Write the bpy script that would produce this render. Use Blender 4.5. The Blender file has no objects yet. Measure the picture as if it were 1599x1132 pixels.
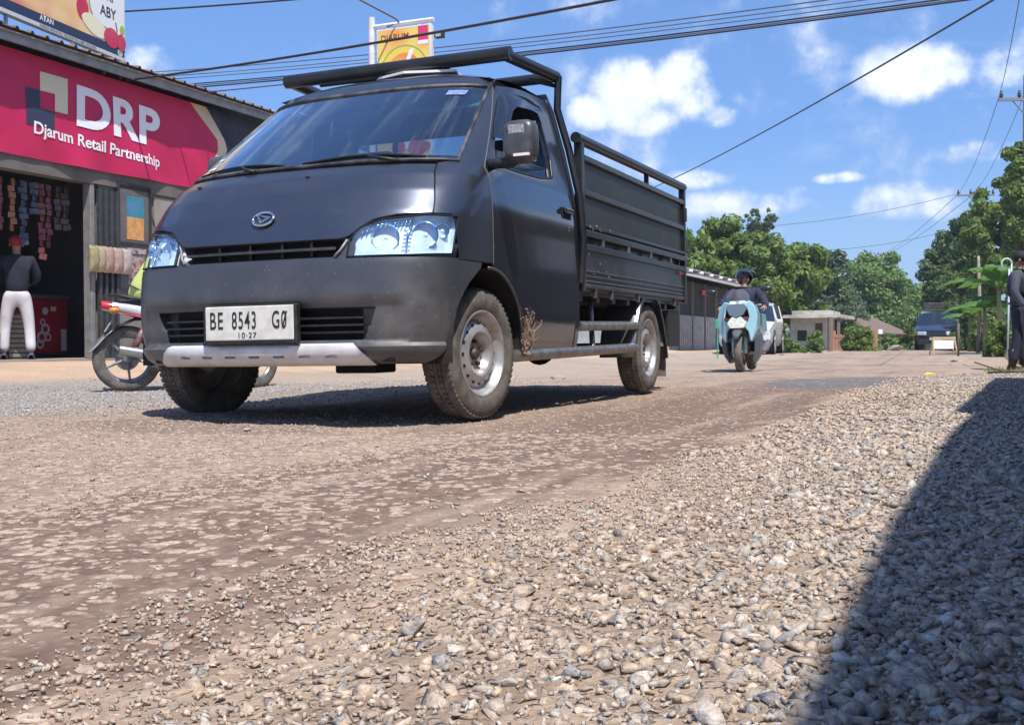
import bpy, math, random
import numpy as np
from mathutils import Matrix, Vector
R = math.radians
rnd = random.Random(7)
C = bpy.context.scene.collection
SC = bpy.context.scene
# ------------------------------------------------------------------ camera
HCAM = .3525
PITCH, ROLL, YAW = -.0182, -.0037, .4057
cp, sp, cr, sr = math.cos(PITCH), math.sin(PITCH), math.cos(ROLL), math.sin(ROLL)
fwd = Vector((0, cp, sp)); up0 = Vector((0, -sp, cp)); rt0 = Vector((1, 0, 0))
rt = cr*rt0 + sr*up0; up = -sr*rt0 + cr*up0
cam = bpy.data.cameras.new('camera'); camo = bpy.data.objects.new('camera', cam); C.objects.link(camo)
cam.sensor_width = 36; cam.lens = 38.27; cam.clip_start = .05; cam.clip_end = 3000
m = Matrix.Identity(4)
for i, a in enumerate((rt, up, -fwd)):
    for j in range(3): m[j][i] = a[j]
m.translation = (0, 0, HCAM)
camo.matrix_world = m
SC.camera = camo
# ------------------------------------------------------------------ light
SUN = Vector((.17, -.50, .95)).normalized()
EL = math.asin(SUN.z); AZ = math.atan2(SUN.x, SUN.y)
w = bpy.data.worlds.new('World'); SC.world = w; w.use_nodes = True
sd = bpy.data.lights.new('sun', 'SUN'); so = bpy.data.objects.new('sun', sd); C.objects.link(so)
sd.energy = 4.9; sd.angle = R(.53); sd.color = (1, .955, .88)
so.rotation_euler = SUN.to_track_quat('Z', 'Y').to_euler(); so.location = (0, 0, 30)
SC.view_settings.view_transform = 'Standard'; SC.view_settings.look = 'None'
SC.view_settings.exposure = .36; SC.view_settings.gamma = 1
SC.cycles.max_bounces = 8; SC.cycles.transparent_max_bounces = 24
SC.cycles.use_denoising = True

class NT:
    """small helper round a node tree"""
    def __init__(s, t): s.t = t; s.n = t.nodes; s.l = t.links
    def new(s, typ, **kw):
        n = s.n.new(typ)
        for k, v in kw.items():
            if k == 'i':
                for kk, vv in v.items():
                    if hasattr(vv, 'links') or isinstance(vv, bpy.types.NodeSocket): s.l.new(vv, n.inputs[kk])
                    else: n.inputs[kk].default_value = vv
            else: setattr(n, k, v)
        return n
    def math(s, op, a, b=None, c=None, clamp=False):
        n = s.n.new('ShaderNodeMath'); n.operation = op; n.use_clamp = clamp
        for i, v in enumerate((a, b, c)):
            if v is None: continue
            if isinstance(v, bpy.types.NodeSocket): s.l.new(v, n.inputs[i])
            else: n.inputs[i].default_value = v
        return n.outputs[0]
    def mix(s, f, a, b, blend='MIX'):
        n = s.n.new('ShaderNodeMix'); n.data_type = 'RGBA'; n.blend_type = blend
        for i, v in ((0, f), (6, a), (7, b)):
            if isinstance(v, bpy.types.NodeSocket): s.l.new(v, n.inputs[i])
            elif i == 0: n.inputs[0].default_value = v
            else: n.inputs[i].default_value = (*v[:3], 1)
        return n.outputs[2]
    def noise(s, vec, scale, detail=4, rough=.55, dist=0):
        n = s.new('ShaderNodeTexNoise', i={'Scale': scale, 'Detail': detail, 'Roughness': rough, 'Distortion': dist})
        if vec is not None: s.l.new(vec, n.inputs['Vector'])
        return n
    def step(s, v, a, b):
        n = s.new('ShaderNodeMapRange', interpolation_type='SMOOTHSTEP')
        s.l.new(v, n.inputs[0]); n.inputs[1].default_value = a; n.inputs[2].default_value = b
        return n.outputs[0]

def build_sky():
    g = NT(w.node_tree); g.n.clear()
    sky = g.new('ShaderNodeTexSky', sky_type='NISHITA', sun_disc=False, sun_elevation=EL, sun_rotation=AZ,
                altitude=200, air_density=1.0, dust_density=.35, ozone_density=2.2)
    tc = g.new('ShaderNodeTexCoord'); sep = g.new('ShaderNodeSeparateXYZ'); g.l.new(tc.outputs['Generated'], sep.inputs[0])
    az = g.math('ARCTAN2', sep.outputs[0], sep.outputs[1]); el = g.math('ARCSINE', sep.outputs[2])
    nz = g.noise(tc.outputs['Generated'], 9, 8, .62); nz2 = g.noise(tc.outputs['Generated'], 26, 6, .6)
    def uv(u, v):
        d = rt*((u-800)/1700)-up*((v-566)/1700)+fwd; d.normalize()
        return math.atan2(d.x, d.y), math.asin(d.z)
    blobs = [  # u, v, ru, rv, strength
        (985, 140, 68, 62, 1), (1060, 128, 60, 50, 1), (925, 175, 42, 30, .8), (1010, 185, 70, 30, .7), (1120, 183, 42, 20, .65),
        (1085, 160, 45, 40, .8), (1420, 118, 85, 48, .9), (1375, 100, 45, 30, .6), (1480, 105, 60, 40, .75), (1575, 105, 62, 42, .9), (1590, 65, 40, 36, .7),
        (235, 108, 60, 36, .7), (245, 85, 30, 18, .6), (400, 178, 55, 22, .7), (1310, 279, 45, 12, .8), (1085, 280, 70, 18, .7),
        (1240, 297, 45, 10, .5), (1560, 235, 120, 22, .6), (1180, 318, 150, 26, .6), (1400, 318, 120, 34, .7), (1090, 320, 60, 20, .6), (420, 150, 60, 30, .4),
        (-300, 200, 160, 70, .9), (2300, 200, 260, 90, .9), (-900, 300, 260, 60, .8), (2100, -300, 300, 120, .8)]
    tot = None
    for (u, v, ru, rv, s) in blobs:
        a0, e0 = uv(u, v)
        da = g.math('DIVIDE', g.math('SUBTRACT', az, a0), ru/1700*1.0); de = g.math('DIVIDE', g.math('SUBTRACT', el, e0), rv/1700)
        d2 = g.math('ADD', g.math('MULTIPLY', da, da), g.math('MULTIPLY', de, de))
        val = g.math('MULTIPLY', g.math('SUBTRACT', 1.15, d2, clamp=True), s)
        tot = val if tot is None else g.math('SMOOTH_MAX', tot, val, .25)
    nn = g.math('ADD', g.math('MULTIPLY', g.math('SUBTRACT', nz.outputs[0], .5), 2.6), g.math('MULTIPLY', g.math('SUBTRACT', nz2.outputs[0], .5), 1.5))
    dens = g.step(g.math('ADD', tot, g.math('MULTIPLY', nn, g.step(tot, 0, .25))), .18, 1.0)
    # thin high streaks everywhere
    mp = g.new('ShaderNodeMapping', i={'Scale': (1.2, 1.2, 6)}); g.l.new(tc.outputs['Generated'], mp.inputs[0])
    st = g.noise(mp.outputs[0], 2.3, 8, .6, .6)
    thin = g.math('MULTIPLY', g.step(st.outputs[0], .52, .78), .42)
    hz = g.math('MULTIPLY', g.step(el, .20, .0), .24)
    base = g.mix(1.0, g.mix(g.step(el, .42, -.02), sky.outputs[0], g.mix(1.0, sky.outputs[0], (.50, .58, .70), 'MULTIPLY')), (.90, 1.13, 1.46), 'MULTIPLY')
    c1 = g.mix(g.math('MAXIMUM', thin, hz), base, (6.4, 7.7, 9.6))
    shade = g.step(g.math('ADD', nz2.outputs[0], g.math('MULTIPLY', tot, .45)), .45, 1.05)
    ccol = g.mix(shade, (5.0, 5.9, 7.7), (8.9, 9.3, 10.0))
    c2 = g.mix(g.math('MULTIPLY', dens, .95), c1, ccol)
    bg = g.new('ShaderNodeBackground', i={'Strength': .105}); g.l.new(c2, bg.inputs[0])
    out = g.new('ShaderNodeOutputWorld'); g.l.new(bg.outputs[0], out.inputs[0])
build_sky()

# ------------------------------------------------------------------ materials
MATS = {}
def pm(name, c, c2=None, scale=8, rough=.6, metal=0, bump=0, bscale=60, coat=0, spec=.5, emis=None, detail=5, lo=.35, hi=.7):
    """principled material with a noise mix of two colours and a noise bump"""
    if name in MATS: return MATS[name]
    mt = bpy.data.materials.new(name); mt.use_nodes = True; g = NT(mt.node_tree)
    b = g.n['Principled BSDF']; MATS[name] = mt
    tc = g.new('ShaderNodeTexCoord')
    b.inputs['Roughness'].default_value = rough; b.inputs['Metallic'].default_value = metal
    b.inputs['Coat Weight'].default_value = coat; b.inputs['Coat Roughness'].default_value = .04
    b.inputs['Specular IOR Level'].default_value = spec
    if c2 is not None:
        n = g.noise(tc.outputs['Object'], scale, detail)
        g.l.new(g.mix(g.step(n.outputs[0], lo, hi), c, c2), b.inputs['Base Color'])
    else: b.inputs['Base Color'].default_value = (*c, 1)
    if bump:
        n = g.noise(tc.outputs['Object'], bscale, 6, .6)
        bb = g.new('ShaderNodeBump', i={'Strength': bump, 'Distance': .02}); g.l.new(n.outputs[0], bb.inputs['Height'])
        g.l.new(bb.outputs[0], b.inputs['Normal'])
    if emis: b.inputs['Emission Color'].default_value = (*emis[:3], 1); b.inputs['Emission Strength'].default_value = emis[3]
    return mt

def paint(name, c, dust=(.30, .26, .22), amt=.5, rough=.38, metal=.35, coat=.25, low=.28, high=.75):
    """car paint with dust film growing towards the ground and mud flecks"""
    if name in MATS: return MATS[name]
    mt = bpy.data.materials.new(name); mt.use_nodes = True; g = NT(mt.node_tree); b = g.n['Principled BSDF']; MATS[name] = mt
    tc = g.new('ShaderNodeTexCoord'); o = tc.outputs['Object']; sep = g.new('ShaderNodeSeparateXYZ'); g.l.new(o, sep.inputs[0])
    n1 = g.noise(o, 5, 8, .65); n2 = g.noise(o, 95, 3, .5); n3 = g.noise(o, 45, 2, .5)
    lowz = g.step(sep.outputs[2], high, low)
    film = g.math('MULTIPLY', g.math('ADD', g.math('MULTIPLY', lowz, .65), .10), g.step(n1.outputs[0], .3, .75))
    fl = g.math('MULTIPLY', g.step(n2.outputs[0], .66, .71), g.math('ADD', g.math('MULTIPLY', g.step(sep.outputs[2], 1.25, .5), .55), .03))
    fl2 = g.math('MULTIPLY', g.step(n3.outputs[0], .73, .78), g.step(sep.outputs[2], 1.1, .6))
    f = g.math('MULTIPLY', g.math('ADD', g.math('ADD', film, fl), g.math('MULTIPLY', fl2, .5), clamp=True), amt)
    g.l.new(g.mix(f, c, dust), b.inputs['Base Color'])
    g.l.new(g.math('ADD', g.math('MULTIPLY', f, .5), rough), b.inputs['Roughness'])
    g.l.new(g.math('MULTIPLY', g.math('SUBTRACT', 1, f, clamp=True), metal), b.inputs['Metallic'])
    b.inputs['Coat Weight'].default_value = coat; b.inputs['Coat Roughness'].default_value = .08
    nb = g.noise(o, 2.2, 2, .5); bb = g.new('ShaderNodeBump', i={'Strength': .12, 'Distance': .01}); g.l.new(nb.outputs[0], bb.inputs['Height'])
    g.l.new(bb.outputs[0], b.inputs['Normal']); g.l.new(bb.outputs[0], b.inputs['Coat Normal'])
    return mt

def glass(name, tint=(.5, .6, .65), refl=1.0, dirt=0.0, ior=1.5):
    if name in MATS: return MATS[name]
    mt = bpy.data.materials.new(name); mt.use_nodes = True; g = NT(mt.node_tree); g.n.clear(); MATS[name] = mt
    tr = g.new('ShaderNodeBsdfTransparent', i={'Color': (*tint, 1)}); gl = g.new('ShaderNodeBsdfGlossy', i={'Roughness': .015, 'Color': (.82, .93, 1, 1)})
    ge = g.new('ShaderNodeNewGeometry'); dt = g.new('ShaderNodeVectorMath', operation='DOT_PRODUCT'); g.l.new(ge.outputs['Normal'], dt.inputs[0]); g.l.new(ge.outputs['Incoming'], dt.inputs[1]); mx = g.new('ShaderNodeMixShader')
    cs = g.math('ABSOLUTE', dt.outputs['Value']); sch = g.math('ADD', .045, g.math('MULTIPLY', g.math('POWER', g.math('SUBTRACT', 1, cs, clamp=True), 5), .955))
    f = g.math('MULTIPLY', sch, refl, clamp=True)
    g.l.new(f, mx.inputs[0]); g.l.new(tr.outputs[0], mx.inputs[1]); g.l.new(gl.outputs[0], mx.inputs[2])
    last = mx.outputs[0]
    if dirt:
        tc = g.new('ShaderNodeTexCoord'); n = g.noise(tc.outputs['Object'], 3, 6, .6)
        df = g.new('ShaderNodeBsdfDiffuse', i={'Color': (.45, .45, .45, 1)}); m2 = g.new('ShaderNodeMixShader')
        g.l.new(g.math('MULTIPLY', n.outputs[0], dirt), m2.inputs[0]); g.l.new(last, m2.inputs[1]); g.l.new(df.outputs[0], m2.inputs[2]); last = m2.outputs[0]
    out = g.new('ShaderNodeOutputMaterial'); g.l.new(last, out.inputs[0])
    return mt

def leafmat(name, c1, c2, trans=.35):
    if name in MATS: return MATS[name]
    mt = bpy.data.materials.new(name); mt.use_nodes = True; g = NT(mt.node_tree); g.n.clear(); MATS[name] = mt
    geo = g.new('ShaderNodeNewGeometry'); tc = g.new('ShaderNodeTexCoord'); n = g.noise(tc.outputs['Object'], .9, 3)
    col = g.mix(g.math('ADD', g.math('MULTIPLY', geo.outputs['Random Per Island'], .55), g.math('MULTIPLY', g.step(n.outputs[0], .35, .7), .45)), c1, c2)
    d = g.new('ShaderNodeBsdfPrincipled', i={'Roughness': .55}); g.l.new(col, d.inputs['Base Color'])
    t = g.new('ShaderNodeBsdfTranslucent'); g.l.new(g.mix(.5, col, (c2[0]*1.4, c2[1]*1.5, c2[2]*.6)), t.inputs[0])
    mx = g.new('ShaderNodeMixShader', i={0: trans}); g.l.new(d.outputs[0], mx.inputs[1]); g.l.new(t.outputs[0], mx.inputs[2])
    out = g.new('ShaderNodeOutputMaterial'); g.l.new(mx.outputs[0], out.inputs[0])
    return mt

# ------------------------------------------------------------------ mesh helpers
def basis(d):
    d = Vector(d).normalized(); a = Vector((0, 0, 1)) if abs(d.z) < .9 else Vector((1, 0, 0))
    u = d.cross(a).normalized(); return u, d.cross(u).normalized()
class MB:
    def __init__(s): s.v = []; s.f = []
    def add(s, vs, fs):
        o = len(s.v); s.v += [tuple(p) for p in vs]; s.f += [tuple(i+o for i in f) for f in fs]; return s
    def box(s, c, d, rot=None, taper=1):
        x, y, z = d[0]/2, d[1]/2, d[2]/2
        vs = [Vector((sx*x*(taper if sz > 0 else 1), sy*y*(taper if sz > 0 else 1), sz*z)) for sz in (-1, 1) for sy in (-1, 1) for sx in (-1, 1)]
        if rot is not None: vs = [rot @ p for p in vs]
        vs = [p+Vector(c) for p in vs]
        return s.add(vs, [(0, 2, 3, 1), (4, 5, 7, 6), (0, 1, 5, 4), (2, 6, 7, 3), (0, 4, 6, 2), (1, 3, 7, 5)])
    def bx(s, x0, x1, y0, y1, z0, z1): return s.box(((x0+x1)/2, (y0+y1)/2, (z0+z1)/2), (abs(x1-x0), abs(y1-y0), abs(z1-z0)))
    def tube(s, pts, r, n=10, cap=True):
        pts = [Vector(p) for p in pts]; k = len(pts); rs = r if isinstance(r, (list, tuple)) else [r]*k
        vs = []; u = None
        for i, p in enumerate(pts):
            d = (pts[min(i+1, k-1)]-pts[max(i-1, 0)]).normalized()
            if u is None: u, _ = basis(d)
            u = (u-d*u.dot(d)).normalized(); q = d.cross(u)
            for j in range(n):
                a = 2*math.pi*j/n; vs.append(p+(u*math.cos(a)+q*math.sin(a))*rs[i])
        fs = [(i*n+j, i*n+(j+1) % n, (i+1)*n+(j+1) % n, (i+1)*n+j) for i in range(k-1) for j in range(n)]
        if cap: fs += [tuple(range(n))[::-1], tuple(range((k-1)*n, k*n))]
        return s.add(vs, fs)
    def lathe(s, prof, c=(0, 0, 0), axis=(1, 0, 0), n=32, closed=False, a0=0, a1=2*math.pi):
        """prof: (radius, offset along axis)"""
        ax = Vector(axis).normalized(); u, q = basis(ax); c = Vector(c); full = abs(a1-a0-2*math.pi) < 1e-6
        nn = n if full else n+1; vs = []
        for (r, h) in prof:
            for j in range(nn):
                a = a0+(a1-a0)*j/n; vs.append(c+ax*h+(u*math.cos(a)+q*math.sin(a))*r)
        k = len(prof); fs = []
        for i in range(k-1+(1 if closed else 0)):
            i2 = (i+1) % k
            for j in range(n):
                j2 = (j+1) % nn; fs.append((i*nn+j, i*nn+j2, i2*nn+j2, i2*nn+j))
        return s.add(vs, fs)
    def ball(s, c, r, n=12, k=8):
        rx, ry, rz = (r, r, r) if isinstance(r, (int, float)) else r
        vs = [(c[0], c[1], c[2]-rz)]; fs = []
        for i in range(1, k):
            t = math.pi*i/k-math.pi/2
            for j in range(n):
                a = 2*math.pi*j/n; vs.append((c[0]+rx*math.cos(t)*math.cos(a), c[1]+ry*math.cos(t)*math.sin(a), c[2]+rz*math.sin(t)))
        vs.append((c[0], c[1], c[2]+rz)); top = len(vs)-1
        for j in range(n):
            fs.append((0, 1+(j+1) % n, 1+j)); fs.append((top, top-n+j, top-n+(j+1) % n))
            for i in range(k-2): fs.append((1+i*n+j, 1+i*n+(j+1) % n, 1+(i+1)*n+(j+1) % n, 1+(i+1)*n+j))
        return s.add(vs, fs)
    def grid(s, rows, close=False):
        n = len(rows[0]); vs = [p for r in rows for p in r]
        fs = [(i*n+j, i*n+(j+1) % n, (i+1)*n+(j+1) % n, (i+1)*n+j) for i in range(len(rows)-1) for j in range(n if close else n-1)]
        return s.add(vs, fs)
    def prism(s, poly, d):
        """poly: 3D points of a flat outline, d: extrusion vector"""
        n = len(poly); d = Vector(d); vs = [Vector(p) for p in poly]+[Vector(p)+d for p in poly]
        return s.add(vs, [tuple(range(n)), tuple(range(2*n-1, n-1, -1))]+[(j, j+n, (j+1) % n+n, (j+1) % n) for j in range(n)])
    def build(s, name, mat, parent=None, smooth=False, bevel=0, solid=0, seg=2, sub=0):
        me = bpy.data.meshes.new(name); me.from_pydata([tuple(p) for p in s.v], [], s.f); me.validate(); me.update()
        for mt in (mat if isinstance(mat, (list, tuple)) else [mat]): me.materials.append(mt)
        return finish(name, me, parent, smooth, bevel, solid, seg, sub)
def finish(name, me, parent=None, smooth=False, bevel=0, solid=0, seg=2, sub=0):
    import bmesh
    bm = bmesh.new(); bm.from_mesh(me)
    if len(bm.verts) < 60000:
        bmesh.ops.remove_doubles(bm, verts=bm.verts, dist=1e-5); bmesh.ops.recalc_face_normals(bm, faces=bm.faces)
    bm.to_mesh(me); bm.free()
    if smooth:
        me.shade_smooth()
        if smooth is not True:
            me.set_sharp_from_angle(angle=R(smooth))
    o = bpy.data.objects.new(name, me); C.objects.link(o)
    if parent is not None: o.parent = parent
    if solid:
        md = o.modifiers.new('solid', 'SOLIDIFY'); md.thickness = solid; md.offset = -1
    if bevel:
        md = o.modifiers.new('bevel', 'BEVEL'); md.width = bevel; md.segments = seg; md.limit_method = 'ANGLE'; md.angle_limit = R(38); md.harden_normals = False
    if sub:
        md = o.modifiers.new('sub', 'SUBSURF'); md.levels = sub; md.render_levels = sub
    return o
def tag(o, label=None, cat=None, group=None, kind=None):
    if label: o['label'] = label
    if cat: o['category'] = cat
    if group: o['group'] = group
    if kind: o['kind'] = kind
    return o
def thing(name, label, cat, loc=(0, 0, 0), rz=0, group=None):
    o = bpy.data.objects.new(name, None); C.objects.link(o); o.location = loc; o.rotation_euler = (0, 0, rz); o.empty_display_size = .2
    return tag(o, label, cat, group)
def dup(root, loc=None, rz=None, label=None, group=None):
    def cpy(o, par):
        c = o.copy(); C.objects.link(c)
        if par is not None: c.parent = par
        for ch in list(o.children): cpy(ch, c)
        return c
    c = cpy(root, None)
    if loc is not None: c.location = loc
    if rz is not None: c.rotation_euler = (0, 0, rz)
    if label: c['label'] = label
    if group: c['group'] = group
    return c
def text(name, s, size, org, xd, ud, mat, parent, bold=0, xs=1, ext=.002, align='LEFT', warp=None, space=1):
    cu = bpy.data.curves.new('tmp', 'FONT'); cu.body = s; cu.size = 1; cu.align_x = align; cu.offset = bold; cu.space_character = space; cu.resolution_u = 6
    t = bpy.data.objects.new('tmp', cu); C.objects.link(t); bpy.context.view_layer.update()
    me = bpy.data.meshes.new_from_object(t.evaluated_get(bpy.context.evaluated_depsgraph_get()))
    C.objects.unlink(t); bpy.data.objects.remove(t)
    xd = Vector(xd).normalized(); ud = Vector(ud).normalized(); nd = xd.cross(ud); org = Vector(org)
    for v in me.vertices:
        v.co = org+xd*(v.co.x*size*xs)+ud*(v.co.y*size)+nd*(ext)
        if warp: v.co = warp(v.co)
    me.materials.clear(); me.materials.append(mat); me.name = name
    o = bpy.data.objects.new(name, me); C.objects.link(o); o.parent = parent
    return o
def flat(name, pts, mat, parent, th=.004, warp=None):
    """a flat outline as thin plate; pts 3D"""
    b = MB(); p = [Vector(q) for q in pts]; n = (p[1]-p[0]).cross(p[2]-p[1]).normalized()
    b.prism(p, n*-th); return b.build(name, mat, parent)

# road frame: x across the road (towards the camera's right), y along it away from the camera
T0 = Vector((-.8616, 5.1941, 0)); XA = Vector((math.cos(YAW), -math.sin(YAW), 0)); YA = Vector((math.sin(YAW), math.cos(YAW), 0))
def W(x, y, z=0): p = T0+XA*x+YA*y; return Vector((p.x, p.y, z))
def at(u, D, z=0): return Vector(((u-800)/1700*D, D, z))          # a point D metres ahead on the bearing of column u
def zat(v, D, u=800): return HCAM+((535-(u-800)*.00372)-v)/1700*D   # its height from the row v
def hsh(i, j, s):
    n = np.sin(i*127.1+j*311.7+s*74.7)*43758.5453
    return n-np.floor(n)
def vn(x, y, sc, s=0):
    x = np.asarray(x, float)*sc; y = np.asarray(y, float)*sc; i = np.floor(x); j = np.floor(y); fx = x-i; fy = y-j
    fx = fx*fx*(3-2*fx); fy = fy*fy*(3-2*fy)
    return (hsh(i, j, s)*(1-fx)+hsh(i+1, j, s)*fx)*(1-fy)+(hsh(i, j+1, s)*(1-fx)+hsh(i+1, j+1, s)*fx)*fy
CY, SY = math.cos(YAW), math.sin(YAW)
def rl(x, y): return (x-T0.x)*CY-(y-T0.y)*SY, (x-T0.x)*SY+(y-T0.y)*CY
def gz(x, y, fine=True):
    """ground height"""
    x = np.asarray(x, float); y = np.asarray(y, float); a, b = rl(x, y)
    d = np.interp(y, [-50, 8, 15, 20, 34, 48, 75, 150, 900], [0, 0, -.10, -.10, -.01, 0, -1.3, -5, -9])
    left = np.interp(a, [-60, -10, -7.4, -4.2, -2.2], [.16, .16, .13, -.03, 0])*np.interp(y, [6, 9, 40, 60], [0, 1, 1, 0])
    left = left+np.interp(a, [-7.4, -4.2], [1, 0])*np.interp(y, [6, 9, 14, 20], [0, 0, .10, .10])*np.interp(y, [30, 50], [1, 0])
    z = d+left
    z = z+np.interp(a, [2.0, 2.5, 5], [0, .02, .03])*np.interp(y, [12, 20], [1, 0])
    if fine:
        calm = 1-.8*np.exp(-((a/1.2)**2+((b-1.3)/2.2)**2))
        z = z+((vn(x, y, .9, 1)-.5)*.035+(vn(x, y, 3.1, 2)-.5)*.014)*calm
    return z
def micro(x, y):
    a, b = rl(np.asarray(x, float), np.asarray(y, float)); dist = np.hypot(x, y); amp = np.interp(dist, [0, 6, 20], [1, 1, 0]); mudm = np.interp(a, [.2, .7, 1.9, 2.1], [.7, .25, .25, 1])
    return amp*mudm*((vn(x, y, 11, 3)-.5)*.012+(vn(x, y, 31, 4)-.5)*.008)
def gp(x, y): return Vector((x, y, float(gz(x, y))))
# ------------------------------------------------------------------ ground
def ground_mat(name='ground_surface'):
    mt = bpy.data.materials.new(name); mt.use_nodes = True; g = NT(mt.node_tree); b = g.n['Principled BSDF']
    tc = g.new('ShaderNodeTexCoord'); o = tc.outputs['Object']
    vr = g.new('ShaderNodeVectorMath', operation='SUBTRACT'); g.l.new(o, vr.inputs[0]); vr.inputs[1].default_value = T0
    def dot(v): n = g.new('ShaderNodeVectorMath', operation='DOT_PRODUCT'); g.l.new(vr.outputs[0], n.inputs[0]); n.inputs[1].default_value = v; return n.outputs['Value']
    a0, bb = dot(XA), dot(YA)
    nw = g.noise(o, 1.1, 5, .6); nw2 = g.noise(o, 6, 4, .6)
    a = g.math('ADD', a0, g.math('ADD', g.math('MULTIPLY', g.math('SUBTRACT', nw.outputs[0], .5), .8), g.math('MULTIPLY', g.math('SUBTRACT', nw2.outputs[0], .5), .35)))
    n1 = g.noise(o, 14, 8, .7); n2 = g.noise(o, 70, 5, .7); n3 = g.noise(o, .7, 4, .6)
    def two(c1, c2, n=n1, lo=.35, hi=.68): return g.mix(g.step(n.outputs[0], lo, hi), c1, c2)
    apron = g.mix(g.step(n3.outputs[0], .35, .7), (.60, .42, .28), (.48, .35, .25))
    grey = two((.20, .19, .185), (.42, .40, .37), n2)
    tan = two((.32, .23, .175), (.49, .37, .28))
    mud = two((.125, .078, .058), (.215, .140, .105))
    pink = two((.36, .26, .19), (.53, .40, .30))
    gfar = g.math('MULTIPLY', g.step(bb, 2.2, 4.6), .8); grey = g.mix(gfar, grey, g.mix(.5, apron, (.36, .30, .25)))
    c = g.mix(g.step(a, -5.6, -5.1), apron, grey)
    c = g.mix(g.step(a, -1.9, -.9), c, tan)
    # mud strips laid down by wheels
    mm = g.math('MULTIPLY', g.step(a, .55, 1.15), g.step(a, 2.25, 1.95))
    mm = g.math('MULTIPLY', mm, g.step(bb, 9.5, 4.5))
    c = g.mix(g.math('MULTIPLY', mm, .92), c, mud)
    c = g.mix(g.step(a, 1.95, 2.2), c, pink)
    cs = g.new('ShaderNodeCombineXYZ', i={0: g.math('MULTIPLY', a0, 1.0), 1: g.math('MULTIPLY', bb, .09), 2: 0.0}); sk = g.noise(cs.outputs[0], 3.2, 6, .65)
    onroad = g.math('MULTIPLY', g.step(a0, -4.6, -3.0), g.step(a0, 3.4, 2.2))
    c = g.mix(g.math('MULTIPLY', g.math('MULTIPLY', g.step(sk.outputs[0], .50, .66), onroad), .50), c, (.46, .36, .28))
    c = g.mix(g.math('MULTIPLY', g.math('MULTIPLY', g.step(sk.outputs[0], .46, .34), onroad), .45), c, (.15, .11, .095))
    # worn dark asphalt patches further on
    p1 = g.math('MULTIPLY', g.step(n3.outputs[0], .50, .62), g.step(bb, 5, 9)); p1 = g.math('MULTIPLY', p1, g.step(g.math('ABSOLUTE', g.math('SUBTRACT', a0, .4)), 3.2, 1.5))
    c = g.mix(g.math('MULTIPLY', p1, .55), c, (.17, .145, .135))
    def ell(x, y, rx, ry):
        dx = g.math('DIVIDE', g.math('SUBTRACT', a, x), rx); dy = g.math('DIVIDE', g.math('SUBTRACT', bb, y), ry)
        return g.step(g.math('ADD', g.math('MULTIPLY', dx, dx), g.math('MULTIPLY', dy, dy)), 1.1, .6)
    c = g.mix(g.math('MULTIPLY', ell(1.75, 6.6, .8, 2.6), .8), c, (.12, .12, .13))
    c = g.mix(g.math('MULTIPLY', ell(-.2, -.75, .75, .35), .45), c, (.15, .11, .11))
    # far verges: dry grass and earth
    far = g.step(bb, 14, 30); verge = g.math('MAXIMUM', g.step(a0, 4.5, 6.5), g.step(a0, -6.5, -9))
    c = g.mix(g.math('MULTIPLY', far, verge), c, two((.07, .10, .03), (.22, .19, .10)))
    # fine grit
    vo = g.new('ShaderNodeTexVoronoi', feature='F1', i={'Scale': 55.0, 'Randomness': 1.0}); g.l.new(o, vo.inputs['Vector'])
    grit = g.step(vo.outputs['Distance'], .42, .18)
    c = g.mix(g.math('MULTIPLY', grit, .30), c, (.46, .38, .31))
    c = g.mix(g.math('MULTIPLY', g.step(n2.outputs[0], .5, .3), .35), c, (.10, .075, .06))
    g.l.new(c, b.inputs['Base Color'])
    b.inputs['Specular IOR Level'].default_value = .25
    g.l.new(g.math('SUBTRACT', .92, g.math('MULTIPLY', mm, .18)), b.inputs['Roughness'])
    h = g.math('ADD', g.math('ADD', g.math('MULTIPLY', n1.outputs[0], .9), g.math('MULTIPLY', n2.outputs[0], .35)), g.math('MULTIPLY', grit, .28))
    rough_amt = g.math('SUBTRACT', 1, g.math('MULTIPLY', mm, .65))
    bu = g.new('ShaderNodeBump', i={'Distance': .03}); g.l.new(h, bu.inputs['Height']); g.l.new(g.math('MULTIPLY', rough_amt, .9), bu.inputs['Strength']); g.l.new(bu.outputs[0], b.inputs['Normal'])
    return mt
GM = ground_mat()

def np_mesh(name, V, F, mat, smooth=False, attr=None):
    """V (n,3) float, F (m,k) int"""
    me = bpy.data.meshes.new(name); k = F.shape[1]
    me.vertices.add(len(V)); me.vertices.foreach_set('co', V.astype(np.float32).ravel())
    me.loops.add(F.size); me.loops.foreach_set('vertex_index', F.astype(np.int32).ravel())
    me.polygons.add(len(F)); me.polygons.foreach_set('loop_start', np.arange(0, F.size, k, dtype=np.int32)); me.polygons.foreach_set('loop_total', np.full(len(F), k, np.int32))
    me.update(calc_edges=True); me.materials.append(mat)
    if smooth: me.shade_smooth()
    o = bpy.data.objects.new(name, me); C.objects.link(o); return o

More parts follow.
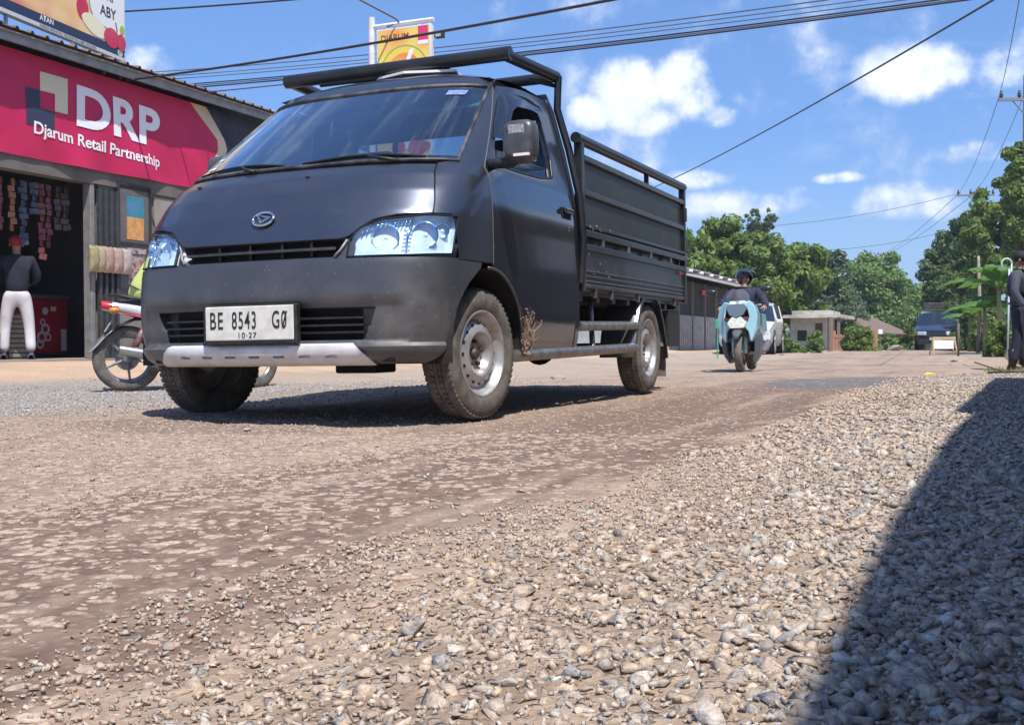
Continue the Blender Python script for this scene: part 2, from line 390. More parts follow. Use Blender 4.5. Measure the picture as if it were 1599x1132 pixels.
def build_ground():
    def axis(dense0, dense1, step, far0, far1):
        a = list(np.arange(dense0, dense1, step)); s = step; x = dense1
        while x < far1: a.append(x); s *= 1.09; x += s
        a.append(far1); s = step; x = dense0-step
        while x > far0: a.insert(0, x); s *= 1.12; x -= s
        a.insert(0, far0); return np.array(a)
    # laid out in the road frame so that road and shoulders share straight borders
    ax = axis(-3.0, 4.4, .024, -420, 420); ay = axis(-4.6, 6, .03, -300, 900)
    for brk in (-5.2, -1.4, 2.05): ax[np.argmin(abs(ax-brk))] = brk
    A, B = np.meshgrid(ax, ay, indexing='ij')
    X = T0.x+A*CY+B*SY; Y = T0.y-A*SY+B*CY; Z = gz(X, Y)
    Z = Z+micro(X, Y)
    V = np.stack([X, Y, Z], -1).reshape(-1, 3); n = len(ay)
    i, j = np.meshgrid(np.arange(len(ax)-1), np.arange(n-1), indexing='ij')
    F = np.stack([i*n+j, (i+1)*n+j, (i+1)*n+j+1, i*n+j+1], -1)
    ca = (ax[:-1]+ax[1:])/2
    parts = [('ground', (ca < -7.6) | (ca > 7)), ('shop_forecourt', (ca >= -7.6) & (ca < -5.2)), ('gravel_verge', (ca >= -5.2) & (ca < -1.4)), ('road', (ca >= -1.4) & (ca < 2.05)), ('gravel_shoulder', (ca >= 2.05) & (ca <= 7))]
    for nm, msk in parts:
        f = F[msk].reshape(-1, 4); us, inv = np.unique(f, return_inverse=True)
        o = np_mesh(nm, V[us], inv.reshape(-1, 4), GM, True); tag(o, kind='structure')
build_ground()

# ------------------------------------------------------------------ stones
def ico(sub):
    import bmesh
    bm = bmesh.new(); bmesh.ops.create_icosphere(bm, subdivisions=sub, radius=1)
    v = np.array([q.co[:] for q in bm.verts]); f = np.array([[q.index for q in p.verts] for p in bm.faces]); bm.free(); return v, f
def rock_shapes(sub, n, rs, facets=True):
    v0, f0 = ico(sub); out = []
    for k in range(n):
        v = v0*(1+rs.uniform(-.14, .14, (len(v0), 1)))
        if facets:
            for _ in range(13):                      # chop flat broken faces
                d = rs.normal(size=3); d /= np.linalg.norm(d); h = rs.uniform(.34, .72)
                s = v@d; m_ = s > h; v[m_] -= np.outer(s[m_]-h, d)
        v *= np.array([1, rs.uniform(.62, .95), rs.uniform(.45, .75)]); out.append(v)
    return out, f0
def hull_shapes(n, npts, rs):
    """sharp-edged crushed stones: convex hulls of a few random points"""
    import bmesh
    out = []
    for k in range(n):
        bm = bmesh.new(); el = rs.uniform(.55, 1.0); th = rs.uniform(.38, .75)
        for _ in range(npts):
            d = rs.normal(size=3); d /= np.linalg.norm(d); d *= rs.uniform(.72, 1.15); bm.verts.new((d[0]+rs.uniform(-.12, .12), d[1]*el, d[2]*th))
        r = bmesh.ops.convex_hull(bm, input=bm.verts); bm.verts.ensure_lookup_table()
        for v in [v for v in bm.verts if not v.link_faces]: bm.verts.remove(v)
        bmesh.ops.triangulate(bm, faces=bm.faces); bmesh.ops.recalc_face_normals(bm, faces=bm.faces); bm.verts.index_update(); bm.verts.ensure_lookup_table()
        out.append((np.array([v.co[:] for v in bm.verts]), np.array([[v.index for v in f.verts] for f in bm.faces]))); bm.free()
    return out
def crushed(name, P, S, mat, npts, sink, seed, tilt=.4, label=None, flatz=1.0):
    rs = np.random.RandomState(seed); n = len(P); shp = hull_shapes(40, npts, rs); pick = rs.randint(0, 40, n); VV = []; FF = []; o0 = 0
    a = rs.uniform(0, 2*np.pi, n); tx = rs.normal(0, tilt, n); ty = rs.normal(0, tilt, n)
    def rot(ax, t):
        c, s = np.cos(t), np.sin(t); M = np.zeros((n, 3, 3)); i, j = [(1, 2), (2, 0), (0, 1)][ax]
        M[:, ax, ax] = 1; M[:, i, i] = c; M[:, j, j] = c; M[:, i, j] = -s; M[:, j, i] = s; return M
    M = rot(2, a)@rot(0, tx)@rot(1, ty)
    for k in range(40):
        ii = np.where(pick == k)[0]; v0, f0 = shp[k]
        V = np.einsum('nij,vj->nvi', M[ii], v0*np.array([1, 1, flatz]))*S[ii][:, None, None]; h = V[:, :, 2].max(1); V = V+P[ii][:, None, :]; V[:, :, 2] += (h*(1-2*sink))[:, None]
        VV.append(V.reshape(-1, 3)); FF.append((f0[None]+(np.arange(len(ii))*len(v0)+o0)[:, None, None]).reshape(-1, 3)); o0 += len(ii)*len(v0)
    o = np_mesh(name, np.concatenate(VV), np.concatenate(FF), mat); tag(o, label, kind='stuff'); o['category'] = 'gravel'; return o
def scatter(name, P, S, mat, sub=1, flatz=1.0, sink=.35, seed=1, smooth=False, tilt=.5, label=None, elong=1):
    rs = np.random.RandomState(seed); n = len(P); shapes, f0 = rock_shapes(sub, 24, rs, not smooth); nv = len(shapes[0])
    sh = np.array(shapes)[rs.randint(0, 24, n)]                     # n,nv,3
    sh = sh*np.array([elong, 1, flatz])
    a = rs.uniform(0, 2*np.pi, n); tx = rs.normal(0, tilt, n); ty = rs.normal(0, tilt, n)
    def rot(ax, t):
        c, s = np.cos(t), np.sin(t); M = np.zeros((n, 3, 3)); i, j = [(1, 2), (2, 0), (0, 1)][ax]
        M[:, ax, ax] = 1; M[:, i, i] = c; M[:, j, j] = c; M[:, i, j] = -s; M[:, j, i] = s; return M
    M = rot(2, a)@rot(0, tx)@rot(1, ty)
    V = np.einsum('nij,nvj->nvi', M, sh)*S[:, None, None]
    hgt = V[:, :, 2].max(1)
    V = V+P[:, None, :]; V[:, :, 2] += (hgt*(1-2*sink))[:, None]
    F = (f0[None]+(np.arange(n)*nv)[:, None, None]).reshape(-1, 3)
    o = np_mesh(name, V.reshape(-1, 3), F, mat, smooth); tag(o, label, kind='stuff'); o['category'] = 'gravel'; return o

def stone_mat(name, cols, dust, dustamt, rough=.85):
    mt = bpy.data.materials.new(name); mt.use_nodes = True; g = NT(mt.node_tree); b = g.n['Principled BSDF']
    geo = g.new('ShaderNodeNewGeometry'); tc = g.new('ShaderNodeTexCoord'); o = tc.outputs['Object']
    rp = g.new('ShaderNodeValToRGB'); e = rp.color_ramp.elements; rp.color_ramp.interpolation = 'LINEAR'
    e[0].position = 0; e[0].color = (*cols[0], 1); e[1].position = 1; e[1].color = (*cols[-1], 1)
    for i, c in enumerate(cols[1:-1]): x = e.new((i+1)/(len(cols)-1)); x.color = (*c, 1)
    g.l.new(geo.outputs['Random Per Island'], rp.inputs[0])
    n1 = g.noise(o, 45, 6, .65); n2 = g.noise(o, 160, 4, .6); n3 = g.noise(o, 2.2, 4, .6)
    sep = g.new('ShaderNodeSeparateXYZ'); g.l.new(geo.outputs['Normal'], sep.inputs[0])
    r2 = g.math('FRACT', g.math('MULTIPLY', geo.outputs['Random Per Island'], 17.31))
    k = g.math('MULTIPLY', g.step(sep.outputs[2], .0, .75), g.step(n1.outputs[0], .30, .55))
    k = g.math('MULTIPLY', k, g.math('MULTIPLY', g.math('ADD', g.math('MULTIPLY', g.step(n3.outputs[0], .35, .65), .7), .45), dustamt), clamp=True)
    vr = g.new('ShaderNodeVectorMath', operation='SUBTRACT'); g.l.new(o, vr.inputs[0]); vr.inputs[1].default_value = T0
    da = g.new('ShaderNodeVectorMath', operation='DOT_PRODUCT'); g.l.new(vr.outputs[0], da.inputs[0]); da.inputs[1].default_value = XA
    near = g.math('MULTIPLY', g.step(g.math('ADD', da.outputs['Value'], g.math('MULTIPLY', g.math('SUBTRACT', n3.outputs[0], .5), 1.1)), 2.75, 2.1), .65)
    k = g.math('MULTIPLY', k, g.step(r2, .10, .45)); k = g.math('MAXIMUM', k, g.math('MULTIPLY', near, g.step(r2, .05, .2)))
    c = g.mix(k, rp.outputs[0], dust)
    n4 = g.noise(o, 95, 6, .75); c = g.mix(.75, c, g.mix(g.step(n4.outputs[0], .30, .72), (.22, .21, .21), (.72, .72, .72)), 'OVERLAY')
    vv = g.math('FRACT', g.math('MULTIPLY', geo.outputs['Random Per Island'], 41.7)); c = g.mix(g.math('MULTIPLY', vv, .30), c, g.mix(1.0, c, (.42, .40, .40), 'MULTIPLY'))
    g.l.new(c, b.inputs['Base Color']); b.inputs['Roughness'].default_value = rough; b.inputs['Specular IOR Level'].default_value = .35
    h = g.math('ADD', n1.outputs[0], g.math('MULTIPLY', n2.outputs[0], .4)); bu = g.new('ShaderNodeBump', i={'Strength': .8, 'Distance': .007}); g.l.new(h, bu.inputs['Height']); g.l.new(bu.outputs[0], b.inputs['Normal'])
    return mt
GREYS = [(.24, .245, .25), (.36, .36, .36), (.46, .41, .35), (.40, .30, .22), (.54, .52, .49), (.30, .29, .28), (.55, .44, .32), (.70, .68, .64), (.48, .38, .29), (.42, .41, .39)]
SM = stone_mat('crushed_stone', GREYS, (.56, .43, .325), .95)
SM2 = stone_mat('verge_stone', [(.22, .22, .22), (.33, .32, .31), (.45, .44, .42), (.30, .27, .24), (.55, .54, .52)], (.42, .36, .30), .6)
SM3 = stone_mat('embedded_stone', [(.36, .265, .21), (.50, .385, .30), (.43, .345, .28), (.56, .445, .36), (.33, .25, .205)], (.44, .325, .255), .9)

def pts(n, d0, d1, a0, a1, rs, pw=1.0, ulo=-120, uhi=1720, dens=None):
    """n random ground points between depths d0..d1 inside the view wedge with road-frame x in a0..a1"""
    out = []; tot = 0
    while tot < n:
        D = np.sqrt(rs.uniform(d0**2, d1**2, n)) if pw == 1 else (d0+(d1-d0)*rs.uniform(0, 1, n)**pw)
        u = rs.uniform(ulo, uhi, n); X = (u-800)/1700*D; Y = D; a, b = rl(X, Y)
        wob = (vn(X, Y, 1.1, 9)-.5)*.35+(vn(X, Y, 4, 8)-.5)*.2
        k = (a+wob > a0) & (a+wob < a1)
        if dens is not None: k &= rs.uniform(0, 1, n) < dens(a, b)
        out.append(np.stack([X, Y], 1)[k]); tot += k.sum()
        if k.sum() == 0: break
    P = np.concatenate(out)[:n]; return np.concatenate([P, (gz(P[:, 0], P[:, 1])+micro(P[:, 0], P[:, 1]))[:, None]], 1)
rs = np.random.RandomState(3)
def near_stones():
    def size(n, lo, hi, p=2.2): return lo+(hi-lo)*rs.uniform(0, 1, n)**p
    sh = lambda a, b: np.interp(a, [2.0, 2.3, 2.8], [.35, .75, 1])
    P = pts(15000, .72, 3.2, 2.0, 6, rs, dens=sh); S = size(len(P), .0065, .0240, 1.9)
    aa, _b = rl(P[:, 0], P[:, 1]); P[:, 2] += rs.uniform(-.005, .005, len(P))-np.interp(aa+(vn(P[:, 0], P[:, 1], 3, 12)-.5)*.5, [2.0, 2.7], [.007, 0])*np.clip(S/.012, .4, 1.3)
    crushed('roadside_gravel', P, S, SM, 9, .52, 11, .34, 'loose tan and grey crushed stone on the near shoulder', flatz=.82)
    P = pts(16000, .72, 3.4, 1.95, 6, rs); S = size(len(P), .0025, .0085, 1.6); P[:, 2] += .002
    crushed('gravel_chips', P, S, SM, 8, .40, 19, .5, 'small sharp chips and grit between the larger stones')
    P = pts(42000, 3.2, 13, 2.0, 7, rs, 1.25, dens=sh); S = size(len(P), .007, .022, 1.9); P[:, 2] += rs.uniform(-.006, .008, len(P))
    crushed('distant_gravel', P, S, SM, 9, .52, 12, .30, 'crushed stone running along the shoulder further away', flatz=.85)
    P = pts(16000, 5.2, 12, -5.6, -.8, rs, 1.2, dens=lambda a, b: np.interp(a, [-5.4, -4.8, -1.8, -.8], [.1, 1, 1, .06])); S = size(len(P), .007, .019, 2)
    crushed('verge_gravel', P, S, SM2, 9, .50, 13, .35, 'pale grey gravel between the road and the shop forecourt')
    dn = lambda a, b: np.interp(a, [-.6, .3, .8, 1.5, 1.9, 2.2], [.5, .8, 1, .75, .30, .5])
    P = pts(5000, .85, 4.2, -1.2, 2.2, rs, 1.0, dens=dn); S = size(len(P), .005, .0185, 1.5); P[:, 2] += .0008
    scatter('embedded_pebbles', P, S, SM3, 2, .34, .76, 14, smooth=True, tilt=.03, elong=1.35, label='flat pale pebbles set in the brown road dirt')
    P = pts(7500, 4.2, 12, -1.6, 2.2, rs, 1.2, dens=lambda a, b: np.interp(a, [-1, .4, 1.0, 1.9], [1, .8, .4, .35])); S = size(len(P), .006, .019, 1.8); P[:, 2] += .0008
    scatter('distant_pebbles', P, S, SM3, 1, .36, .74, 15, smooth=True, tilt=.03, elong=1.3, label='pebbles set in the road surface round the pickup')
    P = pts(9000, .9, 9, -1.6, 1.2, rs, 1.2); S = size(len(P), .003, .011, 2.2)
    crushed('road_chips', P, S, SM3, 9, .45, 17, .5, 'dusty chips lying over the compacted road beside the mud')
    P = pts(2600, .9, 9, -1.4, 2.6, rs, 1.2); S = size(len(P), .003, .009, 2)
    crushed('road_grit', P, S, SM, 9, .25, 16, .6, 'small loose chips scattered over the dirt road')
near_stones()
def lone_stone(u, D, s, lab, seed, m_=SM, q=(1, .8, .7)):
    r_ = np.random.RandomState(seed); sh, f0 = rock_shapes(3, 1, r_); v = sh[0]*np.array(q)*s
    p = at(u, D); z = float(gz(p.x, p.y))
    v = v+np.array([p.x, p.y, z-v[:, 2].min()*.75]); o = np_mesh('loose_stone', v, f0, m_); tag(o, lab, 'stone', 'single stones lying on the road edge')
lone_stone(645, 1.27, .024, 'large pale broken stone at the mud edge in the foreground', 1, SM2)
lone_stone(500, 1.60, .010, 'small dark stone alone on the brown mud, left foreground', 2, SM2)
lone_stone(813, 2.50, .013, 'dark flat stone on the mud strip below the front wheel', 5)
lone_stone(1017, 3.42, .012, 'dark stone on the road edge below the rear wheel', 4)
lone_stone(385, 4.35, .020, 'clod lying in front of the number plate', 6)
lone_stone(553, 4.95, .020, 'white pebble in front of the pickup bumper shadow', 8, SM2)
lone_stone(790, 1.05, .018, 'pale bluish chunk at the bottom edge of the gravel', 9, SM2)
lone_stone(1095, 2.02, .018, 'reddish brown stone in the middle of the gravel', 10, pm('red_stone', (.22, .10, .075), (.30, .17, .12), 40, .85, bump=.5, bscale=80))
for k, (du, dD) in enumerate([(0, 0), (35, .12), (-40, -.06), (62, -.1), (15, -.2), (-70, .05), (85, .08)]):
    lone_stone(1355+du, 3.3+dD, .028-.002*k, ['light grey stone on top of the heap at the shadow edge', 'grey stone right of the heap top at the shadow edge', 'grey stone left of the heap top at the shadow edge', 'flat stone low right of the small grey heap', 'stone at the near foot of the small grey heap', 'leftmost dark stone of the small grey heap', 'rightmost stone of the small grey heap'][k], 20+k, SM2)
# ------------------------------------------------------------------ pickup
PAINT = paint('charcoal_paint', (.088, .100, .130), amt=.40, rough=.30, metal=.8, coat=.5)
BUMP = paint('bumper_paint', (.072, .078, .090), amt=.60, rough=.42, metal=.5, coat=.2, high=.75)
SHADEP = paint('shaded_side_paint', (.010, .012, .017), amt=.22, rough=.14, metal=.0, coat=1.0, high=.5)  # charcoal copied near-black: weak light and dark reflections on the side put in colour
BLACK = pm('black_plastic', (.012, .012, .013), (.03, .028, .026), 30, .55, bump=.1)
SEAM = pm('seam_black', (.004, .004, .005), rough=.8)
BEDP = paint('bed_black', (.012, .013, .015), amt=.55, rough=.36, metal=.2, coat=.2, high=.9, low=.5)
PANEL = pm('bed_panel', (.016, .020, .014), (.030, .034, .022), 5, .42, bump=.05)
STEEL = pm('scuffed_steel', (.34, .33, .31), (.20, .17, .145), 22, .38, .75, bump=.15, bscale=70)
CHROME = pm('chrome', (.72, .74, .77), rough=.12, metal=1)
SILVER = pm('silver_rim', (.50, .50, .50), (.34, .32, .29), 16, .36, .55, bump=.05)
RUB = pm('tyre_rubber', (.085, .077, .068), (.17, .145, .12), 14, .9, bump=.35, bscale=130)
SKID = pm('skid_silver', (.74, .73, .71), (.60, .58, .55), 10, .45, .1, bump=.08)
GLS = glass('windscreen_glass', (.42, .56, .66), 3.3, .02)
GLS2 = glass('side_glass', (.25, .30, .34), 1.0)
CLEAR = glass('clear_lens', (.93, .97, 1.0), 1.0)
INT = pm('interior_grey', (.07, .075, .08), (.10, .10, .105), 20, .8)
SEAT = pm('seat_fabric', (.045, .045, .05), rough=.9)
WHITE = pm('white_paint', (.80, .79, .76), rough=.5)
FR = thing('pickup_truck', 'charcoal grey pickup with a high-railed black cargo bed parked on the dirt road', 'pickup truck')
Mt = Matrix(((CY, SY, 0, T0.x+.012), (-SY, CY, 0, T0.y), (0, 0, 1, 0), (0, 0, 0, 1)))
# slight lean of the parked truck
tp, tr = .0035, .0117
Xv = XA.copy(); Yv = YA.copy(); Zv = Vector((0, 0, 1))
Y2 = Yv*math.cos(tp)+Zv*math.sin(tp); Z2 = -Yv*math.sin(tp)+Zv*math.cos(tp); X2 = Xv*math.cos(tr)+Z2*math.sin(tr); Z3 = -Xv*math.sin(tr)+Z2*math.cos(tr)
for i in range(3):
    Mt[i][0] = X2[i]; Mt[i][1] = Y2[i]; Mt[i][2] = Z3[i]
FR.matrix_world = Mt
ZK = [.22, .27, .32, .40, .50, .60, .68, .74, .82, .90, 1.00, 1.08, 1.13, 1.20, 1.30, 1.40, 1.50, 1.58, 1.66]
Y0K = [-.52, -.57, -.60, -.615, -.62, -.615, -.605, -.585, -.555, -.515, -.445, -.37, -.295, -.205, -.075, .055, .185, .29, .395]
WK = [.78, .80, .815, .828, .8325, .8325, .8325, .8325, .8325, .8325, .828, .820, .810, .796, .772, .747, .720, .698, .672]
DK = [.42, .44, .45, .45, .45, .45, .45, .45, .45, .46, .48, .50, .52, .52, .50, .48, .46, .44, .42]
NN = 3.0
def Y0(z): return float(np.interp(z, ZK, Y0K))
def Wd(z): return float(np.interp(z, ZK, WK))
def Dp(z): return float(np.interp(z, ZK, DK))
def plan(s, z, off=0):
    """s: 0 centre front, 1 start of the straight side, >1 metres back; sign = side"""
    sg = 1 if s >= 0 else -1; s = abs(s); w_, d, y0 = Wd(z)+off, Dp(z)+off, Y0(z)-off
    if s <= 1:
        t = s*math.pi/2; x = w_*math.sin(t)**(2/NN); y = y0+d*(1-math.cos(t)**(2/NN))
    else: x = w_; y = y0+d+(s-1)
    return Vector((sg*x, y, z))
def s_of_y(y, z):
    d, y0 = Dp(z), Y0(z); k = (y0+d-y)/d
    if k <= 0: return 1+(y-y0-d)
    return math.acos(min(1, k)**(NN/2))*2/math.pi
def s_of_x(x, z): return math.asin(min(1, abs(x)/Wd(z))**(NN/2))*2/math.pi
def sside(y, z, off=0): return plan(s_of_y(y, z), z, off)
def sfront(x, z, off=0):
    p = plan(s_of_x(x, z), z, off); p.x = abs(p.x)*(1 if x >= 0 else -1); return p
AR = .375; AZC = .30
def arch_f(z): return -math.sqrt(max(0, AR**2-(z-AZC)**2)) if z > AZC else -AR
def arch_b(z): return math.sqrt(max(0, AR**2-(z-AZC)**2)) if z > AZC else AR
def srow(z, s0, s1, n, off=0, dep=None):
    r = []
    for i in range(n+1):
        s = s0+(s1-s0)*i/n; p = plan(s, z, off)
        if dep: p.y += dep(p.x, z)
        r.append(p)
    return r
zs = lambda a, b, n: [a+(b-a)*i/n for i in range(n+1)]
# bumper with its recessed lower opening
def lowdep(x, z):
    hw = .50+.06*(z-.36)/.14
    if abs(x) < hw and .365 < z < .495: return .07
    ex = min(1, max(0, (.70-abs(x))/.05)); ez = min(1, max(0, (.525-z)/.02), max(0, (z-.345)/.012)); return .016*ex*ez
ZB = [.262, .275, .29, .305, .32, .335, .35, .362, .368, .38, .40, .42, .44, .46, .48, .492, .499, .51, .53, .56, .60, .64, .67, .69, .70]
b = MB(); rows = []
for z in ZB:
    se = s_of_y(arch_f(z) if z < .665 else -.09-.5*(.70-z), z); 
    if z < .30: se = s_of_y(-AR-.035*(.30-z)/.04, z)
    off = .014 if z < .345 else (.0 if z < .65 else -.0)
    if z < .285: off -= (.285-z)*.9
    rows.append(srow(z, -se, se, 150, off, lowdep))
b.grid(rows); bumper = b.build('front_bumper', BUMP, FR, 40)
# lower opening: black backing and slats
b = MB(); b.grid([[sfront(-.52+1.04*i/30, z, -.062) for i in range(31)] for z in (.366, .494)])
b.build('intake_backing', SEAM, bumper)
b = MB()
for z in (.395, .425, .455):
    for s_ in (-1, 1):
        b = MB(); b.grid([[sfront(s_*(.22+.30*i/12), z+dz, o_) for i in range(13)] for dz, o_ in ((.006, -.058), (.004, -.018), (-.004, -.018), (-.006, -.058))])
        b.build('intake_slat', BLACK, bumper)
# bumper crease at the side
# silver skid bar
b = MB(); rows = []
for z, o_ in ((.256, .004), (.258, .020), (.275, .032), (.318, .030), (.343, .018), (.350, .002)):
    hw = .465+(.350-z)*.75
    rows.append([sfront(-hw+2*hw*i/40, z, o_) for i in range(41)])
b.grid(rows); b.build('skid_bar', SKID, bumper, 50)
b = MB()
for k in range(7):
    x = -.36+.12*k; p = sfront(x, .297, .0315); b = MB(); b.box((p.x, p.y, p.z), (.055, .004, .012)); b.build('skid_bar_slot', pm('skid_dark', (.16, .16, .16), rough=.6), bumper, bevel=.004)
# upper grille band .70-.785
b = MB(); rows = []
for z in (.700, .706, .712, .725, .74, .755, .768, .774, .783):
    hw = .385+.04*(z-.70)/.08
    rows.append([sfront(-.47+.94*i/60, z, -.006 if not (abs(-.47+.94*i/60) < hw and .708 < z < .776) else -.05) for i in range(61)])
b.grid(rows); grille = b.build('front_grille', BUMP, FR, 40)
b = MB(); b.grid([[sfront(-.42+.84*i/30, z, -.044) for i in range(31)] for z in (.708, .777)]); b.build('grille_backing', SEAM, grille)
b = MB(); b.grid([[sfront(-.385+.77*i/30, z, o_) for i in range(31)] for z, o_ in ((.752, -.04), (.750, -.004), (.738, -.001), (.734, -.04))])
for x in (-.22, -.05, .12, .27): p = sfront(x, .745, -.03); b.box((p.x, p.y, p.z), (.012, .02, .06))
b.build('grille_bar', BLACK, grille)
# bright trim at both grille ends
for s_ in (-1, 1):
    b = MB(); b.tube([sfront(s_*.385, .708, .003), sfront(s_*.408, .735, .004), sfront(s_*.43, .778, .003)], .0055, 8)
    b.build('grille_trim', pm('grey_trim', (.25, .25, .26), rough=.4), grille, True)
# hood (curved lower edge over the lamps)
def hood_lo(x): x = abs(x); return float(np.interp(x, [0, .42, .47, .52, .62, .735], [.785, .787, .825, .866, .886, .890]))
def hood_hx(t): return .735-.075*t**1.5
b = MB(); rows = []
for k in range(27):
    t = k/26; hx = hood_hx(t); r = []
    for i in range(71):
        q = -1+2*i/70; x = q*hx; zl = hood_lo(q*.735); zt = 1.132-.006*abs(q)**2; r.append(sfront(x, zl+(zt-zl)*t, .002+.004*math.sin(math.pi*min(1, t*1.0))*0))
    rows.append(r)
# roll the top edge over to the cowl
rows.append([p+Vector((0, .03, .004)) for p in rows[-1]])
b.grid(rows); hood = b.build('hood', PAINT, FR, True)
# fenders (corner skin from hood edge to door seam)
def fender(s_):
    b = MB(); rows = []
    for z in [.700, .71, .73, .76, .80, .84, .872]:
        s1 = s_of_y(-.300+.0*(z-.7), z); s2 = s_of_y(max(arch_b(z), .03) if z < .675 else .030, z)
        rows.append([plan(s_*(s1+(s2-s1)*i/24), z) for i in range(25)])
    b.grid(rows); rows = []
    for k in range(14):
        t = k/13; r = []
        for i in range(41):
            q = i/40
            zz = lambda: 0
            zl = .890
            z = zl+(1.132-zl)*t; xh = hood_hx(t)+.004; s1 = s_of_x(xh, z); s2 = s_of_y(.030, z); r.append(plan(s_*(s1+(s2-s1)*q), z))
        rows.append(r)
    b.grid(rows)
    # strip between lamp top and crease
    rows = []
    for z in (.872, .890): 
        s1 = s_of_y(-.300, z); s2 = s_of_y(.030, z); rows.append([plan(s_*(s1+(s2-s1)*i/24), z) for i in range(25)])
    b.grid(rows)
    return b.build('fender', PAINT, FR, True)
fender(1); fender(-1)
# headlights
def headlight(s_):
    def zt(x): return float(np.interp(x, [0, .05, .22, .6, 1], [.775, .828, .862, .880, .878]))
    def zb_(x): return float(np.interp(x, [0, .5, 1], [.706, .708, .716]))
    s1 = s_of_x(.440, .79); s2 = s_of_y(-.312, .79)
    def pt(q, t, off):
        z = zb_(q)+(zt(q)-zb_(q))*t; return plan(s_*(s1+(s2-s1)*(q+.0*t)), z, off)
    def surf(off, n=34, m_=10): return [[pt(i/n, t/m_, off) for i in range(n+1)] for t in range(m_+1)]
    b = MB(); R_ = surf(-.032); b.grid(R_)
    for side in (0, -1):
        b.grid([[r for r in surf(0)[side]], [r for r in R_[side]]])
    b.grid([[surf(0)[k][0] for k in range(11)], [R_[k][0] for k in range(11)]]); b.grid([[surf(0)[k][-1] for k in range(11)], [R_[k][-1] for k in range(11)]])
    root = b.build('headlight', pm('lamp_housing', (.74, .83, .93), (.48, .62, .80), 9, .25, .15), FR, 40)
    # reflector bowls, bulbs, ribs
    for (q, t, r) in ((.28, .48, .055), (.66, .50, .052), (.86, .62, .028)):
        c = pt(q, t, -.02); n_ = (pt(q, t, .02)-pt(q, t, -.02)).normalized()
        n_ = (n_+Vector((0, -1.2, 0))).normalized()
        bb = MB(); bb.lathe([(r, .0), (r*.96, -.012), (r*.8, -.028), (r*.5, -.040), (.010, -.046)], c, n_, 28); bb.lathe([(r*1.08, .001), (r, .003)], c, n_, 28)
        bb.build('reflector', pm('reflector_chrome', (.72, .86, .98), rough=.10, metal=1), root, 50)
        bb = MB(); bb.ball(c-n_*.02, .013, 12, 8); bb.build('bulb', pm('bulb_glass', (.75, .80, .85), rough=.15), root, True)
    bb = MB()
    for k in range(12):
        q = .08+.035*k; bb.tube([pt(q, .78, -.012), pt(q+.012, .92, -.010)], .003, 6)
    for k in range(7):
        bb.tube([pt(.44, .12+.1*k, -.018), pt(.52, .12+.1*k, -.018)], .003, 6)
    bb.tube([pt(.49, .03, -.012), pt(.47, .5, -.012), pt(.50, .95, -.012)], .005, 8)
    bb.build('reflector_rib', pm('reflector_chrome', (.72, .86, .98)), root, True)
    b = MB(); b.grid(surf(.003)); b.build('lens', CLEAR, root, True)
    b = MB(); S_ = surf(.002); loop = S_[0]+[r[-1] for r in S_]+S_[-1][::-1]+[r[0] for r in S_][::-1]; b.tube(loop, .004, 6, False); b.build('lamp_seal', SEAM, root, True)
headlight(1); headlight(-1)
# seams: dark lines just proud of the skin
def seam(name, P, r=.0032, par=None, mat=SEAM): b = MB(); b.tube(P, r, 6); return b.build(name, mat, par or FR, True)
for s_ in (-1, 1):
    seam('hood_seam', [sfront(s_*(hood_hx(t)+.003), .890+(1.132-.890)*t, -.0005) for t in [i/14 for i in range(15)]])
    seam('bumper_seam', [sside(-.30+.27*i/8, .698, -.0005)*1 if s_ > 0 else Vector((-1, 1, 1))*1*0+Vector((-sside(-.30+.27*i/8, .698).x, sside(-.30+.27*i/8, .698).y, .698)) for i in range(9)])
seam('hood_gap', [sfront(-.72+1.44*i/40, hood_lo(-.72+1.44*i/40)-.003, -.001) for i in range(41)], .004)
# cab: windscreen, pillars, header, roof
ZW0, ZW1 = 1.150, 1.605
def xw(z): return .722-.098*(z-ZW0)/(ZW1-ZW0)
b = MB(); b.grid([[sfront(-xw(z)+2*xw(z)*i/40, z, -.004) for i in range(41)] for z in zs(ZW0, ZW1, 16)]); ws = b.build('windshield', GLS, FR, True)
b = MB(); 
P = [sfront(-xw(ZW0)+2*xw(ZW0)*i/30, ZW0) for i in range(31)]+[sfront(xw(z), z) for z in zs(ZW0, ZW1, 10)]+[sfront(xw(ZW1)-2*xw(ZW1)*i/30, ZW1) for i in range(31)]+[sfront(-xw(z), z) for z in zs(ZW1, ZW0, 10)]
b.tube(P, .009, 8, False); b.build('windshield_seal', pm('rubber_seal', (.02, .02, .022), (.14, .13, .12), 9, .5), ws, True)
# dark band along the glass bottom
b = MB(); b.grid([[sfront(-xw(z)+2*xw(z)*i/40, z, -.007) for i in range(41)] for z in (ZW0, 1.176)]); b.build('glass_frit', SEAM, ws)
b = MB()   # inspection sticker and lettering on glass
b.grid([[sfront(.475+.085*i/3, z, .001) for i in range(4)] for z in (1.543, 1.572)]); b.build('glass_sticker', pm('sticker_blue', (.12, .16, .45), (.30, .34, .60), 60, .5), ws)
wrp = lambda c: sfront(c.x, c.z, .002)
text('glass_sticker', 'CL', .105, (-.665, 0, 1.205), (1, 0, 0), (.10, 0, 1), WHITE, ws, .012, .75, warp=wrp)
b = MB(); b.grid([[sfront(-.70+.10*i/3, z, .001) for i in range(4)] for z in (1.162, 1.198)]); b.build('glass_sticker', pm('sticker_orange', (.65, .28, .12), (.7, .6, .5), 60, .5), ws)
def yd0(z): return .030+max(0, z-1.132)*.985          # front edge of the door frame
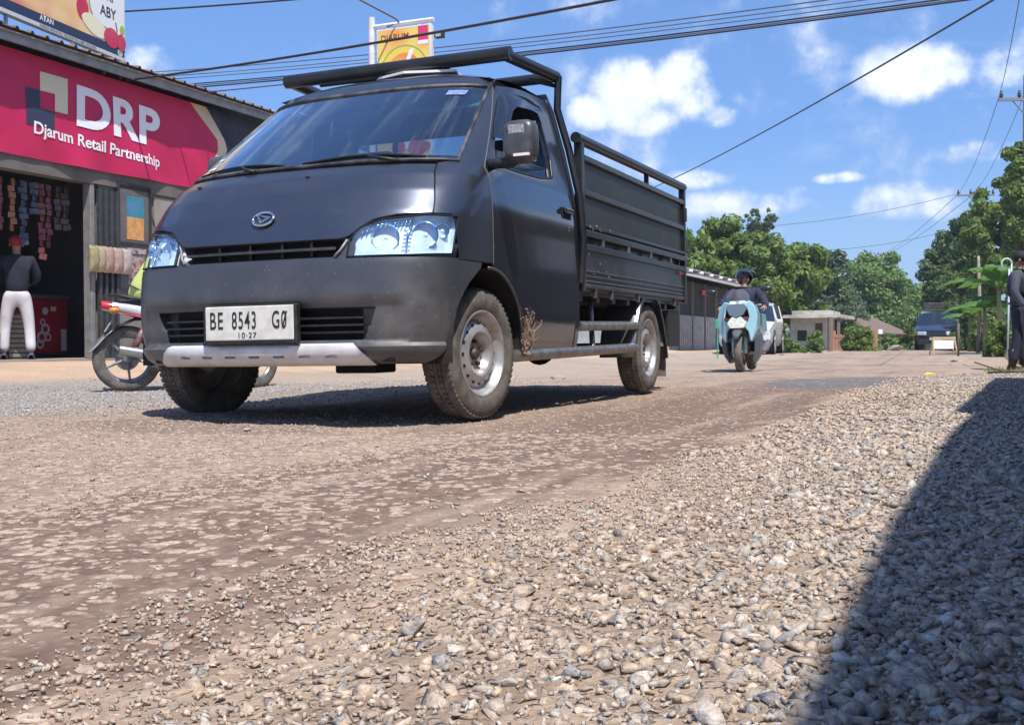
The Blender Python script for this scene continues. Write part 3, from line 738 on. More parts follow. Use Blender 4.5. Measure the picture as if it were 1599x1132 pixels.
for s_ in (-1, 1):
    b = MB(); rows = []
    for z in zs(1.132, 1.66, 22):
        zc = min(max(z, ZW0), ZW1); s1 = s_of_x(xw(zc) if z >= 1.15 else hood_hx(1), z); s2 = s_of_y(yd0(z), z)
        rows.append([plan(s_*(s1+(s2-s1)*i/10), z) for i in range(11)])
    b.grid(rows); b.build('windshield_pillar', PAINT, FR, True)
b = MB(); b.grid([[sfront(-.72+1.44*i/40, z, o_) for i in range(41)] for z, o_ in ((1.128, -.03), (1.14, -.02), (ZW0, -.004))]); b.build('cowl', BLACK, FR)
b = MB(); b.grid([[sfront(-xw(ZW1)+2*xw(ZW1)*i/40, z) for i in range(41)] for z in zs(ZW1, 1.66, 4)]); b.build('roof_header', PAINT, FR, True)
YR = 1.165
def roof():
    per = []
    for i in range(61): per.append(plan((-1+2*i/60)*s_of_y(YR, 1.66), 1.66))
    b = MB(); rows = []; cy_ = .80
    for k in range(15):
        rho = math.cos(k/14*math.pi/2) if k else 1; rho = 1-(k/14)**1.3; r = []
        for p in per:
            zz = 1.66+.088*(1-rho**2.6); yy = cy_+(p.y-cy_)*rho
            r.append(Vector((p.x*rho, yy if p.y < YR-.001 else YR, zz)))
        rows.append(r)
    b.grid(rows); return b.build('roof', PAINT, FR, True)
ROOF = roof()
for x in (-.36, .36):   # roof ribs
    pass
# rear wall with window
b = MB(); rw = [(.80, .45), (.8325, .9), (.815, 1.13), (.76, 1.38), (.70, 1.60), (.66, 1.69)]
def rwx(z): return float(np.interp(z, [q[1] for q in rw], [q[0] for q in rw]))
def hole(zz): return 1.24 < zz < 1.52
for s_ in (-1, 1):
    b.grid([[Vector((s_*(.54+(rwx(z)-.54)*i/3), YR, z)) for i in range(4)] for z in (.42, .9, 1.13, 1.24, 1.38, 1.52, 1.6, 1.70)])
b.grid([[Vector((-.54+1.08*i/6, YR, z)) for i in range(7)] for z in (.42, .9, 1.24)]); b.grid([[Vector((-.54+1.08*i/6, YR, z)) for i in range(7)] for z in (1.52, 1.6, 1.745)])
b.build('cab_rear_wall', PAINT, FR, solid=.015)
b = MB(); b.bx(-.545, .545, YR-.006, YR+.0, 1.235, 1.525); b.build('rear_window', glass('rear_glass', (.75, .82, .85), 1.0), FR)
for s_ in (-1, 1): b = MB(); b.bx(s_*.29-.012, s_*.29+.012, YR-.012, YR+.004, 1.24, 1.52); b.build('rear_window_bar', BLACK, FR)
# door + side skin
DZ = 1.132
def door(s_):
    b = MB(); rows = []
    for z in [.285, .29, .30, .32, .35, .38, .42, .46, .50, .54, .58, .60, .62, .64, .655, .668, .675, .70, .76, .82, .88, .94, 1.0, 1.05, 1.09, DZ]:
        y1 = arch_b(z) if z < .675 else .034; y1 = max(y1, .034); y2 = 1.098
        # pressed swage low on the door
        def so_(y): return .007*max(0, 1-abs(z-.475)/.035)*(1 if y > .52 else 0)+(.004*math.sin((z-.4)/.7*math.pi) if z > .4 else 0)
        rows.append([(lambda y: Vector((s_*1, 1, 1))*0+Vector((s_*(sside(y, z, so_(y)).x), y, z)))(y1+(y2-y1)*i/40) for i in range(41)])
    b.grid(rows)
    root = b.build('door', SHADEP if s_ > 0 else PAINT, FR, True)
    # window frame ring
    outer = [(.034, DZ), (.135, 1.24), (.29, 1.40), (.455, 1.565), (.52, 1.615), (.78, 1.640), (1.085, 1.655), (1.098, 1.50), (1.098, 1.30), (1.098, DZ), (.80, DZ), (.45, DZ)]
    inner = [(.135, 1.160), (.185, 1.245), (.315, 1.395), (.445, 1.515), (.52, 1.560), (.76, 1.580), (.885, 1.575), (.915, 1.50), (.915, 1.30), (.875, 1.195), (.70, 1.172), (.40, 1.162)]
    def dens(P, n=8): 
        o_ = []
        for i in range(len(P)):
            a_, c_ = P[i], P[(i+1) % len(P)]
            for k in range(n): o_.append((a_[0]+(c_[0]-a_[0])*k/n, a_[1]+(c_[1]-a_[1])*k/n))
        return o_
    def P3(p, off): v = sside(p[0], p[1], off); return Vector((s_*v.x, v.y, v.z))
    do, di = dens(outer), dens(inner); b = MB()
    rings = []
    for k, off in ((0, 0), (.33, .0), (.66, -.0), (1, -.004), (1.0, -.03)):
        rings.append([P3((o_[0]+(i_[0]-o_[0])*k, o_[1]+(i_[1]-o_[1])*k), off) for o_, i_ in zip(do, di)])
    b.grid(rings, True); b.build('door_frame', PAINT, root, 35)
    seam('window_channel', [P3(p, -.003) for p in di]+[P3(di[0], -.003)], .006, root, pm('channel_black', (.02, .02, .022), rough=.35))
    # glass lowered almost fully: only the part below the open gap
    def glz(y): return 1.245
    b = MB(); b.grid([[P3((.19+(.90-.19)*i/20, z), -.02) for i in range(21)] for z in (1.16, 1.20, 1.245)]); b.build('door_glass', GLS2, root, True)
    # rain visor
    ov = [(.215, 1.30), (.315, 1.405), (.445, 1.53), (.52, 1.578), (.76, 1.600), (.93, 1.598)]; iv = [(.300, 1.29), (.385, 1.38), (.49, 1.475), (.56, 1.510), (.76, 1.530), (.93, 1.525)]
    def rs_(P, n=24): 
        L_ = [0]; 
        for a_, c_ in zip(P, P[1:]): L_.append(L_[-1]+math.hypot(c_[0]-a_[0], c_[1]-a_[1]))
        return [(float(np.interp(L_[-1]*k/n, L_, [p[0] for p in P])), float(np.interp(L_[-1]*k/n, L_, [p[1] for p in P]))) for k in range(n+1)]
    b = MB(); b.grid([[P3(p, .008) for p in rs_(ov)], [P3(((p[0]+q[0])/2, (p[1]+q[1])/2), .022) for p, q in zip(rs_(ov), rs_(iv))], [P3(q, .026) for q in rs_(iv)]])
    b.build('rain_visor', pm('visor_smoke', (.014, .018, .028), rough=.08, coat=.6), root, True)
    # handle
    b = MB(); p = P3((.985, 1.02), .002); b.box(p, (.012, .135, .062)); hb = b.build('handle_recess', SEAM, root, bevel=.01)
    b = MB(); p = P3((.985, 1.032), .020); b.box(p, (.022, .125, .030)); b.build('handle', SHADEP, hb, bevel=.009)
    b = MB(); b.lathe([(.0, .004), (.012, .004), (.014, 0)], P3((1.02, .94), 0), (s_, 0, 0), 16); b.build('key_lock', CHROME, root, True)
    seam('door_seam', [P3((.031, z), -.0005) for z in zs(.68, DZ, 20)]+[P3((yd0(z), z), -.0005) for z in zs(DZ, 1.60, 14)], .0035, root, pm('seam_dusty', (.10, .10, .10), rough=.7))
    seam('door_seam', [P3((1.101, z), -.0005) for z in zs(.29, 1.655, 30)], .004, root)
    # mirror
    b = MB(); pc = P3((.075, 1.19), 0)
    hd = pc+(Vector((.190, -.020, .045)) if s_ > 0 else Vector((.035, .08, .04)))
    arm = [P3((.085, 1.150), 0), P3((.075, 1.150), 0)+Vector((s_*(.05 if s_ > 0 else .01), -.02, .0)), P3((.07, 1.155), 0)+Vector((s_*(.12 if s_ > 0 else .0), -.0, -.01)), hd+Vector((0, .0, -.06))]
    b.tube(arm, [.028, .026, .022, .024], 12); mr = b.build('mirror', BLACK, root, True)
    b = MB(); vs = []
    rows = []
    for k in range(9):
        t = k/8; a_ = t*math.pi/2; dy = -.055*math.cos(a_)**.6 if k < 8 else 0; sc = math.sin(a_)**.5 if k else .0
        r = []
        for j in range(32):
            th = 2*math.pi*j/32; c_, s__ = math.cos(th), math.sin(th)
            ex = abs(c_)**.5*(1 if c_ > 0 else -1)*.078; ez = abs(s__)**.5*(1 if s__ > 0 else -1)*.094
            r.append(hd+Vector((ex*sc, dy*1.0, ez*sc)))
        rows.append(r)
    rows.append([p+Vector((0, .02, 0)) for p in rows[-1]]); rows.append([hd+(p-hd)*.9+Vector((0, .002, 0)) for p in rows[-1]])
    b.grid(rows, True); hdo = b.build('mirror_housing', pm('mirror_grey', (.06, .062, .065), (.10, .10, .10), 20, .38, .2, coat=.3), mr, 40)
    b = MB(); b.box(hd+Vector((0, .018, 0)), (.13, .004, .18)); b.build('mirror_glass', CHROME, mr, bevel=.01)
    if s_ > 0:
        b = MB(); b.box(hd+Vector((.022, -.050, -.066)), (.075, .012, .012)); b.build('mirror_label', WHITE, hdo)
        b = MB(); b.box(hd+Vector((-.0, -.0555, .045)), (.075, .004, .045), Matrix.Rotation(R(12), 3, 'X')); b.build('mirror_label', pm('label_grey', (.35, .36, .36), (.7, .7, .7), 90, .4), hdo)
    return root
DR = door(1); DL = door(-1)
# rear corner pillar
for s_ in (-1, 1):
    b = MB(); b.grid([[(lambda p: Vector((s_*p.x, p.y, p.z)))(sside(1.104+(YR-1.104)*i/3, z)) for i in range(4)] for z in zs(.30, 1.66, 20)]); b.build('rear_pillar', SHADEP, FR, True)
    b = MB(); b.bx(s_*.70, s_*.815, .30, 1.16, .262, .292); b.build('sill', BLACK, FR, bevel=.008)
# wheel wells
for s_ in (-1, 1):
    b = MB(); A_ = [R(-6+192*i/24) for i in range(25)]; b.grid([[(s_*(.825-dx), r_*math.cos(q), AZC+r_*math.sin(q)) for q in A_] for r_, dx in ((AR, .004), (AR, .27), (.02, .28))])
    o_ = b.build('wheel_well', pm('well_black', (.008, .008, .008), (.03, .025, .02), 12, .9), FR, 40)
    b = MB()
    P = [Vector((s_*(sside(AR*math.cos(t), AZC+AR*math.sin(t)).x-.002), AR*math.cos(t), AZC+AR*math.sin(t))) for t in [R(a_) for a_ in range(-2, 100, 6)]]
    b.tube(P, .008, 8); b.build('arch_lip', BUMP, o_, True)
# clip the wells below the body: they hang down to the floor line only
# wipers
def wiper(x0, x1, xp):
    b = MB(); b.tube([sfront(xp, 1.145, .012), sfront((xp+x0*.45+x1*.55)/2, 1.160, .026), sfront(x0*.45+x1*.55, 1.180, .018)], [.009, .007, .006], 8); wa = b.build('wiper', BLACK, FR, True)
    b = MB(); b.tube([sfront(x0+(x1-x0)*i/10, 1.165+.022*math.sin(math.pi*i/10), .006) for i in range(11)], .006, 6); b.build('wiper_blade', SEAM, wa, True)
wiper(-.62, -.08, -.22); wiper(.02, .60, .50)
for x in (-.5, .12): p = sfront(x, 1.085, .004); b = MB(); b.ball(p, (.012, .012, .008), 10, 6); b.build('washer_nozzle', BLACK, FR, True)
# emblem
em = sfront(0, .885, .0); eb = MB(); nrm = (sfront(0, .885, .02)-sfront(0, .885, 0)+Vector((0, 0, .004))).normalized()
tilt = math.atan2(sfront(0, .92).y-sfront(0, .85).y, .07)
Re = Matrix.Rotation(-tilt, 3, 'X')
def ep(x, z, d=0): return em+Re @ Vector((x, -d-.004, z))
eb.tube([ep(.052*math.cos(t), .034*math.sin(t), .008) for t in [2*math.pi*i/36 for i in range(37)]], .0065, 8, False)
eb.prism([ep(-.034, .020, .004), ep(-.024, .020, .004), ep(.040, .006, .004), ep(.0, -.022, .004), ep(-.012, -.026, .004), ep(.014, .002, .004)], Re @ Vector((0, -.008, 0)))
eb.prism([ep(-.036, .014, .004), ep(-.010, -.026, .004), ep(-.002, -.022, .004), ep(-.022, .012, .004)], Re @ Vector((0, -.008, 0)))
eb.build('emblem', CHROME, FR, 40, bevel=.001)
b = MB(); b.prism([ep(.050*math.cos(t), .032*math.sin(t), 0) for t in [2*math.pi*i/24 for i in range(24)]], Re @ Vector((0, -.004, 0))); b.build('emblem_base', BLACK, FR)
# number plate
py = Y0(.44)-.030
b = MB(); b.bx(-.240, .240, py, py+.03, .350, .520); pf = b.build('number_plate', BLACK, FR, bevel=.006)
b = MB(); b.bx(-.225, .225, py-.004, py+.004, .368, .513); b.build('plate_sheet', pm('plate_white', (.72, .70, .64), (.60, .57, .50), 25, .5), pf, bevel=.004)
PK = pm('plate_ink', (.015, .015, .015), rough=.5)
text('plate_text', 'BE', .104, (-.202, py-.004, .418), (1, 0, 0), (0, 0, 1), PK, pf, .006, .62, space=1.15)
text('plate_text', '8543', .104, (-.086, py-.004, .418), (1, 0, 0), (0, 0, 1), PK, pf, .006, .56, space=1.15)
text('plate_text', 'G0', .104, (.118, py-.004, .418), (1, 0, 0), (0, 0, 1), PK, pf, .006, .56, space=1.15)
text('plate_text', '10·27', .034, (-.058, py-.004, .379), (1, 0, 0), (0, 0, 1), PK, pf, .008, 1.1, space=1.2)
b = MB(); b.tube([(.172, py-.0045, .420), (.194, py-.0045, .488)], .0035, 6); b.build('plate_text', PK, pf)
# interior
b = MB(); b.bx(-.72, .72, -.18, .16, .95, 1.13); b.build('dashboard', INT, FR, bevel=.04)
b = MB(); b.bx(-.70, .70, -.1, 1.14, .45, .52); b.build('cab_floor', SEAM, FR)
for x in (-.38, .38):
    b = MB(); b.box((x, .75, .78), (.46, .46, .14)); st = b.build('seat', SEAT, FR, bevel=.05, seg=3)
    b = MB(); b.box((x, 1.02, 1.06), (.44, .11, .56), Matrix.Rotation(R(-8), 3, 'X')); b.build('seat_back', SEAT, st, bevel=.05, seg=3)
    b = MB(); b.box((x, 1.06, 1.38), (.26, .08, .15)); b.build('headrest', SEAT, st, bevel=.035, seg=3)
    b = MB(); b.box((x, .50, 1.545), (.40, .13, .014), Matrix.Rotation(R(35), 3, 'X')); b.build('sun_visor', pm('visor_grey', (.33, .35, .36), rough=.8), FR, bevel=.01)
swc = Vector((-.38, .22, 1.17)); b = MB(); Rs = Matrix.Rotation(R(-52), 3, 'X')
b.tube([swc+Rs @ Vector((.185*math.cos(t), 0, .185*math.sin(t))) for t in [2*math.pi*i/32 for i in range(33)]], .014, 8, False)
b.tube([swc+Rs @ Vector((-.17, 0, 0)), swc+Rs @ Vector((.17, 0, 0))], .014, 8); b.tube([swc, swc+Rs @ Vector((0, 0, -.17))], .016, 8); b.ball(swc, .05)
b.build('steering_wheel', pm('wheel_grey', (.22, .23, .24), rough=.5), FR, True)
b = MB(); b.grid([[Vector((-.62+1.24*i/8, y, 1.655+.05*(1-((-.62+1.24*i/8)/.62)**2)-(.02 if y > 1.1 else 0))) for i in range(9)] for y in (.50, .8, 1.15)]); b.build('headliner', pm('headliner_grey', (.28, .28, .27), rough=.9), FR)
b = MB(); b.box((0, .30, 1.475), (.22, .02, .065)); b.build('rearview_mirror', BLACK, FR, bevel=.01)
b = MB(); b.tube([(-.66, 1.02, 1.55), (-.60, .62, 1.62)], .012, 8); b.build('grab_handle', INT, FR)
# underbody
b = MB(); b.bx(-.55, .55, -.46, 1.15, .33, .62); b.bx(-.62, .62, -.52, -.38, .27, .34); b.bx(-.45, .1, -.30, .1, .255, .34); b.box((-.02, .9, .31), (.5, .6, .14))
b.tube([(-.62, -.02, .29), (.62, -.02, .29)], .035, 8); b.box((.15, .05, .26), (.22, .2, .1)); b.build('underbody', pm('under_black', (.012, .011, .010), (.035, .03, .025), 8, .85), FR, bevel=.01)
b = MB()
for s_ in (-1, 1): b.bx(s_*.36-.035, s_*.36+.035, 1.0, 3.45, .46, .58)
for y in (1.4, 2.0, 2.65, 3.3): b.bx(-.36, .36, y-.03, y+.03, .48, .55)
b.tube([(-.6, 2.65, .295), (.6, 2.65, .295)], .04, 10); b.ball((0, 2.65, .295), .11); b.tube([(.05, 1.1, .40), (0, 2.6, .30)], .035, 8); b.bx(-.30, .10, 1.55, 2.15, .28, .46)
b.build('chassis', pm('under_black', (0, 0, 0)), FR)
# wheels
def wheel_geo():
    RT = .296; hw = .070
    t = MB(); prof = [(.184, -hw+.008), (.202, -hw-.002), (.236, -hw-.010), (.265, -hw-.005), (.280, -hw+.006), (.289, -hw+.016), (RT-.002, -hw+.030)]
    g_ = []
    for k, x in enumerate((-.034, -.028, -.011, -.005, .005, .011, .028, .034)): g_.append((RT if (k in (0, 3, 4, 7)) else RT-.007, x))
    full = prof+g_+[(r, -x) for r, x in prof[::-1]]
    t.lathe(full, (0, 0, 0), (1, 0, 0), 96)
    # shoulder lugs
    for k in range(64):
        a = 2*math.pi*k/64; Rm = Matrix.Rotation(a, 3, 'X')
        for s_ in (-1, 1):
            t.box(Rm @ Vector((s_*.054, 0, RT-.0125)), (.024, .0185, .012), Rm @ Matrix.Rotation(R(s_*14), 3, 'Y') @ Matrix.Rotation(R(s_*12), 3, 'Z'))
            t.box(Rm @ Vector((s_*.020, .010, RT-.0075)), (.020, .0165, .016), Rm @ Matrix.Rotation(R(s_*22), 3, 'Z'))
    r_ = MB()  # outer side = +x
    r_.lathe([(.192, .062), (.195, .070), (.187, .071), (.180, .064), (.176, .050), (.168, .038), (.160, .032), (.153, .028), (.147, .038), (.132, .048), (.114, .055), (.100, .058), (.090, .052), (.083, .030), (.074, .018), (.040, .016), (.036, .020), (.0, .020)], n=64)
    r_.lathe([(.182, -.060), (.177, .050)], n=48)
    holes = MB(); 
    for k in range(16):
        a = 2*math.pi*k/16; c = Vector((.0462, .135*math.cos(a), .135*math.sin(a))); n_ = Vector((.80, .6*math.cos(a), .6*math.sin(a))).normalized()
        u, q = basis(n_); td = Vector((0, -math.sin(a), math.cos(a))); rd = n_.cross(td)
        holes.add([c+n_*.0005]+[c+n_*.0022+td*.0085*math.cos(t_)+rd*.0065*math.sin(t_) for t_ in [2*math.pi*i/14 for i in range(14)]], [(0, 1+i, 1+(i+1) % 14) for i in range(14)])
    nuts = MB()
    for k in range(5):
        a = 2*math.pi*k/5+.3; nuts.lathe([(0, .018), (.009, .016), (.011, 0)], (.018, .055*math.cos(a), .055*math.sin(a)), (1, 0, 0), 6)
    nuts.lathe([(0, .026), (.020, .024), (.028, .012), (.030, 0)], (.016, 0, 0), (1, 0, 0), 20)
    return t, r_, holes, nuts
tg, rg, hg, ng = wheel_geo()
wheel0 = thing('wheel', None, None); wheel0.parent = FR
ty = tg.build('tyre', RUB, wheel0, 35); rm_ = rg.build('rim', SILVER, wheel0, 35); 
import bmesh
ho_ = hg.build('rim_hole', SEAM, None); bm_ = bmesh.new(); bm_.from_mesh(rm_.data); n_f = len(bm_.faces); bm_.from_mesh(ho_.data); bm_.faces.ensure_lookup_table()
for f_ in bm_.faces[n_f:]: f_.material_index = 1
bm_.to_mesh(rm_.data); bm_.free(); rm_.data.materials.append(SEAM); C.objects.unlink(ho_); bpy.data.objects.remove(ho_)
ng.build('wheel_nut', pm('nut_dark', (.05, .045, .04), (.12, .09, .06), 60, .6, .4), rm_, 40)
def setw(o_, x, y, flip, steer):
    o_.location = (x, y, .295); o_.rotation_euler = (0, 0, R(steer)+(math.pi if flip else 0))
setw(wheel0, .722, 0, False, -6)
def dupc(root):
    c = root.copy(); C.objects.link(c); c.parent = root.parent
    for ch in list(root.children):
        d = ch.copy(); C.objects.link(d); d.parent = c
        for g_ in list(ch.children): e = g_.copy(); C.objects.link(e); e.parent = d
    return c
for x, y, fl, stq in ((-.722, 0, True, -6), (.722, 2.65, False, 0), (-.722, 2.65, True, 0)): setw(dupc(wheel0), x, y, fl, stq)
# cargo bed
BY0, BY1 = 1.205, 3.51
b = MB(); b.bx(-.82, .82, BY0, BY1, .62, .655)
for k in range(8): b.bx(-.78, .78, BY0+.1+k*.3, BY0+.16+k*.3, .57, .62)
b.build('bed_floor', BEDP, FR)
def side(s_):
    X = s_*.832; t = s_
    def sl(b, x0, x1, y0, y1, z0, z1): b.bx(X-s_*x1, X-s_*x0, y0, y1, z0, z1)
    b = MB(); sl(b, .004, .030, BY0+.035, BY1-.03, .665, .875)
    for z in (.672, .700, .728): sl(b, -.004, .010, BY0+.04, BY1-.035, z, z+.012)
    sl(b, -.010, .02, BY0+.035, BY1-.03, .850, .885); sl(b, -.006, .012, BY0+.04, BY1-.035, .64, .664)
    lo_ = b.build('side_gate', BEDP, FR, bevel=.005)
    b = MB(); sl(b, -.014, .034, BY0-.004, BY1+.004, .925, .962); b.build('bed_rail', BEDP, FR, bevel=.006)
    b = MB(); sl(b, -.004, .03, BY0+.057, BY1-.047, .640, .660); b.build('bed_rail', BEDP, FR, bevel=.006)
    for y in (1.55, 2.05, 2.55, 3.05): b = MB(); sl(b, -.012, .01, y, y+.03, .8855, .9245); b.build('gate_hinge', STEEL, lo_)
    for y in (1.45, 1.75, 2.3, 3.2): b = MB(); sl(b, .0, .02, y, y+.018, .59, .6395); b.build('gate_hook', STEEL, lo_)
    b = MB(); sl(b, .010, .022, BY0+.03, BY1-.03, .962, 1.165); sl(b, .010, .022, BY0+.03, BY1-.03, 1.165, 1.375); b.build('upper_panel', PANEL, FR); b = MB(); sl(b, .034, .042, BY0+.06, BY1-.05, .60, 1.0); b.build('added_gap_backing', BEDP, FR)  # dark backing added behind the side gaps so no light shows through
    for z0, z1 in ((.975, .995), (1.150, 1.185), (1.340, 1.375)):
        b = MB(); sl(b, -.008, .028, BY0+.057, BY1-.047, z0, z1); b.build('panel_rail', BEDP, FR, bevel=.005)
    for y0, y1 in ((BY0-.0, BY0+.055), (BY1-.045, BY1)):
        b = MB(); sl(b, -.010, .035, y0, y1, .62, 1.46); b.build('bed_post', BEDP, FR, bevel=.006)
    b = MB(); b.tube([(X-s_*.012, BY0-.03, 1.455), (X-s_*.012, BY1+.005, 1.475)], .030, 14); b.bx(X-s_*.03, X-s_*.0, 2.55, 2.565, 1.37, 1.46); b.build('top_rail', BEDP, FR, 40)
    # hinges/latch near the rear
    b = MB(); sl(b, -.016, .0, BY1-.05, BY1+.01, 1.22, 1.32); b.build('latch', BLACK, FR, bevel=.004)
    # dusty scuffs where goods rubbed
    # side protection bars
    b = MB(); b.tube([(s_*.80, .26, .278), (s_*.80, 2.31, .300)], .030, 14); b.build('side_bar', STEEL, FR, 40)
    b = MB(); b.tube([(s_*.80, 1.22, .428), (s_*.80, 2.33, .442)], .028, 14); b.build('side_bar', STEEL, FR, 40)
    b = MB(); b.tube([(s_*.70, 1.72, .62), (s_*.79, 1.50, .29)], .016, 10); b.build('bar_strut', STEEL, FR, 40); b = MB(); b.tube([(s_*.74, 3.03, .60), (s_*.78, 3.0, .30)], .020, 10); b.build('bar_strut', STEEL, FR, 40)
    # mudguard
    b = MB(); rows = []
    path = [(2.24, .24), (2.26, .34), (2.31, .47), (2.40, .60), (2.50, .668), (2.62, .692), (2.74, .676), (2.86, .61), (2.96, .48), (3.03, .34), (3.07, .22)]
    for (x_, dz, dn) in ((.58, 0, 0), (.60, .004, 0), (.79, .004, 0), (.815, -.008, 0), (.820, -.035, 0)):
        r = []
        for i, (y, z) in enumerate(path):
            c_ = Vector((0, 2.65, .30)); d = (Vector((0, y, z))-c_).normalized(); r.append(Vector((s_*x_, y, z))+d*dz)
        rows.append(r)
    b.grid(rows); b.build('mudguard', pm('guard_metal', (.16, .165, .17), (.24, .24, .23), 12, .28, .75), FR, 40, solid=.006)
    b = MB(); b.bx(s_*.60, s_*.79, 3.075, 3.085, .09, .33); b.build('mud_flap', pm('mud_flap_brown', (.16, .12, .10), (.22, .17, .14), 12, .9), FR)
    b = MB(); b.bx(s_*.42, s_*.80, 3.13, 3.44, .30, .56); b.build('tool_box', BLACK, FR, bevel=.01)
side(1); side(-1)
text('bed_lettering', 'DAIHATSU', .030, (.843, 3.29, .822), (0, 1, 0), (0, 0, 1), pm('red_ink', (.55, .05, .03), rough=.5), FR, .02, .95)
b = MB(); b.bx(-.80, .80, BY1-.03, BY1, .66, .90); b.bx(-.80, .80, BY1-.03, BY1, .99, 1.37); b.build('tailgate', BEDP, FR, bevel=.004)
b = MB(); b.bx(-.78, .78, BY0, BY0+.03, .66, 1.16); b.build('headboard', BEDP, FR)
# scraped mud on the rail
rr = random.Random(4)
for k in range(16):
    y = rr.uniform(1.3, 1.72); z = .962+rr.uniform(0, .045) if k % 2 else rr.uniform(.70, .90); b = MB(); b.ball((.846 if k % 2 else .839, y, z), (.003, rr.uniform(.004, .014), rr.uniform(.003, .010)), 7, 5); b.build('mud_spot', pm('dried_mud', (.17, .15, .13), rough=.9), FR)
# roof rack
b = MB()
for s_ in (-1, 1):
    P = [Vector((s_*(rwx(z) if z < 1.66 else .70)+s_*.016, BY0-.005, z)) for z in (.66, .9, 1.13, 1.4, 1.62, 1.80)]
    b = MB(); b.tube(P, .022, 8); b.build('rack_post', BEDP, FR, 40)
b = MB(); b.tube([(-.70, BY0-.005, 1.80), (.70, BY0-.005, 1.80)], .030, 14); b.build('rack_crossbar', BEDP, FR, 40)
for s_ in (-1, 1):
    b = MB(); b.tube([(s_*.70, BY0, 1.80), (s_*.645, .63, 1.795)], .032, 14); b.build('rack_arm', BEDP, FR, 40)
    b = MB(); b.tube([(s_*.69, BY0, 1.755), (s_*.655, .95, 1.735)], .012, 8); b.build('rack_brace', BEDP, FR, 40)
b = MB(); b.tube([(-.675, .635, 1.80), (.675, .635, 1.80)], .036, 16); b.tube([(-.45, .63, 1.765), (.32, .65, 1.765)], .018, 8); b.build('rack_front_bar', BEDP, FR, 40)
# dry weeds caught behind the front wheel arch
def weeds():
    r_ = random.Random(3); b = MB()
    for k in range(60):
        y0 = .37+r_.uniform(-.03, .06); z0 = r_.uniform(.30, .36); a = r_.uniform(-.9, 1.2); L_ = r_.uniform(.04, .17); x0 = .83+r_.uniform(0, .02); P = []
        for i in range(6):
            t = i/5; P.append((x0+.03*t*r_.uniform(.3, 1), y0+math.sin(a)*L_*t*t*.8+.01*r_.uniform(-1, 1), z0+L_*t*math.cos(a*.8)))
        b.tube(P, [.0018, .0016, .0014, .0012, .001, .0006], 4)
        if k % 3 == 0: b.ball(P[-1], .004, 5, 4)
    for k in range(22): b.ball((.83+r_.uniform(0, .015), .375+r_.uniform(-.015, .03), r_.uniform(.28, .40)), r_.uniform(.006, .016), 6, 5)
    o_ = b.build('dry_weeds', pm('dry_stalk', (.34, .25, .18), (.20, .14, .10), 30, .9), None)
    o_.matrix_world = Mt; tag(o_, 'tuft of dry brown stalks caught behind the front wheel arch of the pickup', 'dry weeds')
weeds()
b = MB(); b.prism([(-.30, .70, 1.752), (.10, .56, 1.746), (.36, .64, 1.745), (.30, .95, 1.752), (-.30, 1.0, 1.755)], (0, 0, .012)); o_ = b.build('white_roof_shape', WHITE, None); o_.matrix_world = Mt; tag(o_, 'thin flat white shape on the pickup cab roof under the rack bar', 'board')  # thin flat white polygon just above the cab roof
# ------------------------------------------------------------------ people
def capsule_field(name, bones, mat, parent=None, res=.02, smooth=True):
    """bones: list of (p0, p1, r0, r1[, blend]); one continuous skin grown over a skeleton with metaball-free sweep: skin modifier"""
def skin(name, pts_, edges, mat, parent, root=0, sub=2):
    me = bpy.data.meshes.new(name); me.from_pydata([p[0] for p in pts_], edges, []); o = bpy.data.objects.new(name, me); C.objects.link(o)
    md = o.modifiers.new('skin', 'SKIN'); md.branch_smoothing = .3
    sk = me.skin_vertices[0].data if me.skin_vertices else None
    if sk is None:
        import bmesh
        bm = bmesh.new(); bm.from_mesh(me); bm.verts.layers.skin.verify(); bm.to_mesh(me); bm.free(); sk = me.skin_vertices[0].data
    for i, p in enumerate(pts_):
        r = p[1]; sk[i].radius = (r, r) if isinstance(r, (int, float)) else r
        sk[i].use_root = (i == root)
    s2 = o.modifiers.new('sub', 'SUBSURF'); s2.levels = sub; s2.render_levels = sub
    dg = bpy.context.evaluated_depsgraph_get(); bpy.context.view_layer.update(); dg = bpy.context.evaluated_depsgraph_get()
    m2 = bpy.data.meshes.new_from_object(o.evaluated_get(dg)); C.objects.unlink(o); bpy.data.objects.remove(o)
    m2.materials.clear(); m2.materials.append(mat); m2.name = name; m2.shade_smooth()
    o = bpy.data.objects.new(name, m2); C.objects.link(o); o.parent = parent; return o
SKINM = pm('skin', (.30, .165, .105), (.36, .21, .14), 9, .55)
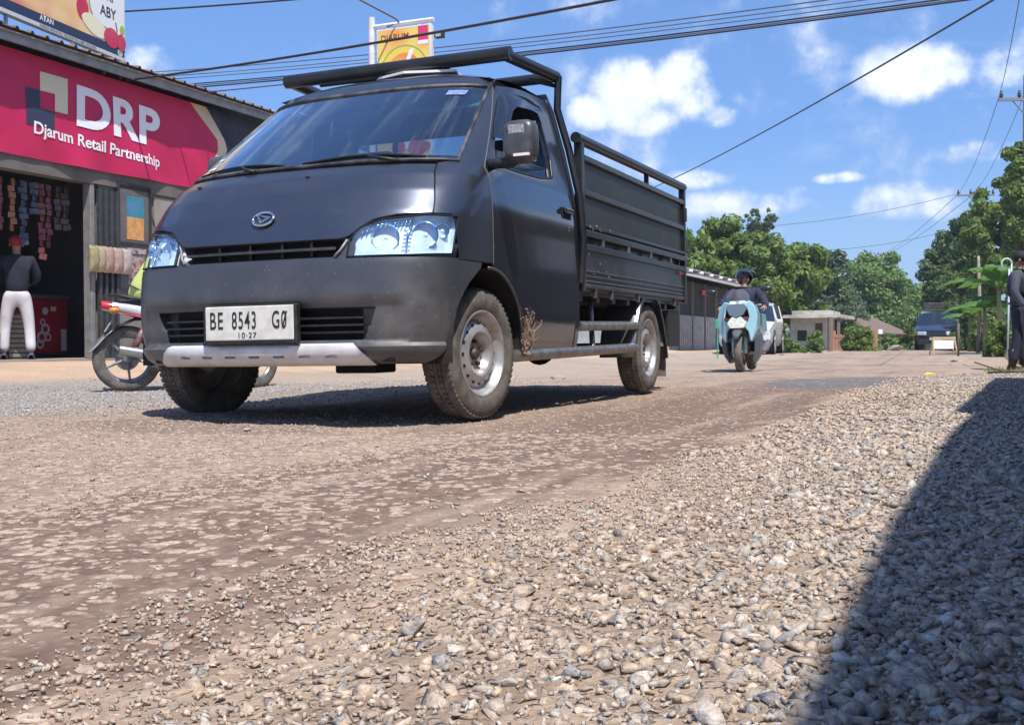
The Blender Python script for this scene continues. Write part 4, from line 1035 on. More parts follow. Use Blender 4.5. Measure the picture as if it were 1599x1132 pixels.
def person(label, loc, rz, J, top, bottom, shoes, hair=None, hand_curl=1, group=None, sleeve='long', hairkind='short', scale=1):
    """J: joints in the person's frame (x right, y forward, z up)"""
    t = thing('person', label, 'person', loc, rz, group); V = Vector; t.scale = (scale,)*3
    j = {k: V(v) for k, v in J.items()}
    P = []; E = []; ix = {}
    def a(k, p, r, par=None):
        ix[k] = len(P); P.append((tuple(p), r))
        if par: E.append((ix[par], ix[k]))
    a('pel', j['pel'], (.105, .085)); a('waist', j['pel'].lerp(j['neck'], .35), (.11, .08), 'pel'); a('chest', j['pel'].lerp(j['neck'], .78), (.13, .09), 'waist'); a('neck', j['neck'], .052, 'chest')
    hd = j['head']; hv = (hd-j['neck']).normalized()
    a('jaw', hd-hv*.045, .058, 'neck'); a('skull', hd+hv*.035, .082, 'jaw'); a('crown', hd+hv*.10, .055, 'skull')
    for s_, S in ((-1, 'L'), (1, 'R')):
        a('sh'+S, j['sh'+S], .052, 'chest'); a('el'+S, j['el'+S], .038, 'sh'+S); a('wr'+S, j['wr'+S], .025, 'el'+S)
        d = (j['wr'+S]-j['el'+S]).normalized(); hp = j['wr'+S]+d*.055; a('palm'+S, hp, (.038, .017), 'wr'+S)
        cd = V(J.get('curl'+S, (0, 0, -1))); cd.normalize(); side_ = d.cross(cd).normalized()
        for q in range(4):
            L_ = (.072, .080, .075, .060)[q]; b0 = hp+d*.035+side_*(.027-.018*q); a(f'k{S}{q}', b0, .010, 'palm'+S)
            b1 = b0+d*L_*.42+cd*L_*.12*hand_curl; a(f'm{S}{q}', b1, .009, f'k{S}{q}'); b2 = b1+d*L_*.25+cd*L_*.40*hand_curl; a(f't{S}{q}', b2, .007, f'm{S}{q}')
        tb = j['wr'+S]+d*.02+side_*.030; a('th0'+S, tb, .012, 'wr'+S); a('th1'+S, tb+d*.035+side_*.018+cd*.01, .010, 'th0'+S); a('th2'+S, tb+d*.062+side_*.012+cd*.025, .008, 'th1'+S)
        a('hip'+S, j['hip'+S], .075, 'pel'); a('kn'+S, j['kn'+S], .052, 'hip'+S); a('an'+S, j['an'+S], .034, 'kn'+S)
        f = V(J.get('foot'+S, (0, 1, 0))); f.normalize(); a('ball'+S, j['an'+S]+f*.12+V((0, 0, -.045)), .03, 'an'+S)
    skin('body', P, E, SKINM, t, 0, 1)
    # shirt: torso and sleeves just outside the body
    dn = (j['pel']-j['neck']).normalized()
    P2 = [(tuple(j['pel']+dn*.09), (.180, .150)), (tuple(j['pel'].lerp(j['neck'], .35)), (.175, .140)), (tuple(j['pel'].lerp(j['neck'], .74)), (.20, .150)), (tuple(j['pel'].lerp(j['neck'], .92)), .12), (tuple(j['pel'].lerp(j['neck'], 1.02)), .075)]; E2 = [(0, 1), (1, 2), (2, 3), (3, 4)]
    for S in 'LR':
        k = len(P2); P2.append((tuple(j['sh'+S]), .085)); E2.append((2, k)); P2.append((tuple(j['sh'+S].lerp(j['el'+S], .55)), .070)); E2.append((k, k+1))
        if sleeve == 'long': P2.append((tuple(j['el'+S]), .062)); E2.append((k+1, k+2)); P2.append((tuple(j['el'+S].lerp(j['wr'+S], .95)), .050)); E2.append((k+2, k+3))
    sh = skin('shirt', P2, E2, top, t, 0, 2)
    P3_ = [(tuple(j['pel']-dn*.06), (.165, .135)), (tuple(j['pel']+dn*.03), (.180, .150))]; E3 = [(0, 1)]
    for S in 'LR':
        k = len(P3_); P3_.append((tuple(j['hip'+S].lerp(j['kn'+S], .18)), .104)); E3.append((1, k)); P3_.append((tuple(j['kn'+S]), .076)); E3.append((k, k+1)); P3_.append((tuple(j['kn'+S].lerp(j['an'+S], .97)), .070)); E3.append((k+1, k+2))
    skin('trousers', P3_, E3, bottom, t, 0, 2)
    for S in 'LR':
        f = V(J.get('foot'+S, (0, 1, 0))); f.normalize(); an = j['an'+S]
        b = MB(); rows = []
        for q, wq, hq in ((-.075, .034, .06), (-.06, .046, .085), (0, .050, .095), (.07, .053, .072), (.13, .055, .058), (.18, .044, .045), (.20, .014, .025)):
            c = an+f*q; sx = f.cross(V((0, 0, 1))); z0 = an.z-.085
            rows.append([V((c.x, c.y, z0))+sx*wq*math.cos(t_)+V((0, 0, max(0, hq*math.sin(t_)))) for t_ in [math.pi*i/8 for i in range(9)]]+[V((c.x, c.y, z0))-sx*wq*.9])
        b.grid(rows, True); b.build('shoe', shoes, t, 50)
    # face
    fd = V(J.get('face', (0, 1, 0))); fd.normalize(); sx = fd.cross(hv).normalized()
    b = MB(); b.lathe([(.0, .030), (.008, .024), (.016, .004), (.014, -.012)], hd+fd*.082-hv*.003, (fd*.9-hv*.5), 8); b.build('nose', SKINM, t, True)
    for s_ in (-1, 1):
        b = MB(); b.ball(hd+fd*.078+sx*.030*s_+hv*.028, .011, 8, 6); b.build('eye', SEAM, t, True)
        b = MB(); b.ball(hd+sx*.084*s_+hv*.005, (.012, .018, .028), 8, 6); b.build('ear', SKINM, t, True)
    b = MB(); b.tube([hd+fd*.078-sx*.022-hv*.036, hd+fd*.086-hv*.034, hd+fd*.078+sx*.022-hv*.036], .006, 6); b.build('mouth', pm('lips', (.22, .09, .07), rough=.5), t, True)
    if hairkind in ('short', 'cap'):
        b = MB(); b.ball(hd+hv*.055-fd*.012, (.100, .104, .088), 16, 10); ho = b.build('hair' if hairkind == 'short' else 'cap', hair, t, True)
        if hairkind == 'cap':
            b = MB(); c = hd+hv*.062+fd*.09; b.prism([c+sx*.075*math.cos(q)+fd*.075*math.sin(q)-hv*.01 for q in [math.pi*i/10 for i in range(11)]], hv*.008); b.build('cap_brim', hair, ho)
    return t, j, hd, hv, fd, sx
STAND = dict(pel=(0, 0, .93), neck=(0, -.01, 1.43), head=(0, .015, 1.555), shL=(-.185, -.01, 1.36), shR=(.185, -.01, 1.36), elL=(-.25, -.03, 1.09), elR=(.25, -.03, 1.09),
             wrL=(-.25, .05, .86), wrR=(.25, .05, .86), hipL=(-.095, 0, .88), hipR=(.095, 0, .88), knL=(-.12, .02, .48), knR=(.12, .02, .48), anL=(-.13, -.02, .088), anR=(.13, -.02, .088), curlL=(.6, .4, -.1), curlR=(-.6, .4, -.1))

# ------------------------------------------------------------------ shop
FX = -8.4
def road_thing(name, label, cat, x, y, z=0, group=None, rz=0): return thing(name, label, cat, W(x, y, z), -YAW+rz, group)
WALL = pm('shop_wall', (.22, .20, .175), (.16, .15, .14), 2, .85, bump=.1)
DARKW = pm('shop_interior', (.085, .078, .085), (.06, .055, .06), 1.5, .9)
CONC = pm('shop_floor', (.26, .22, .19), (.20, .175, .155), 3, .85, bump=.2)
FASC = pm('galvanised', (.30, .31, .31), (.22, .22, .21), 6, .45, .3)
ROOFM = pm('roof_sheet', (.17, .13, .11), (.25, .22, .20), 8, .5, .3)
SHOP = road_thing('shop_building', 'open-fronted village shop with ridged metal roof and dark interior on the left', 'shop', FX, 0, 0)
def sb(name, mat, *boxes, bevel=0, par=None):
    b = MB()
    for q in boxes: b.bx(*q)
    return b.build(name, mat, par or SHOP, bevel=bevel)
sb('floor_slab', CONC, (-4.2, .55, 1.0, 15, -.15, .155))
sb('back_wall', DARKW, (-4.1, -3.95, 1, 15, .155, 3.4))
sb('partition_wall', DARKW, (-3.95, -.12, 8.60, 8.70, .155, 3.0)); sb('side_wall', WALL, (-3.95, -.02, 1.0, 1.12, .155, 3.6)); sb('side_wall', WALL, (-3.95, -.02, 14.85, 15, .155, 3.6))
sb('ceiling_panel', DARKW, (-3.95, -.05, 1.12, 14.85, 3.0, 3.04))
sb('front_wall', WALL, (-.10, 0, 7.22, 14.85, .155, 2.56)); sb('front_wall', WALL, (-.12, 0, 1.12, 2.6, .155, 2.56))
sb('lintel_beam', pm('lintel_grey', (.15, .13, .115), (.11, .10, .09), 3, .8), (-.16, .05, 1.0, 15, 2.56, 2.80)); sb('gable_wall', WALL, (-.12, -.02, 1.0, 15, 2.80, 4.0))
sb('door_jamb', pm('jamb_grey', (.22, .21, .20), (.16, .155, .15), 9, .6), (-.10, .04, 7.03, 7.11, .155, 2.56), bevel=.01)
b = MB()
for k in range(7): b.bx(-.02 if k % 2 else .02, .04 if k % 2 else .07, 7.16+k*.055, 7.16+k*.055+.04, .155, 2.5)
b.build('folding_shutter', pm('shutter_slate', (.05, .055, .06), (.08, .08, .085), 12, .5, .3), SHOP)
# roof
sheet = MB(); rows = []
for x, z in ((.42, 4.21), (-2.2, 4.62), (-4.6, 5.0)):
    r = []; y = -1.0
    while y < 15.2:
        for dy, dz in ((0, 0), (.10, 0), (.122, .034), (.150, .034), (.172, 0)): r.append((x, y+dy, z+dz))
        y += .235
    rows.append(r)
sheet.grid(rows); sheet.build('roof_sheet', ROOFM, SHOP, solid=.006)
b = MB(); b.bx(.30, .345, -1, 15.1, 4.06, 4.175); b.bx(.345, .40, -1, 15.1, 4.16, 4.172); b.build('eave_channel', FASC, SHOP)
sb('ridge_wall', WALL, (-4.1, -4.0, 1, 15, 3.4, 4.9))
# framed notice board by the shutter and posters painted on the wall
nb = road_thing('notice_board', 'dark framed board with a coloured poster beside the folded shutter', 'notice board', FX+.02, 7.85, 1.75)
b = MB(); b.bx(0, .03, -.30, .32, -.62, .86); b.build('board_panel', pm('board_grey', (.13, .12, .12), (.10, .09, .09), 5, .7), nb)
b = MB()
for q in ((.03, .05, -.33, -.29, -.65, .89), (.03, .05, .31, .35, -.65, .89), (.03, .05, -.29, .31, .86, .89), (.03, .05, -.29, .31, -.65, -.62), (.03, .048, -.29, .31, .03, .06)): b.bx(*q)
b.build('board_frame', pm('frame_black', (.03, .03, .032), rough=.5), nb)
b = MB(); b.bx(.031, .036, -.14, .20, .42, .72); b.build('poster', pm('poster_teal', (.02, .22, .24), (.10, .20, .42), 6, .4), nb)
b = MB(); b.bx(.031, .036, -.14, .20, .10, .42); b.build('poster', pm('poster_orange', (.55, .22, .05), (.62, .38, .14), 14, .4), nb)
b = MB(); b.bx(.031, .036, -.14, .24, -.10, -.02); b.bx(.031, .036, -.12, .2, -.55, -.14); b.build('poster', pm('poster_mixed', (.40, .36, .33), (.16, .03, .05), 18, .5), nb)
ws_ = road_thing('wall_poster', 'faded wall poster with a pale red ring and letter strokes half hidden by the pickup', 'poster', FX+.015, 9.2, 1.9)
b = MB(); b.bx(0, .01, -.9, .9, -.7, .62); b.build('poster_sheet', pm('poster_tan', (.30, .27, .23), (.25, .23, .20), 4, .7), ws_)
b = MB(); b.lathe([(.40, .012), (.26, .012)], (0, .28, -.05), (1, 0, 0), 40); b.build('red_ring', pm('faded_red', (.30, .10, .09), rough=.7), ws_)
b = MB(); b.prism([(.014, .36, .50), (.014, .44, .50), (.014, .26, -.25), (.014, .18, -.25)], (.003, 0, 0)); b.lathe([(.15, .016), (.09, .016)], (0, .18, -.14), (1, 0, 0), 30); b.build('letter_stroke', pm('faded_grey', (.42, .41, .38), rough=.7), ws_)
b = MB(); b.prism([(.014, -.62, .25), (.014, -.58, .25), (.014, -.42, -.12), (.014, -.66, -.12), (.014, -.66, -.08), (.014, -.50, -.08)], (.003, 0, 0)); b.build('letter_stroke', pm('faded_grey', (0, 0, 0)), ws_)
# banner
BAN = road_thing('banner', 'magenta cloth banner with cream arrow stripe and white lettering hung under the shop eave', 'banner', FX+.10, 0, 0)
def wave(p):
    y, z = p[1], p[2]; k = (4.04-z)/1.3
    return Vector((p[0]+.020*math.sin(y*2.3+z*1.1)*k+.012*math.sin(y*6.1-z*3.3)*k+.022*math.sin((y+z)*4.2)*k*k+.006*math.sin((y*.8+z)*11)*k, y, z-.020*math.sin((y-4.2)/5*math.pi)*(k) ))
def edge(z): return float(np.interp(z, [2.76, 3.05, 3.42, 3.58, 4.06], [9.06, 9.42, 9.70, 9.68, 9.02]))
def edge2(z): return float(np.interp(z, [2.76, 3.05, 3.44, 3.60, 4.06], [9.10, 9.62, 9.93, 9.86, 9.40]))
def ysheet(nm, f0, f1, mat, n=70):
    b = MB(); b.grid([[wave((.0, f0(z)+(f1(z)-f0(z))*i/n, z)) for i in range(n+1)] for z in zs(2.755, 4.055, 22)]); return b.build(nm, mat, BAN, True)
ysheet('red_cloth', lambda z: 3.2, edge, pm('banner_magenta', (.52, .012, .085), (.46, .010, .075), 2, .62), 150)
ysheet('cream_stripe', edge, edge2, pm('banner_cream', (.62, .55, .38), (.55, .48, .33), 3, .65), 8)
ysheet('black_cloth', edge2, lambda z: 12.3, pm('banner_black', (.012, .014, .03), (.03, .03, .05), 3, .6), 50)
wv = lambda c: wave((c.x, c.y, c.z))
BW = pm('banner_white', (.80, .80, .82), rough=.6)
text('banner_text', 'DRP', .72, (.004, 6.70, 3.32), (0, 1, -.03), (0, 0, 1), BW, BAN, .034, 1.20, .005, warp=wv, space=1.02)
text('banner_text', 'Djarum Retail Partnership', .215, (.004, 6.00, 3.075), (0, 1, -.045), (0, 0, 1), BW, BAN, .020, 1.04, .005, warp=wv)
def logo(rects, mat):
    b = MB()
    for y0, y1, z0, z1 in rects: b.grid([[wave((.007, y0+(y1-y0)*i/12, z0+(z1-z0)*k/12)) for i in range(13)] for k in range(13)])
    b.build('banner_logo', mat, BAN)
logo([(6.12, 6.58, 3.63, 3.87), (6.36, 6.58, 3.41, 3.63)], pm('logo_cream', (.66, .60, .42), rough=.6))
logo([(5.90, 6.12, 3.17, 3.63), (6.12, 6.36, 3.17, 3.40)], pm('logo_ink', (.03, .035, .075), rough=.6))
# billboard over the roof
p0, p1 = W(-8.25, 5.52), W(-8.60, 7.93); dirb = (p1-p0).normalized(); angb = math.atan2(dirb.y, dirb.x)
BB = thing('billboard', 'large orange and white billboard with red apples above the shop roof', 'billboard', Vector((p1.x, p1.y, 4.43)), angb)
# local: +x towards right end (0 at right end), face towards -y
def bb(nm, mat, ps, y=-.06, par=None): b = MB(); b.prism([(x, y, z) for x, z in ps], (0, .004, 0)); return b.build(nm, mat, par or BB)
b = MB(); b.bx(-4.2, 0, -.05, .05, 0, 2.1); b.build('board_case', pm('case_white', (.55, .56, .56), rough=.5), BB, bevel=.01)
gm = bpy.data.materials.new('billboard_print'); gm.use_nodes = True; g = NT(gm.node_tree); bp = g.n['Principled BSDF']; tc = g.new('ShaderNodeTexCoord')
wvn = g.new('ShaderNodeTexWave', wave_type='RINGS', i={'Scale': 1.1, 'Distortion': 3.5, 'Detail': 1.0, 'Detail Scale': .6}); mpn = g.new('ShaderNodeMapping', i={'Location': (1.2, 0, -2.4)}); g.l.new(tc.outputs['Object'], mpn.inputs[0]); g.l.new(mpn.outputs[0], wvn.inputs[0])
n_ = g.noise(tc.outputs['Object'], 1.1, 2); g.l.new(g.mix(g.math('MULTIPLY', wvn.outputs[0], .35), g.mix(g.step(n_.outputs[0], .4, .66), (.78, .50, .20), (.70, .20, .12)), (.85, .62, .38)), bp.inputs['Base Color']); bp.inputs['Roughness'].default_value = .4
bb('print', gm, [(-4.16, .175), (-.04, .175), (-.04, 2.06), (-4.16, 2.06)], -.056)
bb('strip', pm('navy_strip', (.02, .03, .075), rough=.4), [(-4.16, .055), (-.04, .055), (-.04, .175), (-4.16, .175)], -.0575)
bb('strip', pm('case_white', (0, 0, 0)), [(-4.16, .0), (-.04, .0), (-.04, .05), (-4.16, .05)], -.0575)
rr_ = [(-.04, .30), (-.30, .34)]+[(-.58-.24*math.sin(t), .64-.24*math.cos(t)) for t in [math.pi/2*i/8 for i in range(9)]]+[(-.84, 2.06), (-.04, 2.06)]
bb('name_panel', pm('panel_rim', (.20, .30, .10), rough=.5), [(x-.018 if x < -.05 else x, z-.018 if z < 1 else z) for x, z in rr_], -.0590)
bb('name_panel', pm('panel_white', (.76, .77, .74), rough=.5), rr_, -.0610)
NAVY = pm('navy_ink', (.02, .025, .05), rough=.5)
text('billboard_text', 'ABY', .205, (-.60, -.062, .53), (1, 0, 0), (0, 0, 1), NAVY, BB, .014, .95); text('billboard_text', 'DRP', .205, (-.60, -.062, .765), (1, 0, 0), (0, 0, 1), NAVY, BB, .014, .92)
text('billboard_text', 'ATAN', .10, (-1.85, -.058, .095), (1, 0, 0), (0, 0, 1), BW, BB, .014, 1.0); text('billboard_text', 'KARENA KESEHATAN, TERHADAP IBU HAMIL DAN JANIN', .045, (-1.85, -.060, .012), (1, 0, 0), (0, 0, 1), NAVY, BB, .008, 1.0)
APPLE = pm('apple_red', (.50, .02, .05), (.62, .07, .10), 3, .3); CREAM = pm('apple_flesh', (.78, .72, .50), rough=.5)
def disc(nm, mat, cx, cz, rx, rz, y, sh=0): bb(nm, mat, [(cx+rx*math.cos(t)*(1+.08*math.cos(2*t)), cz+rz*math.sin(t)+sh*math.cos(t)) for t in [2*math.pi*i/28 for i in range(28)]], y)
disc('apple', APPLE, -.98, .50, .12, .17, -.0595); disc('apple_slice', CREAM, -.72, .33, .26, .13, -.0622, -.05); disc('apple', APPLE, -.34, .26, .17, .14, -.0640); disc('apple', APPLE, -.12, .25, .10, .12, -.0655)
disc('leaf', pm('apple_leaf', (.35, .50, .05), rough=.5), -.10, .44, .05, .06, -.067); bb('pear_stem', pm('stem_brown', (.25, .2, .08), rough=.6), [(-.23, .38), (-.205, .38), (-.24, .50), (-.265, .50)], -.068)
disc('age_mark', pm('case_white', (0, 0, 0)), -.14, .10, .055, .055, -.0585); text('billboard_text', '21+', .05, (-.18, -.063, .085), (1, 0, 0), (0, 0, 1), NAVY, BB, .008, .9)
bb('framed_label', pm('label_red', (.45, .02, .08), rough=.5), [(-1.65, .86), (-1.05, .82), (-1.05, 1.6), (-1.65, 1.6)], -.059); bb('framed_label', pm('panel_white', (0, 0, 0)), [(-1.60, .92), (-1.10, .88), (-1.10, 1.6), (-1.60, 1.6)], -.0605)
for x in (-.45, -.06, -2.4, -4.0): b = MB(); b.tube([(x, .0, -.28), (x, 0, 0)], .025, 8); b.build('support_leg', FASC, BB)
for x in (-.3, -1.2): b = MB(); b.box((x, -.05, -.03), (.04, .03, .02)); b.build('clip', FASC, BB)
# goods
def room(x, y, z): return W(FX+x, y, z)
fz = road_thing('chest_freezer', 'red ice cream chest freezer with white marks just inside the shop', 'freezer', FX-1.55, 7.38, .155)
b = MB(); b.bx(-.32, .32, -.55, .48, .06, .86); fb = b.build('cabinet', pm('freezer_red', (.36, .010, .030), (.28, .01, .02), 3, .35), fz, bevel=.02)
b = MB(); b.bx(-.34, .34, -.57, .50, .86, .92); b.build('lid', pm('lid_grey', (.10, .10, .11), rough=.4), fz, bevel=.01); b = MB(); b.bx(-.30, .30, -.53, .46, .0, .06); b.build('plinth', SEAM, fz)
b = MB()
for (y, z, r) in ((-.02, .30, .09), (.05, .42, .08), (-.05, .20, .07), (.10, .30, .06), (.0, .52, .05)): b.lathe([(r, 0), (r*.55, .0)], (.323, y, z), (1, 0, 0), 14)
b.build('swirl_mark', pm('mark_white', (.55, .50, .50), rough=.5), fb)
b = MB(); b.lathe([(.055, 0), (0, 0)], (.323, .05, .68), (1, 0, 0), 18); b.build('round_mark', pm('mark_white', (0, 0, 0)), fb); b = MB(); b.bx(.322, .326, .15, .25, .68, .75); b.build('label', pm('mark_white', (0, 0, 0)), fb); b = MB(); b.bx(.322, .326, .34, .44, .10, .42); b.build('energy_label', pm('mark_white', (0, 0, 0)), fb)
SACH = [pm('sachet_orange', (.26, .09, .03), (.32, .17, .06), 14, .35), pm('sachet_blue', (.02, .035, .08), (.09, .10, .12), 14, .35), pm('sachet_red', (.14, .02, .03), (.18, .07, .06), 14, .35), pm('sachet_dark', (.06, .04, .04), (.11, .07, .06), 14, .35)]
SL = ['orange', 'blue grey', 'dark red', 'brown', 'tall red', 'pink red', 'dull brown', 'grey brown', 'short yellow']
for k, (y, n, c) in enumerate([(5.60, 4, 3), (5.82, 8, 2), (6.02, 8, 0), (6.20, 10, 1), (6.38, 5, 1), (6.50, 12, 2), (6.62, 10, 2), (6.78, 7, 3), (6.92, 7, 3)]):
    t = road_thing('sachet_strip', f'{SL[k]} sachet strip, number {k+1} from the left, hanging under the shop lintel'.replace(', number 1 from the left', ', leftmost').replace(', number ', ', '), 'sachets', FX-.30, y, 2.52, 'sachet strips hanging in the shop')
    t['label'] = ['dark strip at the far left of the hanging sachets', 'dark red strip left of the bright orange one under the lintel', 'bright orange sachet strip hanging under the lintel', 'long blue grey sachet strip right of the orange one', 'short blue grey sachet strip in the middle of the row', 'longest red sachet strip hanging over the freezer', 'second red strip right of the longest one', 'brown sachet strip near the shop jamb', 'brown sachet strip closest to the shop jamb'][k]
    b = MB()
    for q in range(n): b.box((0.015*math.sin(q*2+k), .006*math.sin(q*3.1+k), -.06-q*.085), (.025, .100+.02*math.sin(k*5), .080), Matrix.Rotation(R(28*math.sin(q*1.7+k)), 3, 'Z') @ Matrix.Rotation(R(10*math.sin(q*2.9+k*2)), 3, 'X'))
    b.build('sachets', SACH[c], t, bevel=.006)
    b = MB(); b.tube([(0, 0, .05), (0, 0, -.02)], .004, 5); b.build('string', SEAM, t)
for k, (y, c, lab) in enumerate([(7.00, (.34, .30, .14), 'yellowish snack bag hung leftmost on the shutter'), (7.12, (.42, .34, .22), 'tan snack bag hung second on the shutter'), (7.27, (.40, .28, .22), 'largest brown bag of chips hung on the shutter'), (7.45, (.42, .29, .24), 'brown bag of chips right of the largest one'), (7.62, (.44, .36, .33), 'small pale bag hung rightmost by the notice board')]):
    t = road_thing('snack_bag', lab, 'snack bag', FX+.13, y, 1.70, 'snack bags hung on the shutter')
    b = MB(); b.grid([[(.055*max(0, math.sin(math.pi*q/12))**.5*math.cos(2*math.pi*i/16)*(1+.15*math.sin(i*2.3+q*1.7)), (.080+.012*abs(q-6)/6)*math.copysign(abs(math.sin(2*math.pi*i/16))**.8, math.sin(2*math.pi*i/16)), -.36+.03*q+.006*math.sin(i*1.9)) for i in range(16)] for q in range(13)], True); b.build('bag', pm('bag_%d' % k, c, tuple(q*.7 for q in c), 22, .45, bump=.4, bscale=30), t, True)
    b = MB(); b.prism([(0, -.05, .0), (0, .05, .0), (0, .02, -.05), (0, -.02, -.05)], (.01, 0, 0)); b.build('bag_neck', pm('bag_%d' % k, c), t)
for k, (y, z, r) in enumerate([(6.35, 1.62, .17), (6.70, 1.60, .14), (6.45, 1.15, .12), (6.72, 1.22, .11)]):
    t = thing('wall_goods', ['round dark bundle hanging on the shop back wall, upper left', 'round dark bundle hanging on the back wall, upper right', 'dark bundle low on the back wall to the left', 'square black item low on the back wall to the right'][k], 'goods', W(FX-2.6, y+1.9, z+.1), -YAW, 'dark goods on the shop back wall')
    b = MB(); b.ball((0, 0, 0), (.06, r, r), 9, 6); b.build('bundle', pm('bundle_dark', (.03, .03, .032), (.06, .05, .05), 20, .6), t); b = MB(); b.tube([(0, 0, r), (0, 0, r+.25)], .005, 5); b.build('string', SEAM, t)
t = road_thing('slippers', 'pair of black slippers left on the shop step', 'slippers', FX+.35, 7.35, .155)
for dy, a_ in ((0, .3), (.16, -.2)): b = MB(); b.prism([(x*math.cos(a_)-y*math.sin(a_), dy+x*math.sin(a_)+y*math.cos(a_), 0) for x, y in [(.12*math.cos(q), .045*math.sin(q)) for q in [2*math.pi*i/16 for i in range(16)]]], (0, 0, .02)); b.tube([(.02, dy-.045, .02), (.03, dy, .05), (.02, dy+.045, .02)], .008, 6); b.build('slipper', BLACK, t)
t = road_thing('goods_box', 'stack of blue and white packets at the left edge of the shop doorway', 'packets', FX-.62, 5.78, .155)
for k in range(5): b = MB(); b.box((0, 0, .07+k*.13), (.3, .34, .12), Matrix.Rotation(R(5*math.sin(k*3)), 3, 'Z')); b.build('packet', pm('packet_blue', (.08, .16, .34), (.45, .48, .5), 16, .5), t, bevel=.015)
t = road_thing('wicker_crate', 'pale woven crate seen between the legs of the man in white trousers', 'crate', FX-.85, 6.42, .155)
b = MB()
for k in range(9): b.bx(-.2, .2, -.16, .16, .03+k*.065, .03+k*.065+.045)
b.build('crate_slats', pm('wicker', (.34, .28, .20), (.24, .20, .15), 20, .8), t); b = MB(); b.bx(-.19, .19, -.15, .15, .0, .62); b.build('crate_core', pm('wicker_dark', (.12, .10, .07), rough=.9), t)
# man at the shop
NAVYC = pm('navy_cloth', (.012, .014, .028), (.02, .022, .04), 9, .9, bump=.15, bscale=30); WHT = pm('white_trousers', (.62, .59, .60), (.52, .49, .50), 6, .85, bump=.15, bscale=18)
Jm = dict(STAND); Jm.update(hipL=(-.10, 0, .86), hipR=(.10, 0, .86), knL=(-.15, .03, .46), knR=(.15, .03, .46), anL=(-.17, 0, .088), anR=(.17, -.02, .088), elL=(-.26, .08, 1.12), elR=(.26, .08, 1.12), wrL=(-.16, .30, 1.05), wrR=(.16, .30, 1.05))
person('man in navy top and white trousers standing with his back turned at the shop counter', at(28, 14.4, .155), R(22), Jm, NAVYC, WHT, pm('dark_shoes', (.02, .025, .04), (.10, .10, .12), 20, .6), pm('red_cap', (.30, .02, .03), rough=.8), hairkind='cap', scale=.97)
# pole sign by the road
PS = thing('pole_sign', 'white post with hanging yellow and orange sign panel behind the pickup cab', 'pole sign', Vector((at(584, 17).x, 17, float(gz(at(584, 17).x, 17)))), -YAW)
PW = pm('post_white', (.72, .72, .72), (.6, .6, .6), 5, .5); zt = lambda v: zat(v, 17, 600)-PS.location.z
b = MB(); b.tube([(0, 0, 0), (0, 0, zt(31))], .052, 14); b.build('post', PW, PS, 40)
b = MB(); b.tube([(0, 0, zt(46)), (1.08, 0, zt(46))], .032, 12); b.build('top_bar', PW, PS, 40)
for x in (.28, .84): b = MB(); b.tube([(x, 0, zt(46)), (x, 0, zt(53))], .016, 8); b.build('hanger', PW, PS)
b = MB(); b.bx(.11, 1.06, -.05, .05, zt(256), zt(53)); b.build('sign_case', PW, PS, bevel=.01)
b = MB(); b.box((.06, 0, zt(72)), (.10, .04, .04)); b.build('clamp', PW, PS); 
gm2 = bpy.data.materials.new('sign_print'); gm2.use_nodes = True; g = NT(gm2.node_tree); bp = g.n['Principled BSDF']; tc = g.new('ShaderNodeTexCoord')
n_ = g.noise(tc.outputs['Object'], 1.6, 2); g.l.new(g.mix(g.step(n_.outputs[0], .35, .66), (.82, .62, .16), (.80, .36, .10)), bp.inputs['Base Color'])
def pp(nm, mat, ps, y=-.054): b = MB(); b.prism([(x, y, z) for x, z in ps], (0, .003, 0)); return b.build(nm, mat, PS)
zb0, zb1 = zt(254), zt(55); pp('print', gm2, [(.14, zb0), (1.03, zb0), (1.03, zb1), (.14, zb1)])
pp('sign_label', pm('label_magenta', (.65, .05, .16), rough=.5), [(.84, zb1-.22), (1.01, zb1-.22), (1.01, zb1), (.84, zb1)], -.057); pp('sign_label', BW, [(.84, zb1-.28), (1.01, zb1-.28), (1.01, zb1-.22), (.84, zb1-.22)], -.057)
text('sign_text', 'DJARUM', .135, (.19, -.056, zb1-.17), (1, 0, 0), (0, 0, 1), pm('brown_ink', (.22, .06, .02), rough=.5), PS, .008, .98)
def ann(r0, r1, cx, cz, mat, y, a0=0, a1=math.pi*2):
    b = MB(); n = 36; b.add([(cx+r*math.cos(a0+(a1-a0)*i/n), y, cz+r*math.sin(a0+(a1-a0)*i/n)) for r in (r0, r1) for i in range(n+1)], [(i, i+1, n+2+i, n+1+i) for i in range(n)]); b.build('ring', mat, PS)
cz_ = zb1-.68
ann(.40, .42, .60, cz_, pm('ring_green', (.30, .42, .06), rough=.5), -.058); ann(.30, .40, .60, cz_, pm('ring_yellow', (.80, .62, .10), rough=.5), -.057); ann(0, .30, .60, cz_, pm('ring_orange', (.72, .17, .06), (.75, .35, .08), 4, .5), -.0575)
pp('sign_stroke', BW, [(.70, cz_+.34), (.78, cz_+.36), (.62, cz_-.02), (.54, cz_-.02)], -.060); pp('sign_stroke', BW, [(.34, cz_-.12), (.66, cz_-.10), (.66, cz_+.0), (.34, cz_-.03)], -.061)
pp('name_panel', pm('panel_white', (0, 0, 0)), [(.58, zb0+.18), (.64, zb0+.14), (1.02, zb0+.14), (1.02, zb0+.92), (.64, zb0+.92), (.58, zb0+.86)], -.059)
text('sign_text', 'DRP', .16, (.64, -.060, zb0+.68), (1, 0, 0), (0, 0, 1), NAVY, PS, .012, .9); text('sign_text', 'ABY', .16, (.64, -.060, zb0+.46), (1, 0, 0), (0, 0, 1), NAVY, PS, .012, .9)
for cx, r in ((.50, .12), (.82, .15), (.98, .07)): ann(0, r, cx, zb0+.17, APPLE, -.063-cx*.002)
